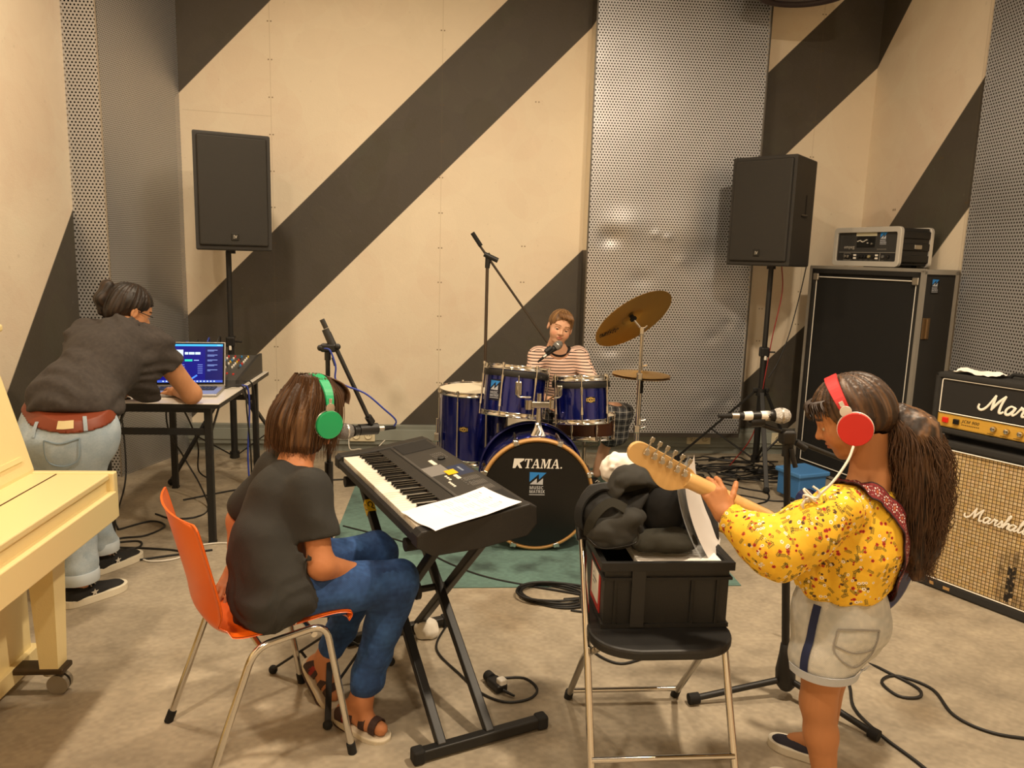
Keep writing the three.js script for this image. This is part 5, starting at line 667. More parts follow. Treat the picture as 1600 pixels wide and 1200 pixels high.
{ const g = thing('electronic_keyboard', 'black electronic keyboard with grey screen and yellow sticker', 'keyboard', [KP[0], 0.652, KP[2]], KT, null); const X = 0.466, cs = mat('#1e1c1a', 0.5, 0, { bumpMap: rep(grain, 6, 3), bumpScale: 0.0005 });
  // local: +z is the player's side; the keys lie at z 0.03..0.165
  const body = [[0.187, 0.03], [0.187, 0.052], [0.18, 0.058], [0.172, 0.05], [0.03, 0.055], [0.03, 0.08], [-0.02, 0.087], [-0.165, 0.108], [-0.187, 0.1], [-0.19, 0.05], [-0.16, 0.018], [0.0, 0.0], [0.14, 0.0]];
  const side = [[0.187, 0.03], [0.187, 0.06], [0.176, 0.07], [0.04, 0.081], [-0.02, 0.089], [-0.165, 0.11], [-0.187, 0.1], [-0.19, 0.05], [-0.16, 0.018], [0.0, 0.0], [0.14, 0.0]];
  const ex = (P, d, b) => extrude(P.map(p => [-p[0], p[1]]), d, b).rotateY(PI / 2);
  part('case', ex(body, 0.83, 0.001).translate(-0.415, 0, 0), cs, g); for (const s of [-1, 1]) part('end_block', ex(side, 0.045, 0.004).translate(s > 0 ? 0.418 : -0.463, 0, 0), cs, g);
  const wk = rbox(0.0219, 0.02, 0.14, 0.002, 0, 0, 0, 2), bk = extrude([[-0.0048, 0], [0.0048, 0], [0.0038, 0.012], [-0.0038, 0.012]], 0.082, 0.0012).translate(0, 0, -0.041), wm = mat('#eee6d6', 0.3), bm = mat('#100f0e', 0.25);
  let wi = 0; for (let n = 0; n < 61; n++) { const k = n % 12, black = [1, 3, 6, 8, 10].includes(k); if (!black) { const m = part('white_key', wk, wm, g); m.position.set(-0.396 + wi * 0.02263, 0.061, 0.101); wi++; } else { const m = part('black_key', bk, bm, g); m.position.set(-0.396 + (wi - 0.5) * 0.02263, 0.0685, 0.072); } }
  part('felt_strip', box(0.82, 0.003, 0.004, 0, 0.072, 0.0295), mat('#5a1515', 0.9), g);
  // sloping control panel
  const pm = printed(2048, 512, (c, w, h) => { c.fillStyle = '#262422'; c.fillRect(0, 0, w, h); const P = (x) => x * w;
    c.fillStyle = '#1a1817'; c.fillRect(40, 30, 330, 440); c.fillRect(w - 370, 30, 330, 440); c.fillStyle = '#2d2b29'; c.fillRect(395, 20, w - 790, 470);
    c.fillStyle = '#1b2a4a'; c.fillRect(930, 30, 260, 200); c.fillStyle = '#8f99a8'; for (let i = 0; i < 6; i++) c.fillRect(985 + i * 20, 105, 15, 26);
    c.fillStyle = '#6a6a69'; c.fillRect(395, 478, w - 790, 5); for (let i = 0; i < 60; i++) { c.fillStyle = '#77736d'; c.fillRect(180 + i * 29, 492, 12, 6); } c.fillStyle = '#8a8680'; for (let j = 0; j < 6; j++) for (let i = 0; i < 4; i++) c.fillRect(520 + i * 50, 70 + j * 26, 32, 5); for (let j = 0; j < 9; j++) for (let i = 0; i < 3; i++) c.fillRect(1250 + i * 130, 60 + j * 20, 90, 4);  }, 0.5);
  const pn = new THREE.Group(); const pg = new THREE.PlaneGeometry(0.90, 0.158); const pnl = part('control_panel', pg, pm, g, 'control panel'); const slope = Math.atan2(0.021, 0.145); pnl.rotation.x = -PI / 2 + slope; pnl.position.set(0, 0.1003, -0.092);
  const on = (name, geo, m, x, y, label) => { const q = part(name, geo, m, pnl, label); q.position.set(x, y, 0); return q; };
  on('display', rbox(0.105, 0.075, 0.003, 0.001), mat('#7f7d7b', 0.25), -0.03, -0.035, 'grey display window'); on('sticker', box(0.05, 0.036, 0.001, 0, 0, 0.0022), mat('#f2b90c', 0.5), 0.025, 0.0, 'yellow sticker');
  for (let i = 0; i < 5; i++) on('button', rbox(0.009, 0.016, 0.005, 0.002), wm, -0.145 + i * 0.0125, -0.012); for (let i = 0; i < 2; i++) on('button', rbox(0.02, 0.014, 0.005, 0.002), wm, 0.068 + i * 0.025, 0.0); for (let i = 0; i < 3; i++) on('button', rbox(0.011, 0.009, 0.005, 0.002), wm, 0.052 + i * 0.019, -0.03); for (let i = 0; i < 4; i++) on('button', rbox(0.009, 0.009, 0.005, 0.002), wm, 0.115 + i * 0.015, -0.042); for (let j = 0; j < 3; j++) for (let i = 0; i < 4; i++) on('button', rbox(0.007, 0.006, 0.004, 0.0015), M.grey, 0.12 + i * 0.018, 0.0 + j * 0.014);
  const dial = on('dial', rot(lathe([[0, 0.008], [0.013, 0.008], [0.015, 0], [0, 0]], 20), PI / 2), M.black, -0.14, 0.03);
  for (const s of [-1, 1]) { const q = on('speaker_grille', rbox(0.145, 0.135, 0.004, 0.002), mat('#1c1a19', 0.75, 0.1, { bumpMap: rep(perf, 24, 20), bumpScale: 0.0012 }), s * 0.362, 0.002); }
  part('music_rest_slot', box(0.4, 0.004, 0.006, 0, 0.108, -0.168), M.rubber, g);
}
{ // song sheet lying across the right-hand keys and panel
  const g = new THREE.PlaneGeometry(0.21, 0.297, 20, 28); const p = g.attributes.position;
  for (let i = 0; i < p.count; i++) { const x = p.getX(i), z = -p.getY(i); const zz = z + 0.02 - 0.15 * x; const base = zz > 0.17 ? 0.076 : zz > 0.12 ? 0.076 + (0.17 - zz) / 0.05 * 0.007 : zz > -0.02 ? 0.083 + (0.12 - zz) / 0.14 * 0.01 : 0.093 + (-0.02 - zz) * 0.155; p.setXYZ(i, x, base + 0.003 + 0.004 * (1 + Math.sin(x * 16 + z * 7)) * sstep(0.0, 0.1, Math.abs(x)), z); }
  const t = printed(724, 1024, (c, w, h) => { c.fillStyle = '#f7efee'; c.fillRect(0, 0, w, h); c.fillStyle = '#8d8488'; for (let k = 0; k < 3; k++) for (let j = 0; j < 16; j++) { const y = 150 + j * 34; if (j % 5 === 4) continue; c.fillRect(70 + k * 205, y, 90 + 80 * rnd(), 5); } c.fillStyle = '#c85a5a'; for (const [x, y] of [[80, 110], [285, 112], [480, 118]]) { c.fillRect(x, y, 60, 9); } c.fillStyle = '#77706e'; c.font = '22px sans-serif'; }, 0.85, { side: THREE.DoubleSide });
  g.computeVertexNormals(); const m = single('song_sheet', g, t, 'white printed song sheet lying on the keyboard keys', 'paper'); m.position.set(0, 0, 0);
  const loc = V(0.378, 0, 0.02).applyAxisAngle(V(0, 1, 0), KT); m.position.set(KP[0] + loc.x, 0.652, KP[2] + loc.z); m.rotation.y = KT + 0.15;
}
// ---------------------------------------------------------------- folding chair with crate, bag and papers
{ const g = thing('folding_chair', 'black folding chair with chrome tube frame carrying the crate', 'chair', [0.625, 0, -2.1]); const x = 0.205, B = mat('#171615', 0.5);
  for (const s of [-1, 1]) { const f = part('long_leg', bent([[s * x, 0.012, 0.235], [s * x, 0.44, 0.03], [s * x * 1.0, 0.72, -0.135]], 0.2, 0.011), M.chrome, g, 'long chrome leg'); part('foot_cap', bar([s * x, 0, 0.241], [s * x, 0.035, 0.225], 0.0145), M.rubber, f); const r = part('rear_leg', bent([[s * 0.185, 0.405, 0.1], [s * 0.186, 0.3, -0.06], [s * 0.188, 0.012, -0.305]], 0.05, 0.0105), M.steel, g, 'shorter chrome leg'); part('foot_cap', bar([s * 0.188, 0, -0.312], [s * 0.188, 0.035, -0.289], 0.0145), M.rubber, r); }
  part('crossbar', bar([-x, 0.12, 0.19], [x, 0.12, 0.19], 0.0085), M.chrome, g, 'front chrome crossbar'); part('crossbar', bar([-0.187, 0.045, -0.28], [0.187, 0.045, -0.28], 0.0085), M.chrome, g, 'rear chrome crossbar');
  const sh = new THREE.Shape(); sh.moveTo(-0.185, -0.16); sh.lineTo(0.185, -0.16); sh.lineTo(0.2, 0.08); sh.quadraticCurveTo(0.19, 0.175, 0.08, 0.19); sh.lineTo(-0.08, 0.19); sh.quadraticCurveTo(-0.19, 0.175, -0.2, 0.08); sh.closePath();
  part('seat', extrude(sh, 0.014, 0.008, 10).rotateX(PI / 2).translate(0, 0.44, 0), B, g, 'black plastic seat');
  const bs = new THREE.Shape(); bs.moveTo(-0.215, 0.0); bs.lineTo(0.215, 0); bs.quadraticCurveTo(0.225, 0.12, 0.17, 0.16); bs.quadraticCurveTo(0, 0.19, -0.17, 0.16); bs.quadraticCurveTo(-0.225, 0.12, -0.215, 0); const bk = part('backrest', extrude(bs, 0.014, 0.006, 12), B, g, 'black plastic backrest'); bk.position.set(0, 0.655, -0.105); bk.rotation.x = -30 * D; 
}
{ const g = thing('storage_crate', 'black plastic crate standing on the folding chair', 'crate', [0.643, 0.449, -2.185]); const W = 0.365, H = 0.2, Dp = 0.29, m = mat('#181715', 0.45, 0, { bumpMap: rep(grain, 4, 3), bumpScale: 0.0005 });
  part('base', box(W, 0.008, Dp, 0, 0.004, 0), m, g);
  for (const s of [-1, 1]) { part('wall', box(W, H - 0.01, 0.006, 0, H / 2, s * (Dp / 2 - 0.003)), m, g); part('wall', box(0.006, H - 0.01, Dp - 0.012, s * (W / 2 - 0.003), H / 2, 0), m, g); }
  const rim = (y, h, o) => [box(W + 2 * o, h, 0.016, 0, y, Dp / 2 + o - 0.008), box(W + 2 * o, h, 0.016, 0, y, -Dp / 2 - o + 0.008), box(0.016, h, Dp + 2 * o - 0.032, W / 2 + o - 0.008, y, 0), box(0.016, h, Dp + 2 * o - 0.032, -W / 2 - o + 0.008, y, 0)]; part('rim', [...rim(H - 0.012, 0.024, 0.012), ...rim(H - 0.05, 0.008, 0.008)], m, g, 'thick black rim'); part('bottom_flange', rim(0.006, 0.012, 0.006), m, g);
  for (const x of [-0.15, -0.075, 0.075, 0.15]) part('rib', rbox(0.01, H - 0.06, 0.008, 0.002, x, H / 2 - 0.02, Dp / 2 + 0.003), m, g); part('strap', rbox(0.04, H - 0.01, 0.004, 0.001, -0.085, H / 2, Dp / 2 + 0.009), mat('#24221f', 0.7), g);
  part('label_holder', box(0.003, 0.15, 0.13, -W / 2 - 0.0015, 0.095, 0.03), mat('#b3231c', 0.5), g, 'red label holder'); const lm = printed(128, 128, (c) => { c.fillStyle = '#efeae0'; c.fillRect(0, 0, 128, 128); c.fillStyle = '#2a2723'; c.fillRect(30, 40, 8, 8); c.fillStyle = '#8a857c'; c.fillRect(24, 56, 70, 9); c.fillRect(24, 72, 40, 7); }); part('paper_label', new THREE.PlaneGeometry(0.1, 0.11).rotateY(-PI / 2).translate(-W / 2 - 0.0035, 0.095, 0.03), lm, g, 'white paper label');
}
{ const t = printed(512, 360, (c) => { c.fillStyle = '#f1ede6'; c.fillRect(0, 0, 512, 360); c.fillStyle = '#6a655e'; for (let j = 0; j < 12; j++) c.fillRect(30, 30 + j * 26, 200 + 240 * rnd(), 5); }, 0.85); const m = single('paper_stack', rbox(0.25, 0.02, 0.2, 0.002), t, 'white papers lying in the crate under the bag', 'paper'); m.position.set(0.685, 0.63, -2.165); part('printed_note', new THREE.PlaneGeometry(0.24, 0.19).rotateX(-PI / 2).translate(0, 0.0108, 0), t, m); }
{ // plastic sleeves with sheets leaning against the bag
  const mk = (name, label, mt, dx, th) => { const g = new THREE.PlaneGeometry(0.15, 0.29, 10, 16); const p = g.attributes.position; for (let i = 0; i < p.count; i++) p.setZ(i, 0.012 * Math.sin(p.getX(i) * 14 + 0.4) + 0.018 * (p.getY(i) / 0.145) ** 2); g.computeVertexNormals(); const m = single(name, g, mt, label, 'paper'); m.position.set(0.735 + dx, 0.765, -2.145 - dx * 0.3); m.rotation.set(0, 66 * D + th, 0, 'YXZ'); m.rotateZ(0); m.rotateX(-0.33); m.rotateZ(0.16); return m; };
  mk('song_sheet', 'white sheets leaning on the bag in the crate', mat('#e6e0da', 0.7, 0, { side: THREE.DoubleSide }), 0.018, 0); mk('plastic_sleeve', 'clear plastic sleeve leaning on the black bag', mat('#e9eef2', 0.12, 0, { transmission: 0.75, thickness: 0, side: THREE.DoubleSide, specularIntensity: 1 }), -0.004, -0.05);
}
{ // dark soft backpack, its mouth open towards the camera, with a folded grey flap on top
  const g = thing('soft_bag', 'black open backpack slumped on top of the crate', 'bag', [0.575, 0.662, -2.19]); const cl = mat('#151412', 0.85, 0, { bumpMap: rep(weave, 12, 12), bumpScale: 0.0006 }), gr = mat('#2f2e2a', 0.85, 0, { bumpMap: rep(weave, 12, 12), bumpScale: 0.0006 }), ol = mat('#26241a', 0.85, 0, { bumpMap: rep(weave, 12, 12), bumpScale: 0.0006 });
  const crease = (f, amp) => (x, y, z) => { const d = f(x, y, z); if (Math.abs(d) > 0.03) return d; return d - amp * Math.abs(2 * vn3(x * 16 + 50, y * 20 + 50, z * 16 + 50) - 1) * 2 + amp - amp * 0.5 * (2 * vn3(x * 45 + 20, y * 45 + 20, z * 45 + 20) - 1); };
  const mouth = ell([0.075, 0.1, 0.1], [0.075, 0.085, 0.10]); const shell = minus(union([ell([0.0, 0.07, -0.01], [0.155, 0.085, 0.11]), ell([0.08, 0.11, -0.02], [0.08, 0.1, 0.1]), ell([-0.1, 0.08, -0.01], [0.075, 0.075, 0.09])], 0.04), mouth, 0.012);
  garment('body', cut(crease(shell, 0.006), [0, 0.0, 0], [0, -1, 0]), [-0.2, -0.02, -0.15], [0.2, 0.25, 0.15], 0.005, cl, g, 'slumped black fabric'); part('pocket_lining', sdfMesh(union([ell([0.075, 0.1, 0.02], [0.07, 0.08, 0.06])], 0.01), [-0.02, 0, -0.06], [0.17, 0.2, 0.1], 0.008), mat('#0b0a0a', 0.95), g, 'black lining');
  garment('front_pocket', cut(crease(ell([0.07, 0.02, 0.085], [0.105, 0.045, 0.045]), 0.004), [0, 0, 0], [0, -1, 0]), [-0.08, -0.02, 0], [0.2, 0.1, 0.15], 0.005, ol, g, 'olive front pocket'); garment('side_pocket', cut(crease(union([ell([-0.075, 0.045, 0.065], [0.085, 0.06, 0.05]), ell([-0.03, 0.09, 0.07], [0.05, 0.035, 0.035])], 0.02), 0.005), [0, 0, 0], [0, -1, 0]), [-0.2, -0.02, -0.02], [0.08, 0.16, 0.14], 0.005, gr, g, 'dark grey side pocket');
  const fl = minus(ell([-0.015, 0.15, 0.015], [0.078, 0.088, 0.06]), ell([0.0, 0.1, 0.055], [0.075, 0.085, 0.055]), 0.012); garment('flap', crease(fl, 0.004), [-0.13, 0.04, -0.08], [0.09, 0.27, 0.11], 0.005, gr, g, 'folded charcoal grey flap');
  part('zip', tube([[-0.155, 0.03, 0.08], [-0.12, 0.012, 0.11], [-0.06, 0.02, 0.118], [-0.02, 0.035, 0.12], [-0.015, 0.06, 0.115]], 0.0025, 40, 6), M.blackGloss, g); const sf = union([shell], 0.01);
  part('shoulder_strap', ribbonOn([[-0.165, 0.05, 0.03], [-0.15, 0.12, 0.02], [-0.1, 0.155, 0.01], [-0.05, 0.15, 0.03]].map(p => V(...p)), sf, 0.035, 0.006, 30, 0.006), cl, g); part('shoulder_strap', ribbonOn([[-0.15, 0.03, 0.06], [-0.13, 0.09, 0.065], [-0.09, 0.12, 0.06], [-0.05, 0.115, 0.08]].map(p => V(...p)), sf, 0.028, 0.012, 30, 0.006), ol, g);
}
{ const f = puff(union([ell([0, 0, 0], [0.075, 0.055, 0.05]), ell([0.06, 0.035, -0.01], [0.055, 0.035, 0.04]), ell([-0.035, 0.02, 0.01], [0.055, 0.05, 0.045]), ell([0.02, -0.05, 0], [0.04, 0.05, 0.04])], 0.03), 0.006, 60); const g = garment(numbered('fleece_scarf'), f, [-0.15, -0.13, -0.09], [0.15, 0.1, 0.09], 0.005, mat('#f3ebe0', 0.95, 0, { sheen: 0.6 }), scene); g.position.set(0.585, 0.825, -2.33); tag(g, 'fluffy white scarf behind the black bag', 'scarf'); }
// ---------------------------------------------------------------- floor clutter and cables
function floorCable(pts, r, m, label, group, y = 0) { const P = pts.map(p => p.length === 3 ? V(p[0], p[1], p[2]) : V(p[0], r + y, p[1])); return single('floor_cable', tube(P, r, P.length * 7, 7), m, label, 'cable', group); }
{ const c = []; for (let i = 0; i <= 60; i++) { const a = i / 60 * 4.2 * 2 * PI, k = 1 + 0.14 * Math.sin(i * 0.9) - 0.1 * (i / 60); c.push([0.49 + Math.cos(a) * 0.15 * k + 0.02 * Math.sin(i * 0.37), 0.006 + 0.007 * Math.floor(i / 15) + 0.002 * Math.sin(i), -3.2 + Math.sin(a) * 0.12 * k]); } floorCable([[-0.55, -4.1], [-0.2, -3.85], [0.05, -3.55], [0.25, -3.38], ...c, [0.72, -3.18], [0.95, -3.16]], 0.0055, M.cable, 'coiled black cable at the edge of the teal mat'); }
floorCable([[0.55, -3.06], [0.68, -3.0], [0.6, -2.85], [0.58, -2.72], [0.66, -2.62], [0.78, -2.66]], 0.005, M.cable, 'black cable behind the folding chair');
floorCable([[0.02, -2.95], [-0.02, -2.75], [0.069, -2.56], [0.14, -2.44], [0.218, -2.385], [0.3, -2.4], [0.335, -2.46], [0.3, -2.53], [0.23, -2.535], [0.205, -2.515]], 0.0045, M.cable, 'black cord curling to the plug beside the keyboard stand');
{ const g = thing('power_plug', 'white and black power plug lying beside the keyboard stand', 'plug', [0.195, 0, -2.475], 0.5); part('adapter', rbox(0.045, 0.03, 0.075, 0.008, 0, 0.016, 0.0), M.black, g); part('socket_end', cyl(0.019, 0.019, 0.03, 0, 0, 0).rotateX(PI / 2).translate(-0.0, 0.019, -0.05), M.rubber, g); part('white_plug', rbox(0.03, 0.028, 0.03, 0.007, 0.005, 0.035, 0.02), M.whitePlastic, g, 'white plug'); part('white_plug', rbox(0.022, 0.02, 0.03, 0.006, 0.032, 0.014, -0.012), M.whitePlastic, g, 'white plug'); part('cord_boot', bar([0, 0.014, 0.04], [0.02, 0.008, 0.08], 0.006, 0.004), M.cable, g); }
{ const g = thing('white_cloth', 'crumpled white rag under the keyboard stand', 'cloth', [-0.06, 0, -2.86]); garment('fabric', cut(puff(ell([0, 0.03, 0], [0.05, 0.04, 0.045]), 0.008, 40), [0, 0.001, 0], [0, -1, 0]), [-0.08, -0.01, -0.08], [0.08, 0.09, 0.08], 0.005, mat('#e2dccf', 0.9), g); }
floorCable([[1.37, 0.34, -2.75], [1.47, 0.2, -2.68], [1.6, 0.006, -2.66], [1.65, -2.55], [1.71, -2.42], [1.68, -2.36], [1.61, -2.37], [1.6, -2.46], [1.68, -2.5], [1.76, -2.41], [1.735, -2.25], [1.8, -2.15], [1.95, -2.1]], 0.0055, M.cable, 'black guitar cable looping over the floor beside the guitarist');
floorCable([[1.5, -2.62], [1.47, -2.45], [1.41, -2.3], [1.42, -2.15], [1.46, -2.0], [1.49, -1.8], [1.5, -1.6]], 0.0055, M.cable, 'black cable running towards the camera beside the guitarist');
{ // tangle on the floor by the right tripod
  for (let k = 0; k < 7; k++) { const pts = []; const cx = rr(1.85, 2.35), cz = rr(-5.35, -5.0); for (let i = 0; i <= 22; i++) { const a = i / 22 * 2 * PI * rr(1.05, 1.2) + k; pts.push([cx + Math.cos(a) * rr(0.24, 0.42), 0.006 + k * 0.008 + 0.004 * rnd(), clamp(cz + Math.sin(a) * rr(0.08, 0.2), -5.68, -4.8)]); } floorCable(pts, 0.0055, M.cable, 'black cable in the tangle by the right tripod', 'tangled cables by the right tripod'); }
  floorCable([[1.9, -5.3], [1.88, -5.0], [2.0, -4.82], [2.12, -4.72], [2.05, -4.55], [1.92, -4.45], [1.8, -4.2], [1.62, -4.05], [1.5, -4.1], [1.55, -4.3], [1.75, -4.45]], 0.0055, M.cable, 'black cable looping out from the tangle towards the guitar neck'); floorCable([[1.6, -4.55], [1.85, -4.7], [2.1, -4.55], [2.3, -4.6], [2.45, -4.75]], 0.005, M.cable, 'black cable passing behind the tripod foot'); }
single('speaker_cable', tube([[2.3, 1.5, -5.2], [2.33, 1.3, -5.22], [2.28, 1.0, -5.2], [2.23, 0.7, -5.16], [2.2, 0.3, -5.2], [2.1, 0.01, -5.35]], 0.004, 50), M.cableRed, 'dark red cable hanging down the right tripod', 'cable');
single('speaker_cable', tube([[2.52, 1.51, -5.28], [2.5, 1.3, -5.3], [2.42, 1.0, -5.25], [2.34, 0.8, -5.22], [2.27, 0.7, -5.19]], 0.004, 40), M.cable, 'black cable hanging from the right loudspeaker', 'cable');
{ const g = thing('equipment_box', 'blue plastic box on the floor beside the tall cabinet', 'box', [2.3, 0, -4.62], 0.3); part('body', rbox(0.22, 0.15, 0.2, 0.01, 0, 0.1, 0), mat('#3d78b8', 0.5), g); part('lid', rbox(0.25, 0.03, 0.23, 0.01, 0, 0.185, 0), mat('#4a86c6', 0.5), g); for (const s of [-1, 1]) part('foot', rbox(0.03, 0.03, 0.15, 0.005, s * 0.08, 0.015, 0), M.grey, g); }
// cables under and behind the folding table
[[[-2.0, 0.9, -4.7], [-1.95, 0.5, -4.72], [-1.9, 0.15, -4.62], [-1.86, 0.006, -4.4], [-1.8, 0.006, -4.2], [-1.72, 0.006, -4.05]], [[-1.72, 0.006, -4.05], [-1.6, 0.006, -4.18], [-1.5, 0.006, -4.1], [-1.55, 0.006, -3.96], [-1.66, 0.006, -3.92], [-1.72, 0.006, -3.82], [-1.62, 0.006, -3.76], [-1.52, 0.006, -3.8], [-1.55, 0.006, -3.88], [-1.66, 0.006, -3.86], [-1.78, 0.006, -3.8]], [[-1.66, 0.006, -3.8], [-1.45, 0.006, -3.78], [-1.3, 0.006, -3.74], [-1.2, 0.006, -3.62], [-1.18, 0.006, -3.5]], [[-1.53, 0.006, -3.6], [-1.4, 0.006, -3.66], [-1.25, 0.006, -3.72], [-1.15, 0.006, -3.76]], [[-1.6, 0.72, -4.5], [-1.62, 0.45, -4.55], [-1.55, 0.25, -4.6], [-1.45, 0.1, -4.55], [-1.36, 0.006, -4.4], [-1.38, 0.006, -4.25], [-1.5, 0.006, -4.22], [-1.62, 0.006, -4.3]], [[-1.5, 0.72, -4.3], [-1.48, 0.5, -4.5], [-1.5, 0.3, -4.7], [-1.55, 0.1, -4.85], [-1.5, 0.006, -4.95]], [[-1.55, 0.006, -4.55], [-1.3, 0.006, -4.75], [-1.1, 0.006, -4.85], [-0.85, 0.006, -4.95], [-0.6, 0.006, -5.0]]].forEach((p, i) => single('floor_cable', tube(p, 0.005, p.length * 9, 7), M.cable, ['black cable hanging down the metal column', 'black cable looped on the floor at the adult\'s feet', 'black cable curving behind the orange chair', 'black cable end beside the black sneaker', 'black cable sagging under the folding table', 'black cable dropping behind the table leg', 'black cable running along the back wall floor'][i], 'cable'));
single('floor_cable', tube([[-1.14, 0.745, -4.3], [-1.1, 0.735, -4.32], [-1.095, 0.6, -4.33], [-1.11, 0.35, -4.33], [-1.1, 0.1, -4.3], [-1.1, 0.006, -4.15], [-1.02, 0.006, -3.9], [-0.95, 0.006, -3.75]], 0.005, 60), M.cableBlue, 'blue cable hanging over the table edge', 'cable');
single('floor_cable', tube([[-1.16, 0.745, -4.4], [-1.1, 0.74, -4.42], [-1.085, 0.55, -4.43], [-1.07, 0.3, -4.42], [-1.05, 0.1, -4.4], [-1.0, 0.006, -4.25], [-0.9, 0.006, -4.1]], 0.0045, 60), M.cable, 'black cable hanging over the table edge beside the blue one', 'cable');
single('floor_cable', tube([[-1.2, 0.745, -4.22], [-1.105, 0.75, -4.25], [-1.09, 0.6, -4.26], [-1.08, 0.3, -4.28], [-1.1, 0.12, -4.3], [-1.15, 0.006, -4.2]], 0.0045, 50), M.cable, 'black cable hanging from the front corner of the table', 'cable');
single('floor_cable', tube([[-1.5, 0.005, -3.7], [-1.4, 0.005, -3.62], [-1.28, 0.005, -3.66], [-1.26, 0.005, -3.8], [-1.1, 0.005, -3.85], [-0.95, 0.005, -3.7], [-0.85, 0.005, -3.65]], 0.0045, 60), M.cableWhite, 'white cable on the floor behind the orange chair', 'cable');
single('floor_cable', tube([[-0.72, 0.14, -5.7], [-0.7, 0.05, -5.62], [-0.62, 0.06, -5.58], [-0.55, 0.02, -5.6], [-0.45, 0.1, -5.7]], 0.004, 40), M.cableWhite, 'white cable plugged into the socket behind the microphone', 'cable');
for (let k = 0; k < 5; k++) single('mixer_cable', tube([[-1.6 + k * 0.06, 0.85, -4.72], [-1.6 + k * 0.065, 0.93 + 0.012 * k, -4.68], [-1.55 + k * 0.05, 0.9, -4.6], [-1.56 + k * 0.07, 0.855, -4.55]], 0.004, 24), k % 2 ? M.cableBlue : M.cable, ['black patch cable leftmost on the mixer', 'blue patch cable on the mixer', 'black patch cable in the middle of the mixer', 'second blue patch cable on the mixer', 'black patch cable rightmost on the mixer'][k], 'cable', 'patch cables on the mixer');
// ---------------------------------------------------------------- people
const skinMats = {}; const skinMat = () => mat('#ffffff', 0.52, 0, { vertexColors: true, specularIntensity: 0.5 });
const BODY_SKIN = skinMat();
function person(label, base) { const g = thing('person', label, 'person', base); return g; }
const rel = b => (x, y, z) => V(x - b[0], y, z - b[2]);
const lists = (a, k) => union(a, k);
function clothMat(base, amp = 0.1, rough = 0.88, f = 10) { return mat('#ffffff', rough, 0, { map: mottled(base, amp, f), bumpMap: rep(weave, 14, 14), bumpScale: 0.0005 }); }
function denim(base, light, f = 9) { const a = hex(base), b = hex(light); return mat('#ffffff', 0.85, 0, { map: dataTex(256, (u, v) => { const n = fbm2(u * f, v * f, 3, f), w = vn2(u * 128, v * 64, 64) * 0.5 + vn2(u * 40, v * 128, 128) * 0.5; const t = clamp(n * 0.7 + (w - 0.5) * 0.5); return [lerp(a[0], b[0], t), lerp(a[1], b[1], t), lerp(a[2], b[2], t)]; }), bumpMap: rep(weave, 12, 12), bumpScale: 0.0006 }); }
// strand-like colour and relief for hair volumes, az measured round the head axis
function hairVolume(name, f, lo, hi, cell, C, F, H, dark, light, parent, label, m) {
  const g = sdfMesh(f, lo, hi, cell), a = hex(dark), b = hex(light); colorBy(g, (x, y, z) => { const az = Math.atan2(x, z + 0.08); const n = 0.55 * vn3(az * 16 + 50, y * 2.2 + 50, 3) + 0.45 * vn3(az * 44 + 50, y * 3.5 + 50, 8); const t = 0.1 + 0.7 * sstep(0.25, 0.8, n); return [lerp(a[0], b[0], t), lerp(a[1], b[1], t), lerp(a[2], b[2], t)]; });
  return part(name, headToWorld(g, C, F, H), m, parent, label);
}
const ridged = (f, amp, fr = 14) => (x, y, z) => { const d = f(x, y, z); if (Math.abs(d) > 0.15) return d; const az = Math.atan2(x, z + 0.08); return d - amp * (2 * vn3(az * fr + 50, y * 2.0 + 50, 3) - 1) - amp * 0.5 * (2 * vn3(az * fr * 2.7 + 50, y * 3.2 + 50, 8) - 1); };
const hairMat = mat('#ffffff', 0.5, 0, { vertexColors: true });
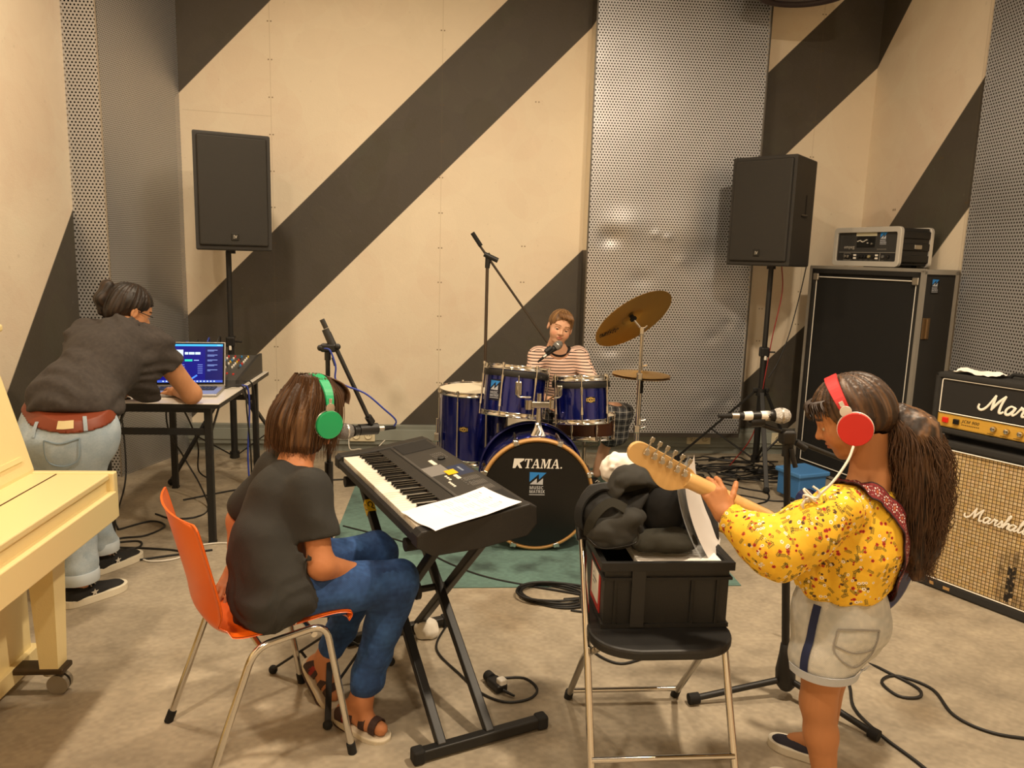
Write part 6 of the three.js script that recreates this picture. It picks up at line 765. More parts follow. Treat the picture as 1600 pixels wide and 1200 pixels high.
function sneaker(parent, heel, toe, L, upperM, soleM, laceM, star) { // heel and toe on the floor plane, local to the parent
  const a = A3(heel), d = A3(toe).clone().sub(a).setY(0).normalize(), g = new THREE.Group(); const m4 = new THREE.Matrix4().makeBasis(V(d.z, 0, -d.x), V(0, 1, 0), d).setPosition(a);
  const put = (name, geo, mt, par, label) => { const p = part(name, geo.applyMatrix4(m4), mt, par, label); return p; };
  const sh = new THREE.Shape(); const w = L * 0.19; sh.moveTo(0, 0); sh.bezierCurveTo(w * 0.95, 0, w * 0.8, L * 0.4, w * 0.98, L * 0.68); sh.bezierCurveTo(w * 1.0, L * 0.9, w * 0.5, L, 0, L); sh.bezierCurveTo(-w * 0.6, L, -w * 1.05, L * 0.9, -w * 1.0, L * 0.66); sh.bezierCurveTo(-w * 0.75, L * 0.4, -w * 0.95, 0, 0, 0);
  const up = union([ell([0, L * 0.17, L * 0.2], [w * 0.82, L * 0.2, L * 0.19]), ell([0, L * 0.1, L * 0.5], [w * 0.86, L * 0.15, L * 0.3]), ell([0, L * 0.08, L * 0.78], [w * 0.86, L * 0.11, L * 0.2])], L * 0.06); const u = boxUV(sdfMesh(cut(cut(up, [0, L * 0.06, 0], [0, -1, 0]), [0, L * 0.3, L * 0.15], [0, 1, -0.15]), [-w * 1.2, 0, -0.02], [w * 1.2, L * 0.42, L * 1.05], L * 0.03));
  const shoe = put('shoe', u, upperM, parent, 'canvas sneaker'); put('sole', slab(sh, L * 0.1, 0.003).translate(0, 0.003, 0), soleM, shoe);
  for (let i = 0; i < 4; i++) { const z = L * (0.4 + i * 0.075), y = L * (0.262 - i * 0.026); put('lace', polyTube([V(-w * 0.42, y - 0.006, z), V(0, y + 0.006, z + 0.003), V(w * 0.42, y - 0.006, z + 0.006)], () => 0.0028, 6), laceM, shoe); }
  if (star) for (const s of [-1, 1]) { const st = new THREE.Shape(); for (let i = 0; i < 10; i++) { const r = (i % 2 ? 0.4 : 1) * L * 0.06, q = i / 10 * 2 * PI; i ? st.lineTo(Math.sin(q) * r, Math.cos(q) * r) : st.moveTo(0, r); } put('star', extrude(st, 0.002).rotateY(s * PI / 2).rotateZ(-s * 0.14).translate(s * w * 0.86, L * 0.17, L * 0.4), laceM, shoe); }
  return shoe;
}
// ------------------------------------------------ the drummer
{ const b = [0.78, 0, -4.9], R = rel(b), g = person('child in a striped shirt sitting behind the drums', b), SK = '#d9a98a'; const pel = R(0.78, 0.54, -4.95), ch = R(0.725, 0.79, -4.86), nb = R(0.71, 0.915, -4.81), C = R(0.711, 1.058, -4.78), H = 0.205, F = frame([0.02, -0.1, 1], [0.24, 0.96, 0.1]);
  const shL = R(0.845, 0.875, -4.82), shR = R(0.58, 0.87, -4.82), elL = R(0.93, 0.70, -4.7), wrL = R(0.82, 0.69, -4.5), elR = R(0.52, 0.70, -4.72), wrR = R(0.61, 0.635, -4.55), hipL = R(0.86, 0.52, -4.95), hipR = R(0.7, 0.52, -4.95), knL = R(1.08, 0.54, -4.72), anL = R(1.0, 0.1, -4.83), knR = R(0.66, 0.52, -4.66), anR = R(0.64, 0.1, -4.66);
  const trunk = [cap(pel, ch, 0.10, 0.105), cap(shL, shR, 0.05), cap(ch, nb, 0.09, 0.05), cap(nb, C.clone().addScaledVector(F[1], -0.09), 0.043, 0.045)], arms = [cap(shL, elL, 0.042, 0.034), cap(elL, wrL, 0.034, 0.024), cap(shR, elR, 0.042, 0.034), cap(elR, wrR, 0.034, 0.024)], legs = [cap(hipL, knL, 0.07, 0.05), cap(knL, anL, 0.048, 0.032), cap(hipR, knR, 0.07, 0.05), cap(knR, anR, 0.048, 0.032)];
  const skinG = joinSkin([limbs([...trunk, ...arms, ...legs], [-0.4, 0.02, -0.2], [0.45, 1.05, 0.5], 0.01, SK), headMesh(C, F, H, SK, { cell: 0.014, lip: '#bd7565', brow: '#7a5638' }), handMesh(wrR, [0.35, -0.2, 0.5], [0.6, -0.3, -0.4], 0.8, fist, 0.6, false, SK), handMesh(wrL, [-0.5, -0.1, 0.5], [-0.3, -0.7, -0.2], 0.8, fist, 0.6, true, SK)]);
  const body = part('body', skinG, BODY_SKIN, g); body.userData.skinMat = mat(SK, 0.5); addEyes(body, C, F, H, '#4a3520', 0.2);
  const hl = union([ell([0, 0.17, -0.07], [0.385, 0.40, 0.45])], 0.05), hf = ridged(minus(minus(hl, ell([0, -0.12, 0.42], [0.34, 0.43, 0.34]), 0.05), (x, y, z) => y + 0.02 - 0.25 * z, 0.05), 0.012, 20); hairVolume('hair', hf, [-0.5, -0.2, -0.6], [0.5, 0.65, 0.55], 0.016, C, F, H, '#5b3f24', '#a67f50', g, 'short sandy brown hair', hairMat);
  const fr = []; for (let i = 0; i < 26; i++) { const x = -0.22 + i * 0.0165 + rr(-0.01, 0.01); fr.push([[x * 0.8, 0.5, 0.18], [x, 0.47, 0.3], [x + 0.05, 0.40, 0.37], [x + 0.09, 0.30 + 0.06 * rnd(), 0.39]]); } part('fringe', headToWorld(strands(fr, 0.016), C, F, H), mat('#7a5734', 0.5), g, 'swept fringe');
  const stripe = mat('#ffffff', 0.85, 0, { map: canvasTex(16, 256, (c) => { c.fillStyle = '#efcdbb'; c.fillRect(0, 0, 16, 256); c.fillStyle = '#1d1719'; for (let i = 0; i < 4; i++) c.fillRect(0, i * 64 + 20, 16, 19); }) }), sd = union([cap(pel.clone().setY(0.5), ch, 0.12, 0.122), cap(shL, shR, 0.056), cap(ch, nb.clone().add(V(0, -0.03, 0)), 0.1, 0.055), cap(shL, shL.clone().lerp(elL, 0.85), 0.054, 0.052), cap(shR, shR.clone().lerp(elR, 0.85), 0.054, 0.052)], 0.035), neckHole = cap(nb.clone().add(V(0, -0.005, 0.02)), nb.clone().add(V(0, 0.2, 0.06)), 0.064, 0.1);
  garment('shirt', minus(puff(sd, 0.005, 18), neckHole, 0.006), [-0.4, 0.4, -0.25], [0.3, 0.98, 0.35], 0.008, stripe, g, 'cream shirt with thin dark stripes', 1 / 0.076);
  part('collar', ribbonOn([...Array(25)].map((_, i) => { const a = i / 24 * 2 * PI; return nb.clone().add(V(Math.cos(a) * 0.068, 0.012 - 0.012 * Math.sin(a), 0.02 + Math.sin(a) * 0.07)); }), minus(sd, neckHole, 0.004), 0.016, 0.004, 48), mat('#171316', 0.85), g, 'black neckband');
  const plaid = mat('#ffffff', 0.88, 0, { map: canvasTex(128, 128, (c) => { c.fillStyle = '#4e4f52'; c.fillRect(0, 0, 128, 128); c.fillStyle = 'rgba(20,22,28,0.5)'; c.fillRect(0, 0, 40, 128); c.fillRect(0, 0, 128, 40); c.fillStyle = '#b9b7b0'; c.fillRect(84, 0, 7, 128); c.fillRect(0, 84, 128, 7); }) });
  garment('shorts', puff(cut(union([cap(pel, pel.clone().add(V(0, -0.02, 0)), 0.13), cap(hipL, knL.clone().add(V(0.02, -0.01, 0.02)), 0.095, 0.09), cap(knL, knL.clone().add(V(-0.005, -0.14, -0.02)), 0.085, 0.10), cap(hipR, knR, 0.095, 0.085)], 0.04), [0, 0.58, 0], [0, 1, 0]), 0.005, 16), [-0.35, 0.25, -0.25], [0.5, 0.66, 0.42], 0.009, plaid, g, 'grey checked shorts', 1 / 0.045);
  for (const [an, dx] of [[anL, 0.05], [anR, -0.01]]) sneaker(g, [an.x - dx * 0.6, 0, an.z - 0.05], [an.x + dx, 0, an.z + 0.14], 0.2, mat('#1c1b1b', 0.8), mat('#3a3836', 0.7), M.cableWhite);
  single('drum_stick', bar([0.6, 0.62, -4.55], [0.66, 0.76, -4.22], 0.0065, 0.0045), mat('#c79a62', 0.5), 'wooden drum stick in the drummer\'s hand', 'drum stick');
}
// ------------------------------------------------ the keyboard player
{ const b = [-0.5, 0, -2.24], R = rel(b), g = person('child with green headphones sitting sideways on the orange chair', b), SK = '#b87a52'; const pel = R(-0.505, 0.525, -2.215), be = R(-0.5, 0.64, -2.235), ch = R(-0.472, 0.755, -2.27), nb = R(-0.452, 0.862, -2.315), C = R(-0.402, 1.0, -2.388), H = 0.205, F = frame([0.80, -0.12, -0.585], [0.05, 1, 0]);
  const shR = R(-0.39, 0.815, -2.2), shL = R(-0.525, 0.815, -2.4), elR = R(-0.352, 0.60, -2.14), wrR = R(-0.268, 0.528, -2.262), elL = R(-0.655, 0.64, -2.42), wrL = R(-0.655, 0.505, -2.36), hipR = R(-0.46, 0.515, -2.15), hipL = R(-0.535, 0.515, -2.285), knR = R(-0.145, 0.475, -2.3), anR = R(-0.25, 0.11, -2.255), knL = R(-0.225, 0.49, -2.5), anL = R(-0.385, 0.15, -2.45);
  const trunk = [cap(pel, be, 0.1, 0.095), cap(be, ch, 0.095, 0.095), cap(shL, shR, 0.045), cap(ch, nb, 0.085, 0.05), cap(nb, C.clone().addScaledVector(F[1], -0.08).addScaledVector(F[2], -0.03), 0.043, 0.043)], arms = [cap(shR, elR, 0.043, 0.036), cap(elR, wrR, 0.037, 0.026), cap(shL, elL, 0.043, 0.035), cap(elL, wrL, 0.035, 0.025)], legs = [cap(hipR, knR, 0.07, 0.052), cap(knR, anR, 0.05, 0.03), cap(hipL, knL, 0.07, 0.052), cap(knL, anL, 0.05, 0.03)];
  const footR = [R(-0.305, 0.045, -2.29), R(-0.185, 0.035, -2.205)], footL = [R(-0.43, 0.105, -2.475), R(-0.355, 0.035, -2.4)]; for (const [an, f] of [[anR, footR], [anL, footL]]) legs.push(cap(an, f[0], 0.03, 0.026), cap(f[0], f[1], 0.026, 0.022), cap(an, f[0].clone().lerp(f[1], 0.6), 0.028, 0.022));
  const body = part('body', joinSkin([limbs([...trunk, ...arms, ...legs], [-0.26, 0.0, -0.36], [0.46, 0.98, 0.22], 0.009, SK, 0.025), headMesh(C, F, H, SK, { lip: '#a9604e', brow: '#4a3220' }), handMesh(wrR, [0.5, -0.5, -0.75], [-0.2, -0.8, 0.5], 0.8, relaxed, 0.3, true, SK), handMesh(wrL, [-0.1, -0.4, 0.5], [0, -1, -0.4], 0.82, [[0.1, 0.15], [0.1, 0.15], [0.1, 0.15], [0.1, 0.15]], 0.3, false, SK)]), BODY_SKIN, g); body.userData.skinMat = mat(SK, 0.5); addEyes(body, C, F, H, '#3a2818', 0.55);
  // bob: full at the back, swept across the forehead
  const vol = union([ell([0, 0.15, -0.09], [0.425, 0.425, 0.50]), ell([0, -0.12, -0.26], [0.46, 0.44, 0.44]), ell([0, -0.38, -0.28], [0.44, 0.28, 0.38]), ell([0.05, 0.33, 0.2], [0.3, 0.17, 0.22])], 0.10), face = union([ell([0, -0.3, 0.46], [0.7, 0.44, 0.33]), cap([0, 0.0, 0.55], [0, -0.6, 0.5], 0.24), ell([-0.45, -0.42, 0.25], [0.4, 0.22, 0.26]), ell([0.45, -0.42, 0.25], [0.4, 0.22, 0.26])], 0.08);
  hairVolume('hair', ridged(cut(minus(vol, face, 0.04), [0, -0.62, 0], [0, -1, 0.12], 0.05), 0.026, 13), [-0.6, -0.72, -0.85], [0.56, 0.68, 0.56], 0.017, C, F, H, '#2c1a10', '#7b5733', g, 'chin-length brown hair', hairMat);
  const st = []; for (let i = 0; i < 420; i++) { const a = rr(0.9, 2 * PI - 0.9), x = Math.sin(a), z = Math.cos(a) * 1.05 - 0.12, t = rr(0.1, 0.5), k = rr(0.98, 1.06); st.push([[x * 0.2 * k, 0.55 * k, z * 0.3 - 0.05], [x * 0.38 * k, 0.32, z * 0.44 * k], [x * 0.455 * k, 0.0, z * 0.56 * k - 0.02], [x * 0.455 * k, -0.3, z * 0.55 * k - 0.06], [x * 0.42 * k, -0.52 - 0.14 * rnd(), z * 0.52 * k - 0.05 + rr(-0.05, 0.05)]]); } part('loose_strands', headToWorld(strands(st, 0.0055, 4), C, F, H), mat('#5a3c22', 0.5), g, 'loose brown strands').userData.kind = 'stuff';
  const ba = []; for (let i = 0; i < 30; i++) { const x = -0.28 + i * 0.019; ba.push([[x * 0.5 - 0.02, 0.58, 0.05], [x, 0.5, 0.24], [x - 0.02, 0.36, 0.36], [x - 0.08, 0.2, 0.36 - 0.25 * x * x]]); } part('fringe', headToWorld(strands(ba, 0.014), C, F, H), mat('#53371e', 0.5), g, 'side-swept fringe');
  const tee = clothMat('#2c2b28', 0.12), td = union([cap(pel.clone().add(V(0.0, -0.02, 0.0)), be, 0.135, 0.125), cap(be, ch, 0.122, 0.112), cap(pel.clone().add(V(0.03, -0.03, 0.055)), be.clone().add(V(0.02, 0, 0.02)), 0.128, 0.11), cap(shL, shR, 0.055), cap(ch, nb.clone().add(V(0, -0.03, 0)), 0.1, 0.055), cap(shR, shR.clone().lerp(elR, 0.72), 0.058, 0.063), cap(shL, shL.clone().lerp(elL, 0.72), 0.058, 0.063)], 0.035), dR = elR.clone().sub(shR).normalize(), hole = cap(nb.clone().add(V(0.02, -0.01, -0.012)), nb.clone().add(V(0.06, 0.2, -0.04)), 0.058, 0.09);
  const sleeveCut = f => cut(f, shR.clone().lerp(elR, 0.66), dR); const wr = f => (x, y, z) => f(x, y, z) - 0.004 * Math.sin(y * 60 + 20 * vn3(x * 12 + 5, y * 8 + 5, z * 12 + 5)) * sstep(0.75, 0.5, y);
  garment('t_shirt', minus(cut(wr(puff(td, 0.010, 13)), pel.clone().add(V(0, -0.075, 0)), [0.30, -1, -0.17], 0.012), union([hole, (x, y, z) => { const q = V(x, y, z).sub(shR); return Math.max(-(q.dot(dR) - 0.66 * shR.distanceTo(elR)), cap(shR.clone().lerp(elR, 0.5), elR.clone().lerp(wrR, 0.3), 0.075)(x, y, z)); }], 0.004), 0.005), [-0.28, 0.42, -0.26], [0.3, 0.92, 0.24], 0.0085, tee, g, 'charcoal T-shirt');
  part('hem_label', box(0.028, 0.024, 0.001), printed(64, 56, (c) => { c.fillStyle = '#e4dccb'; c.fillRect(0, 0, 64, 56); c.fillStyle = '#4a4238'; c.fillRect(20, 16, 24, 22); }), g, 'small white hem label').position.copy(R(-0.418, 0.47, -2.07)); g.children[g.children.length - 1].rotation.set(0, 0.55, -0.5);
  const jm = denim('#15305c', '#3f6aa6'), jd = union([cap(pel, pel.clone().add(V(0, -0.01, 0)), 0.115), cap(hipR, knR, 0.088, 0.068), cap(knR, anR.clone().lerp(knR, 0.12), 0.068, 0.05), cap(hipL, knL, 0.088, 0.068), cap(knL, anL.clone().lerp(knL, 0.12), 0.068, 0.05)], 0.03);
  garment('jeans', cut((x, y, z) => puff(jd, 0.005, 18)(x, y, z) - 0.003 * Math.sin((x * 0.8 - z * 0.5) * 90) * sstep(0.3, 0.38, x) * sstep(0.35, 0.45, y), [0, 0.45, 0], [0, 1, 0], 0.2).valueOf ? (x, y, z) => puff(jd, 0.006, 18)(x, y, z) - 0.003 * Math.sin(y * 70 + x * 30) * sstep(0.40, 0.2, y) : jd, [-0.2, 0.08, -0.38], [0.48, 0.66, 0.22], 0.0085, jm, g, 'blue jeans');
  // sandals: thick sole, brown straps
  const sol = mat('#c9bda6', 0.7), brn = mat('#3a2520', 0.75), red = mat('#8a2018', 0.7); for (const f of [footR, footL]) { const a = f[0], e = f[1], d = e.clone().sub(a).normalize(), up = V(0, 1, 0).addScaledVector(d, -d.y).normalize(), s = V().crossVectors(up, d); const m4 = new THREE.Matrix4().makeBasis(s, up, d).setPosition(a.clone().addScaledVector(up, -0.036).addScaledVector(d, -0.04)); const L = 0.215, w = 0.04; const sh = new THREE.Shape(); sh.moveTo(0, 0); sh.bezierCurveTo(w, 0, w * 0.75, L * 0.45, w, L * 0.7); sh.bezierCurveTo(w, L * 0.95, w * 0.4, L, 0, L); sh.bezierCurveTo(-w * 0.6, L, -w, L * 0.9, -w, L * 0.68); sh.bezierCurveTo(-w * 0.75, L * 0.4, -w, 0, 0, 0); const so = part('sandal', slab(sh, 0.012, 0.004).applyMatrix4(m4), sol, g, 'brown sandal'); const foot = union([cap(a, e, 0.026, 0.022), cap(a.clone().add(V(0, 0.05, 0)), a, 0.03, 0.026)], 0.02);
    for (const [t, mt, wd] of [[0.05, brn, 0.03], [0.3, brn, 0.02], [0.62, brn, 0.022], [0.88, brn, 0.024], [0.18, red, 0.02]]) { const cp = a.clone().lerp(e, t * 1.05 - 0.05), pts = []; for (let i = 0; i <= 12; i++) { const q = PI * i / 12; pts.push(cp.clone().addScaledVector(s, Math.cos(q) * 0.036).addScaledVector(up, Math.sin(q) * 0.034 - 0.022)); } part('strap', ribbonOn(pts, foot, wd, 0.003, 20, 0.004), mt, so, 'sandal strap'); } part('outsole', slab(sh, 0.008, 0.003).translate(0, -0.0145, 0).applyMatrix4(m4), brn, so); }
  const grn = mat('#12a468', 0.45), Cw = C.clone().add(V(...b)); headphones('bright green headphones on the keyboard player', Cw, F, H * 1.02, mat('#0f9a5c', 0.5), grn, mat('#c9c3ba', 0.3, 0.9), -0.05, mat('#0f8a54', 0.7));
}
// ------------------------------------------------ the guitarist
{ const b = [1.11, 0, -1.95], R = rel(b), g = person('child in a yellow floral blouse playing guitar with back turned', b), SK = '#b0784e'; const pel = R(1.115, 0.53, -1.94), wa = R(1.105, 0.65, -1.94), ch = R(1.135, 0.80, -1.935), nb = R(1.165, 0.925, -1.95), C = R(1.108, 1.088, -1.985), H = 0.218, F = frame([-0.80, -0.42, -0.42], [-0.2, 1, -0.1]);
  const shL = R(1.035, 0.865, -1.865), shR = R(1.26, 0.865, -2.01), elL = R(0.868, 0.762, -1.838), wrL = R(0.772, 0.808, -1.965), elR = R(1.36, 0.69, -2.08), wrR = R(1.21, 0.66, -2.13), hipL = R(1.062, 0.5, -1.9), hipR = R(1.165, 0.5, -1.985), knL = R(1.052, 0.29, -1.895), anL = R(1.083, 0.065, -1.87), knR = R(1.15, 0.29, -2.03), anR = R(1.165, 0.065, -2.045);
  const nk = C.clone().addScaledVector(F[1], -0.055).addScaledVector(F[2], -0.03); const trunk = [cap(pel, wa, 0.1, 0.085), cap(wa, ch, 0.085, 0.095), cap(shL, shR, 0.045), cap(ch, nb, 0.085, 0.052), cap(nb, nk, 0.048, 0.05)], arms = [cap(shL, elL, 0.04, 0.034), cap(elL, wrL, 0.034, 0.024), cap(shR, elR, 0.04, 0.034), cap(elR, wrR, 0.034, 0.024)], legs = [cap(hipL, knL, 0.068, 0.047), cap(knL, knL.clone().lerp(anL, 0.4), 0.045, 0.044), cap(knL.clone().lerp(anL, 0.4), anL, 0.044, 0.031), cap(hipR, knR, 0.068, 0.047), cap(knR, anR, 0.05, 0.032), cap(anL, R(1.03, 0.03, -1.93), 0.03, 0.025), cap(anR, R(1.1, 0.03, -2.1), 0.03, 0.025)];
  const body = part('body', joinSkin([limbs([...trunk, ...arms, ...legs], [-0.4, 0.0, -0.26], [0.34, 1.06, 0.2], 0.009, SK, 0.022), headMesh(C, F, H, SK, { noNeck: true, lip: '#9c5647', brow: '#2a1c12' }), handMesh(wrL, [-0.28, 0.62, -0.25], [-0.2, 0.25, -1], 0.86, [[0.5, 0.75], [0.5, 0.8], [0.45, 0.8], [0.4, 0.8]], 0.15, true, SK), handMesh(wrR, [-0.6, -0.2, -0.2], [-0.1, 0, -1], 0.86, relaxed, 0.3, false, SK)]), BODY_SKIN, g); body.userData.skinMat = mat(SK, 0.5); addEyes(body, C, F, H, '#2a1a10', 0.7);
  const dk = '#22150c', lt = '#6a4a2c', vol = union([ell([0, 0.15, -0.08], [0.395, 0.405, 0.475]), ell([0, 0.0, -0.32], [0.3, 0.3, 0.25])], 0.08), face = union([ell([0, -0.26, 0.40], [0.7, 0.52, 0.36]), cap([0, 0.02, 0.58], [0, -0.6, 0.5], 0.27), ell([0, -0.55, -0.1], [0.6, 0.34, 0.3])], 0.08); hairVolume('hair', ridged(minus(vol, face, 0.05), 0.016, 17), [-0.55, -0.5, -0.75], [0.55, 0.66, 0.55], 0.017, C, F, H, dk, lt, g, 'dark brown hair pulled back', hairMat);
  const fl = []; for (let i = 0; i < 60; i++) { const a = rr(-1.1, 1.1), l = rr(0.3, 0.44); fl.push([[Math.sin(a) * 0.36, 0.34, Math.cos(a) * 0.36], [Math.sin(a) * 0.4, 0.33, Math.cos(a) * 0.42 + 0.02], [Math.sin(a) * 0.42 + rr(-0.05, 0.05), 0.24, Math.cos(a) * 0.46], [Math.sin(a) * 0.4 + rr(-0.08, 0.08), 0.24 - rr(0.02, 0.16), Math.cos(a) * 0.44 + rr(-0.02, 0.05)]]); } part('wispy_fringe', headToWorld(strands(fl, 0.01), C, F, H), mat('#33241a', 0.5), g, 'wispy curls at the forehead').userData.kind = 'stuff';
  // long wavy ponytail
  const root = R(1.222, 1.105, -1.945), ax = [root, R(1.262, 1.06, -1.93), R(1.285, 0.96, -1.925), R(1.298, 0.84, -1.925), R(1.312, 0.74, -1.925), R(1.318, 0.655, -1.925)], crv = new THREE.CatmullRomCurve3(ax); const pv = union([...ax.slice(0, -1).map((p, i) => cap(p, ax[i + 1], [0.034, 0.058, 0.068, 0.062, 0.046][i], [0.058, 0.068, 0.062, 0.046, 0.018][i]))], 0.03);
  const pg = sdfMesh((x, y, z) => { const d = pv(x, y, z); return Math.abs(d) > 0.03 ? d : d - 0.010 * sstep(1.12, 1.0, y) * (2 * vn3(x * 55 + 50, y * 13 + 50, z * 55 + 50) - 1) - 0.004 * (2 * vn3(x * 130 + 50, y * 30 + 50, z * 130 + 50) - 1); }, [0.05, 0.58, -0.09], [0.3, 1.2, 0.12], 0.006), ca = hex(dk), cb = hex(lt); colorBy(pg, (x, y, z) => { const t = sstep(0.3, 0.75, 0.6 * vn3(x * 60 + 50, y * 12 + 50, z * 60 + 50) + 0.4 * vn3(x * 160 + 50, y * 26 + 50, z * 160 + 50)); return [lerp(ca[0], cb[0], t), lerp(ca[1], cb[1], t), lerp(ca[2], cb[2], t)]; }); part('ponytail', pg, hairMat, g, 'long wavy dark ponytail');
  const ps = []; for (let i = 0; i < 900; i++) { const a = rnd() * 2 * PI, k = Math.sqrt(rnd()) * 1.12, ph = rnd() * 6.28, fq = rr(4, 7), end = rr(0.78, 1.03), P = []; for (let j = 0; j <= 12; j++) { const t = j / 12 * end, c = crv.getPoint(Math.min(1, t)); const rad = (0.028 + 0.048 * Math.sin(Math.min(1, t * 1.15) * PI) + 0.012 * t) * k, wv = 0.013 * Math.sin(t * fq * 6.28 + ph) * sstep(0.05, 0.3, t); P.push(V(c.x + Math.cos(a) * (rad + wv), c.y - Math.max(0, t - 1) * 0.4, c.z + Math.sin(a) * (rad + wv))); } ps.push(P); } part('ponytail_strands', flat(ps.map(p => polyTube(new THREE.CatmullRomCurve3(p).getPoints(20), t => 0.0012 * (1 - 0.6 * t), 4, 1, false))), mat('#553a24', 0.6), g, 'loose wavy strands').userData.kind = 'stuff';
  part('hair_tie', along(new THREE.TorusGeometry(0.037, 0.01, 8, 24).rotateX(PI / 2), root, ax[1]), mat('#241a1e', 0.9), g);
  // blouse
  const floral = mat('#ffffff', 0.8, 0, { map: canvasTex(1024, 1024, (c, w) => { c.fillStyle = '#f2c02c'; c.fillRect(0, 0, w, w); for (let i = 0; i < 260; i++) { c.fillStyle = `rgba(${rnd() < 0.5 ? '250,214,70' : '214,150,14'},0.12)`; c.beginPath(); c.arc(rnd() * w, rnd() * w, rr(10, 60), 0, 7); c.fill(); }
    const wrap = (x, y, f) => { for (const dx of [-w, 0, w]) for (const dy of [-w, 0, w]) { if (x + dx < -90 || x + dx > w + 90 || y + dy < -90 || y + dy > w + 90) continue; c.save(); c.translate(x + dx, y + dy); f(); c.restore(); } };
    for (let i = 0; i < 120; i++) { const x = rnd() * w, y = rnd() * w, a = rnd() * 6.28, s = rr(0.7, 1.1); wrap(x, y, () => { c.rotate(a); c.scale(s, s); c.strokeStyle = '#3d3a14'; c.lineWidth = 3.2; c.beginPath(); c.moveTo(0, 34); c.quadraticCurveTo(4, 0, 0, -36); c.stroke(); c.fillStyle = '#454016'; for (let k = 0; k < 5; k++) for (const q of [-1, 1]) { c.beginPath(); c.ellipse(q * 10, 20 - k * 13, 9, 3.2, q * -0.7, 0, 7); c.fill(); } }); }
    const cols = ['#b8301c', '#b8301c', '#f4ead4', '#f4ead4', '#c9541c', '#5a4028']; for (let i = 0; i < 210; i++) { const x = rnd() * w, y = rnd() * w, k = Math.floor(rnd() * 6), r = rr(8, 17); wrap(x, y, () => { c.fillStyle = cols[k]; for (let q = 0; q < 5; q++) { const a = q / 5 * 6.28; c.beginPath(); c.arc(Math.cos(a) * r * 0.6, Math.sin(a) * r * 0.6, r * 0.55, 0, 7); c.fill(); } c.fillStyle = k === 2 || k === 3 ? '#8a4a1c' : '#3a1a10'; c.beginPath(); c.arc(0, 0, r * 0.35, 0, 7); c.fill(); }); } }), bumpMap: rep(weave, 14, 14), bumpScale: 0.0004 });
  const bl = union([cap(R(1.11, 0.655, -1.935), R(1.125, 0.74, -1.935), 0.128, 0.128), cap(R(1.125, 0.74, -1.935), ch, 0.126, 0.112), cap(shL, shR, 0.057), cap(ch, nb.clone().add(V(0, -0.035, 0)), 0.1, 0.05), cap(shL, shL.clone().lerp(elL, 0.5), 0.062, 0.078), cap(shL.clone().lerp(elL, 0.5), elL, 0.074, 0.07), cap(elL, elL.clone().lerp(wrL, 0.45), 0.069, 0.06), cap(elL.clone().lerp(wrL, 0.45), elL.clone().lerp(wrL, 0.86), 0.058, 0.034), cap(shR, elR, 0.06, 0.075), cap(elR, elR.clone().lerp(wrR, 0.8), 0.072, 0.04), cap(elL.clone().lerp(wrL, 0.86), elL.clone().lerp(wrL, 0.93), 0.034, 0.046)], 0.03);
  const dw = wrL.clone().sub(elL).normalize(), cuffCut = (x, y, z) => { const q = V(x, y, z).sub(elL); return Math.max(-(q.dot(dw) - 0.95 * elL.distanceTo(wrL)), cap(elL.clone().lerp(wrL, 0.8), wrL.clone().addScaledVector(dw, 0.08), 0.09)(x, y, z)); };
  const folds = (x, y, z) => { const d = bl(x, y, z); if (Math.abs(d) > 0.04) return d; const az = Math.atan2(x, z); return d - 0.007 * (2 * vn3(x * 12 + 50, y * 9 + 50, z * 12 + 50) - 1) - 0.005 * Math.sin(az * 9 + 3 * vn3(x * 6 + 9, y * 6 + 9, z * 6 + 9) * 3) * sstep(0.8, 0.64, y) - 0.004 * (2 * vn3(x * 34 + 20, y * 10 + 20, z * 34 + 20) - 1); };
  const blouse = minus(cut(folds, [0, 0.605, 0], [0.12, -1, 0.05], 0.02), union([cap(nb.clone().add(V(-0.004, -0.012, 0.0)), nb.clone().add(V(-0.02, 0.2, 0)), 0.062, 0.09), cuffCut], 0.004), 0.006); garment('blouse', blouse, [-0.4, 0.55, -0.3], [0.36, 0.96, 0.24], 0.0075, floral, g, 'yellow blouse with red and white flowers', 1 / 0.28);
  const sm = denim('#a7a9a6', '#e2ddd2'), sdn = union([cap(R(1.113, 0.62, -1.94), pel, 0.105, 0.125), cap(pel, hipL.clone().add(V(-0.008, -0.07, 0.004)), 0.12, 0.092), cap(pel, hipR.clone().add(V(0, -0.07, 0)), 0.12, 0.092)], 0.03), sf = minus(cut(puff(sdn, 0.004, 20), [0, 0.415, 0], [0.1, -1, 0.05], 0.008), (x, y, z) => Math.max(y - 0.46, -(Math.hypot((x * 0.64 + z * 0.76), 0) - 0.006)), 0.01); garment('shorts', cut(puff(sdn, 0.004, 20), [0, 0.40, 0], [0.14, -1, 0.05], 0.008), [-0.22, 0.34, -0.22], [0.24, 0.68, 0.2], 0.0075, sm, g, 'pale denim shorts');
  const onS = (pts, w, m, n, label, nn = 40, lift = 0.004) => part(n, ribbonOn(pts.map(p => R(...p)), sdn, w, lift, nn, 0.002), m, g, label); onS([[0.99, 0.6, -1.86], [0.985, 0.5, -1.855], [0.985, 0.41, -1.85]], 0.022, mat('#1b2448', 0.85), 'side_stripe', 'navy side stripe'); const cf = mat('#b9bec6', 0.88);
  onS([0, 1, 2, 3, 4, 5, 6, 7, 8].map(i => { const a = -0.9 + i * 0.42; return [1.05 + Math.sin(a - 0.6) * 0.12, 0.405 - 0.006 * Math.cos(a), -1.9 + Math.cos(a - 0.6) * 0.12]; }), 0.026, cf, 'cuff', 'rolled pale cuff', 40, 0.006);
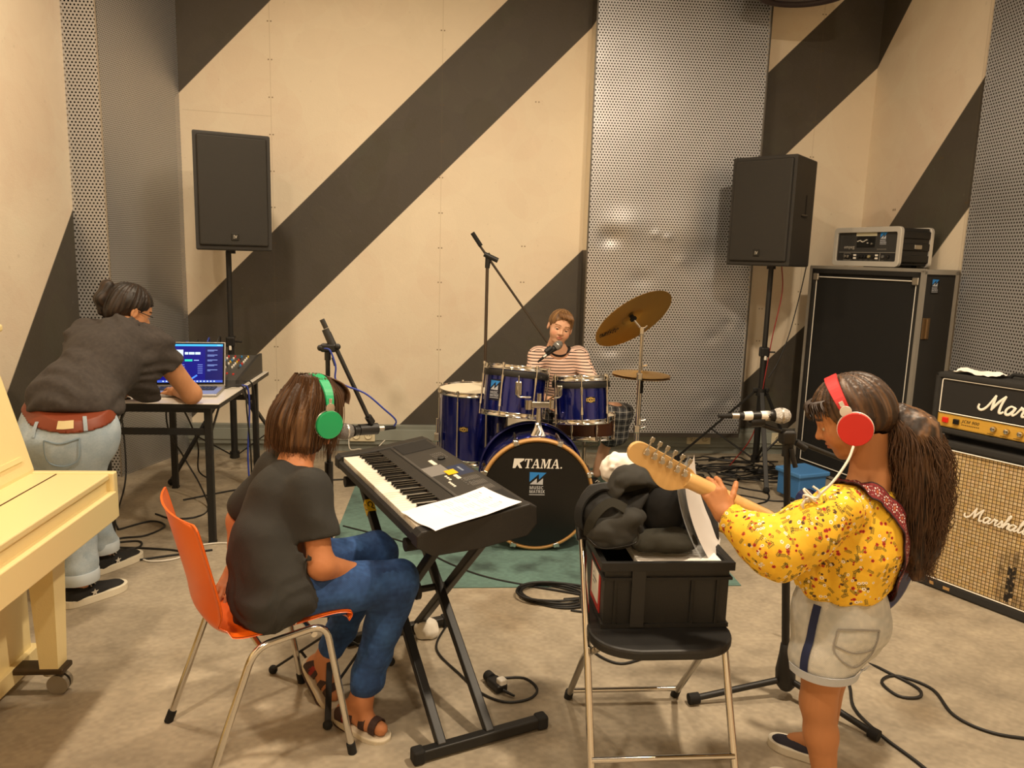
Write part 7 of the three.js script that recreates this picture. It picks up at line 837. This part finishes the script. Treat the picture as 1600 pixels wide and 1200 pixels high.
  const tan = mat('#8d8a86', 0.8); onS([[1.05, 0.545, -1.83], [1.1, 0.55, -1.82], [1.15, 0.545, -1.83]], 0.004, tan, 'pocket_stitching', 'pocket stitching'); onS([[1.05, 0.545, -1.83], [1.045, 0.48, -1.83], [1.085, 0.445, -1.83], [1.125, 0.462, -1.83], [1.15, 0.545, -1.83]], 0.0035, tan, 'pocket_stitching', 'pocket stitching'); onS([[1.047, 0.5, -1.83], [1.09, 0.488, -1.82], [1.14, 0.5, -1.83]], 0.0035, tan, 'pocket_stitching', 'pocket stitching');
  for (const [an, dx, dz] of [[anL, -0.15, -0.14], [anR, -0.16, -0.12]]) sneaker(g, [an.x + 0.03, 0, an.z + 0.03], [an.x + dx, 0, an.z + dz], 0.2, mat('#23202c', 0.8), mat('#d8d2c2', 0.6), M.cableWhite);
  headphones('red headphones with white rims on the guitarist', C.clone().add(V(...b)), F, H * 0.98, mat('#cf2a22', 0.5), mat('#c4292a', 0.5), mat('#e9e4dd', 0.3, 0.35), 0.12, M.whitePlastic);
  single('headphone_cord', tube([[1.062, 1.035, -1.868], [1.04, 1.0, -1.85], [0.995, 0.95, -1.83], [0.955, 0.91, -1.828]], 0.0035, 30), M.cableWhite, 'white headphone cord running down to the blouse', 'cable');
  { const pts = []; for (let i = 0; i < 40; i++) { const t = i / 39; pts.push([0.945 - 0.03 * t + 0.016 * Math.sin(i * 1.1), 0.925 - 0.085 * t + 0.012 * Math.cos(i * 1.3), -1.835 + 0.012 * Math.sin(i * 0.9)]); } single('headphone_cord', tube(pts, 0.0032, 160, 6), M.cableWhite, 'bundled white cord clipped at the guitarist\'s shoulder', 'cable'); }
  // guitar: neck points to the left, its back towards the camera
  const gr = thing('electric_guitar', 'electric guitar with blue body and pale maple neck', 'guitar', [0.665, 0.906, -2.0]); const dir = V(0.975 - 0.665, 0.758 - 0.906, -0.025).normalize(), nrm = V(0.06, 0, 1); nrm.addScaledVector(dir, -nrm.dot(dir)).normalize(); const upv = V().crossVectors(nrm, dir); gr.quaternion.setFromRotationMatrix(new THREE.Matrix4().makeBasis(dir, upv, nrm)); // local x runs down the neck, z is the back
  const mp = mat('#dbb478', 0.35, 0, { clearcoat: 0.5, map: dataTex(128, (u, v) => { const n = 0.9 + 0.12 * fbm2(u * 3, v * 40, 3, 64); return [n, n * 0.985, n * 0.95]; }) });
  const ns = new THREE.Shape(); ns.absarc(0, 0, 0.022, 0, PI, false); ns.lineTo(-0.022, -0.004); ns.lineTo(0.022, -0.004); const neck = extrude(ns, 0.42, 0.001, 12).rotateY(PI / 2).rotateX(0); neck.rotateX(PI / 2); part('neck', neck, mp, gr, 'pale maple neck'); part('fingerboard', rbox(0.44, 0.046, 0.006, 0.001, 0.215, 0, -0.006), mat('#3a2214', 0.4), gr, 'dark fingerboard');
  const hs = new THREE.Shape(); hs.moveTo(0.012, -0.022); hs.bezierCurveTo(-0.01, -0.03, -0.02, -0.05, -0.05, -0.05); hs.bezierCurveTo(-0.09, -0.05, -0.1, -0.02, -0.13, -0.02); hs.bezierCurveTo(-0.16, -0.025, -0.185, -0.02, -0.19, 0.005); hs.bezierCurveTo(-0.192, 0.03, -0.17, 0.04, -0.15, 0.038); hs.lineTo(-0.01, 0.03); hs.bezierCurveTo(0.005, 0.03, 0.008, 0.024, 0.015, 0.022); hs.closePath(); part('headstock', extrude(hs, 0.013, 0.0015, 10).translate(0, 0, -0.008), mp, gr, 'pale curved headstock');
  for (let i = 0; i < 6; i++) { const x = -0.02 - i * 0.0255, y = 0.018 + i * 0.0015; const t = part('tuner', [rbox(0.014, 0.02, 0.012, 0.003, x, y - 0.004, 0.013), cyl(0.007, 0.007, 0.006, 0, 0, 0, 14).rotateX(PI / 2).translate(x, y - 0.006, 0.021)], M.chrome, gr, 'chrome tuner'); part('tuner_button', [bar([x, y, 0.012], [x, y + 0.026, 0.012], 0.0025), rbox(0.012, 0.015, 0.006, 0.003, x, y + 0.032, 0.012)], M.steel, t); part('string_post', cyl(0.003, 0.003, 0.014, 0, 0, 0, 8).rotateX(PI / 2).translate(x, y - 0.01, -0.015), M.chrome, t); }
  for (let i = 0; i < 6; i++) part('string', bar([-0.02 - i * 0.0255, 0.012, -0.014], [0.62, -0.02 + i * 0.008, -0.018], 0.0006, 0.0006, 4), M.steel, gr);
  const bsn = new THREE.Shape(); bsn.moveTo(0.40, -0.03); bsn.bezierCurveTo(0.34, -0.07, 0.33, -0.12, 0.40, -0.115); bsn.bezierCurveTo(0.48, -0.1, 0.5, -0.15, 0.62, -0.165); bsn.bezierCurveTo(0.74, -0.17, 0.8, -0.09, 0.79, 0.0); bsn.bezierCurveTo(0.79, 0.09, 0.72, 0.16, 0.62, 0.155); bsn.bezierCurveTo(0.52, 0.15, 0.48, 0.1, 0.40, 0.12); bsn.bezierCurveTo(0.33, 0.13, 0.34, 0.07, 0.40, 0.03); bsn.closePath(); part('body', extrude(bsn, 0.034, 0.006, 14).translate(0, 0, -0.03), mat('#16255c', 0.25, 0, { clearcoat: 1 }), gr, 'glossy dark blue body'); part('pickguard', extrude(bsn, 0.002, 0, 10).scale(0.7, 0.7, 1).translate(0.18, 0, -0.041), M.whitePlastic, gr); part('strap_button', cyl(0.006, 0.006, 0.014, 0, 0, 0).rotateZ(PI / 2).translate(0.8, 0, -0.012), M.chrome, gr);
  const sp = printed(128, 256, (c, w, h) => { c.fillStyle = '#6e1416'; c.fillRect(0, 0, w, h); c.fillStyle = '#2a0d10'; c.fillRect(0, 0, 10, h); c.fillRect(w - 10, 0, 10, h); for (let k = 0; k < 2; k++) { const y = 64 + k * 128; c.fillStyle = '#c9c4bd'; for (let i = 0; i < 8; i++) { const a = i / 8 * 6.28; c.fillRect(64 + Math.cos(a) * 30 - 6, y + Math.sin(a) * 30 - 6, 12, 12); } c.fillStyle = '#a2552a'; c.beginPath(); c.arc(64, y, 13, 0, 7); c.fill(); c.fillStyle = '#1a1216'; for (let i = 0; i < 4; i++) { const a = i / 4 * 6.28 + 0.78; c.fillRect(64 + Math.cos(a) * 46 - 5, y + Math.sin(a) * 46 - 5, 10, 10); } c.fillStyle = '#b8b0a8'; for (const q of [-1, 1]) { c.fillRect(60, y + q * 52, 8, 8); c.fillRect(30, y + q * 56, 6, 6); c.fillRect(92, y + q * 56, 6, 6); } } }, 0.85, { side: THREE.DoubleSide });
  const stp = ribbonOn([[1.03, 0.9, -2.01], [1.045, 0.925, -1.96], [1.075, 0.945, -1.9], [1.13, 0.93, -1.85], [1.2, 0.87, -1.83], [1.235, 0.8, -1.83], [1.255, 0.72, -1.835], [1.272, 0.65, -1.85], [1.285, 0.6, -1.9], [1.33, 0.6, -1.99]].map(p => R(...p)), folds, 0.062, 0.006, 80, 0.003); stp.translate(b[0], 0, b[2]); single('guitar_strap', stp, sp, 'red woven guitar strap crossing the yellow blouse', 'strap');
}
// ------------------------------------------------ the adult at the table
{ const b = [-1.56, 0, -3.3], R = rel(b), g = person('adult in grey T-shirt and pale jeans bending over the table', b), SK = '#c08a62'; const pel = R(-1.56, 0.74, -3.25), lb = R(-1.545, 0.87, -3.36), mb = R(-1.505, 0.985, -3.5), ub = R(-1.475, 1.06, -3.6), nb = R(-1.462, 1.115, -3.655), C = R(-1.468, 1.195, -3.715), H = 0.225, F = frame([0.70, -0.42, -0.58], [0.25, 1, -0.2]);
  const shR = R(-1.355, 1.045, -3.66), shL = R(-1.63, 1.075, -3.62), elR = R(-1.235, 0.79, -3.80), wrR = R(-1.35, 0.775, -3.955), elL = R(-1.66, 0.86, -3.78), wrL = R(-1.535, 0.785, -3.87), hipR = R(-1.485, 0.72, -3.21), hipL = R(-1.64, 0.72, -3.3), knR = R(-1.545, 0.40, -3.2), anR = R(-1.525, 0.09, -3.19), knL = R(-1.62, 0.40, -3.42), anL = R(-1.575, 0.09, -3.53);
  const trunk = [cap(pel, lb, 0.13, 0.12), cap(lb, mb, 0.12, 0.125), cap(mb, ub, 0.125, 0.11), cap(shL, shR, 0.055), cap(ub, nb, 0.08, 0.055), cap(nb, C.clone().addScaledVector(F[1], -0.1), 0.055, 0.052)], arms = [cap(shR, elR, 0.056, 0.044), cap(elR, wrR, 0.046, 0.03), cap(shL, elL, 0.056, 0.044), cap(elL, wrL, 0.046, 0.03)], legs = [cap(hipR, knR, 0.1, 0.065), cap(knR, anR, 0.062, 0.04), cap(hipL, knL, 0.1, 0.065), cap(knL, anL, 0.062, 0.04)];
  const body = part('body', joinSkin([limbs([...trunk, ...arms, ...legs], [-0.3, 0.04, -0.78], [0.42, 1.25, 0.2], 0.011, SK), headMesh(C, F, H, SK, { noNeck: true, lip: '#9c5647', brow: '#21160f' }), handMesh(wrR, [-0.35, -0.02, -0.6], [0, -1, 0.05], 1, relaxed, 0.2, false, SK), handMesh(wrL, [0.6, -0.1, -0.35], [0, -1, 0], 1, fist, 0.5, true, SK)]), BODY_SKIN, g); body.userData.skinMat = mat(SK, 0.5); addEyes(body, C, F, H, '#2a1a10', 0.7);
  const vol = union([ell([0, 0.15, -0.09], [0.40, 0.41, 0.48]), ell([0, -0.05, -0.32], [0.33, 0.3, 0.24])], 0.08), face = union([ell([0, -0.26, 0.38], [0.7, 0.52, 0.34]), cap([0, 0.02, 0.58], [0, -0.6, 0.5], 0.27), ell([0, -0.6, -0.1], [0.6, 0.28, 0.3]), ell([-0.4, -0.1, 0.02], [0.12, 0.16, 0.12])], 0.06); hairVolume('hair', ridged(minus(vol, face, 0.05), 0.016, 15), [-0.55, -0.5, -0.75], [0.55, 0.66, 0.55], 0.018, C, F, H, '#120c08', '#3c2a1c', g, 'dark hair tied up');
  { const bf = union([cap([0.02, 0.12, -0.5], [0.04, 0.3, -0.58], 0.1, 0.12), cap([0.02, 0.3, -0.58], [0.0, 0.0, -0.62], 0.12, 0.12), cap([0, 0.0, -0.6], [0, -0.25, -0.5], 0.12, 0.06)], 0.08); hairVolume('ponytail', ridged(bf, 0.02, 15), [-0.3, -0.4, -0.85], [0.3, 0.75, -0.2], 0.02, C, F, H, '#120c08', '#4a3524', g, 'short folded-over ponytail', hairMat); } g.children.filter(o => o.name === 'hair').forEach(o => o.material = hairMat);
  const dR = elR.clone().sub(shR).normalize(), slv = (x, y, z) => { const q = V(x, y, z).sub(shR); return Math.max(-(q.dot(dR) - 0.42 * shR.distanceTo(elR)), cap(shR.clone().lerp(elR, 0.35), elR.clone().lerp(wrR, 0.2), 0.11)(x, y, z)); };
  const td = union([cap(R(-1.555, 0.83, -3.29), lb, 0.165, 0.15), cap(R(-1.47, 0.82, -3.27), R(-1.61, 0.83, -3.33), 0.122), cap(lb, mb, 0.15, 0.145), cap(mb, ub, 0.145, 0.12), cap(shL, shR, 0.075), cap(R(-1.4, 1.0, -3.6), R(-1.6, 1.02, -3.56), 0.09), cap(ub, nb, 0.1, 0.062), cap(shR, shR.clone().lerp(elR, 0.45), 0.072, 0.076), cap(shL, shL.clone().lerp(elL, 0.45), 0.072, 0.074), cap(R(-1.42, 0.9, -3.62), R(-1.4, 0.83, -3.7), 0.09, 0.07)], 0.05);
  const wrk = (x, y, z) => { const d = td(x, y, z); if (Math.abs(d) > 0.04) return d; return d - 0.006 * Math.sin(y * 85 + x * 25 + 14 * vn3(x * 5 + 9, y * 6 + 9, z * 5 + 9)) * sstep(0.3, 0.6, vn3(x * 7 + 30, y * 5 + 30, z * 7 + 30)) - 0.005 * (2 * vn3(x * 16 + 50, y * 12 + 50, z * 16 + 50) - 1); };
  garment('t_shirt', minus(cut(wrk, [0, 0.80, 0.05], [0, -1, 0.3], 0.012), union([slv, cap(nb.clone().add(V(0.005, 0.0, -0.01)), nb.clone().add(V(0.02, 0.2, -0.1)), 0.075, 0.1)], 0.004), 0.006), [-0.32, 0.66, -0.62], [0.42, 1.22, 0.24], 0.01, clothMat('#403a36', 0.14, 0.9, 24), g, 'dark grey T-shirt', 3);
  const pd = union([cap(R(-1.475, 0.74, -3.2), R(-1.62, 0.75, -3.29), 0.13, 0.128), cap(R(-1.5, 0.82, -3.25), R(-1.605, 0.83, -3.31), 0.112), ell(R(-1.545, 0.70, -3.2), [0.18, 0.13, 0.14]), cap(hipR, knR, 0.125, 0.095), cap(knR, R(-1.525, 0.13, -3.19), 0.095, 0.072), cap(hipL, knL, 0.125, 0.095), cap(knL, R(-1.575, 0.13, -3.52), 0.095, 0.07)], 0.045); const pw = (x, y, z) => { const d = pd(x, y, z); if (Math.abs(d) > 0.04) return d; return d - 0.006 * (2 * vn3(x * 13 + 50, y * 10 + 50, z * 13 + 50) - 1) - 0.004 * Math.sin(y * 55 + 8 * vn3(x * 8 + 5, y * 4 + 5, z * 8 + 5)) * sstep(0.34, 0.14, y); };
  const jeansM = denim('#9db0bf', '#ccd6dc', 6); garment('jeans', cut(cut(pw, [0, 0.865, 0], [0.05, 1, 0.25], 0.006), [0, 0.1, 0], [0, -1, 0], 0.006), [-0.34, 0.06, -0.36], [0.34, 0.95, 0.34], 0.01, jeansM, g, 'pale blue jeans', 3);
  const belt = cut(cut((x, y, z) => pd(x, y, z) - 0.006, [0, 0.868, 0], [0.05, 1, 0.25], 0.002), [0, 0.828, 0], [-0.05, -1, -0.25], 0.002); garment('belt', belt, [-0.34, 0.68, -0.36], [0.34, 0.98, 0.34], 0.005, mat('#7a3418', 0.5), g, 'brown leather belt'); const onP = (pts, w, m, n, label, lift = 0.009) => part(n, ribbonOn(pts.map(p => R(...p)), pd, w, lift, 24, 0.003), m, g, label);
  onP([[-1.6, 0.80, -3.1], [-1.6, 0.775, -3.09], [-1.6, 0.74, -3.08]], 0.014, jeansM, 'belt_loop'); onP([[-1.42, 0.825, -3.1], [-1.415, 0.8, -3.09], [-1.41, 0.77, -3.08]], 0.014, jeansM, 'belt_loop'); onP([[-1.51, 0.79, -3.08], [-1.485, 0.79, -3.08], [-1.455, 0.79, -3.09]], 0.034, mat('#d8c796', 0.7), 'leather_patch', 'cream waistband patch', 0.004);
  const stc = mat('#8ba0b2', 0.85); onP([[-1.56, 0.735, -3.06], [-1.5, 0.725, -3.05], [-1.43, 0.745, -3.07]], 0.005, stc, 'pocket_seam', 'pocket seam', 0.003); onP([[-1.56, 0.735, -3.06], [-1.55, 0.64, -3.06], [-1.5, 0.62, -3.05], [-1.44, 0.645, -3.06], [-1.43, 0.745, -3.07]], 0.004, stc, 'pocket_seam', 'pocket seam', 0.003);
  for (const [an, q] of [[R(-1.525, 0.09, -3.19), 0.078], [R(-1.575, 0.09, -3.52), 0.075]]) part('cuff', lathe([[q - 0.006, 0.1], [q, 0.1], [q + 0.002, 0.125], [q, 0.148], [q - 0.008, 0.148]], 28).translate(an.x, 0, an.z), mat('#c3ced6', 0.88), g, 'rolled jeans cuff');
  const bk = mat('#1a1918', 0.8), wh = mat('#dcd3bd', 0.6); sneaker(g, R(-1.565, 0, -3.13), R(-1.40, 0, -3.355), 0.27, bk, wh, M.cableWhite, true); sneaker(g, R(-1.60, 0, -3.46), R(-1.475, 0, -3.7), 0.27, bk, wh, M.cableWhite, true);
  part('watch', [polyTube([...Array(17)].map((_, i) => { const a = i / 16 * 2 * PI; return wrL.clone().add(V(-0.03 + 0.012 * Math.cos(a), Math.sin(a) * 0.031 + 0.004, Math.cos(a) * 0.03 + 0.02)); }), () => 0.006, 8)], mat('#a9824a', 0.35, 0.8), g, 'wrist watch');
  part('glasses', [tube([0.0, 0.3, 0.6, 1].map(t => C.clone().addScaledVector(F[0], -0.08 + 0.004 * t).addScaledVector(F[1], 0.006).addScaledVector(F[2], -0.01 + 0.09 * t)), 0.002, 16, 6)], M.black, g);
}
for (const o of scene.children) if (['bass_drum', 'floor_tom', 'snare_drum', 'rack_tom', 'rack_tom_001', 'cymbal_stand', 'crash_cymbal', 'hi_hat_stand', 'hi_hat_cymbal', 'hi_hat_cymbal_001', 'drum_throne', 'microphone_stand', 'person', 'drum_stick', 'vocal_microphone'].includes(o.name)) o.position.y += 0.004; // these stand on the mat
scene.traverse(o => { if (o.isMesh) o.castShadow = o.receiveShadow = true; if (o.isLight && o.shadow) o.castShadow = true; });
renderer.render(scene, camera);
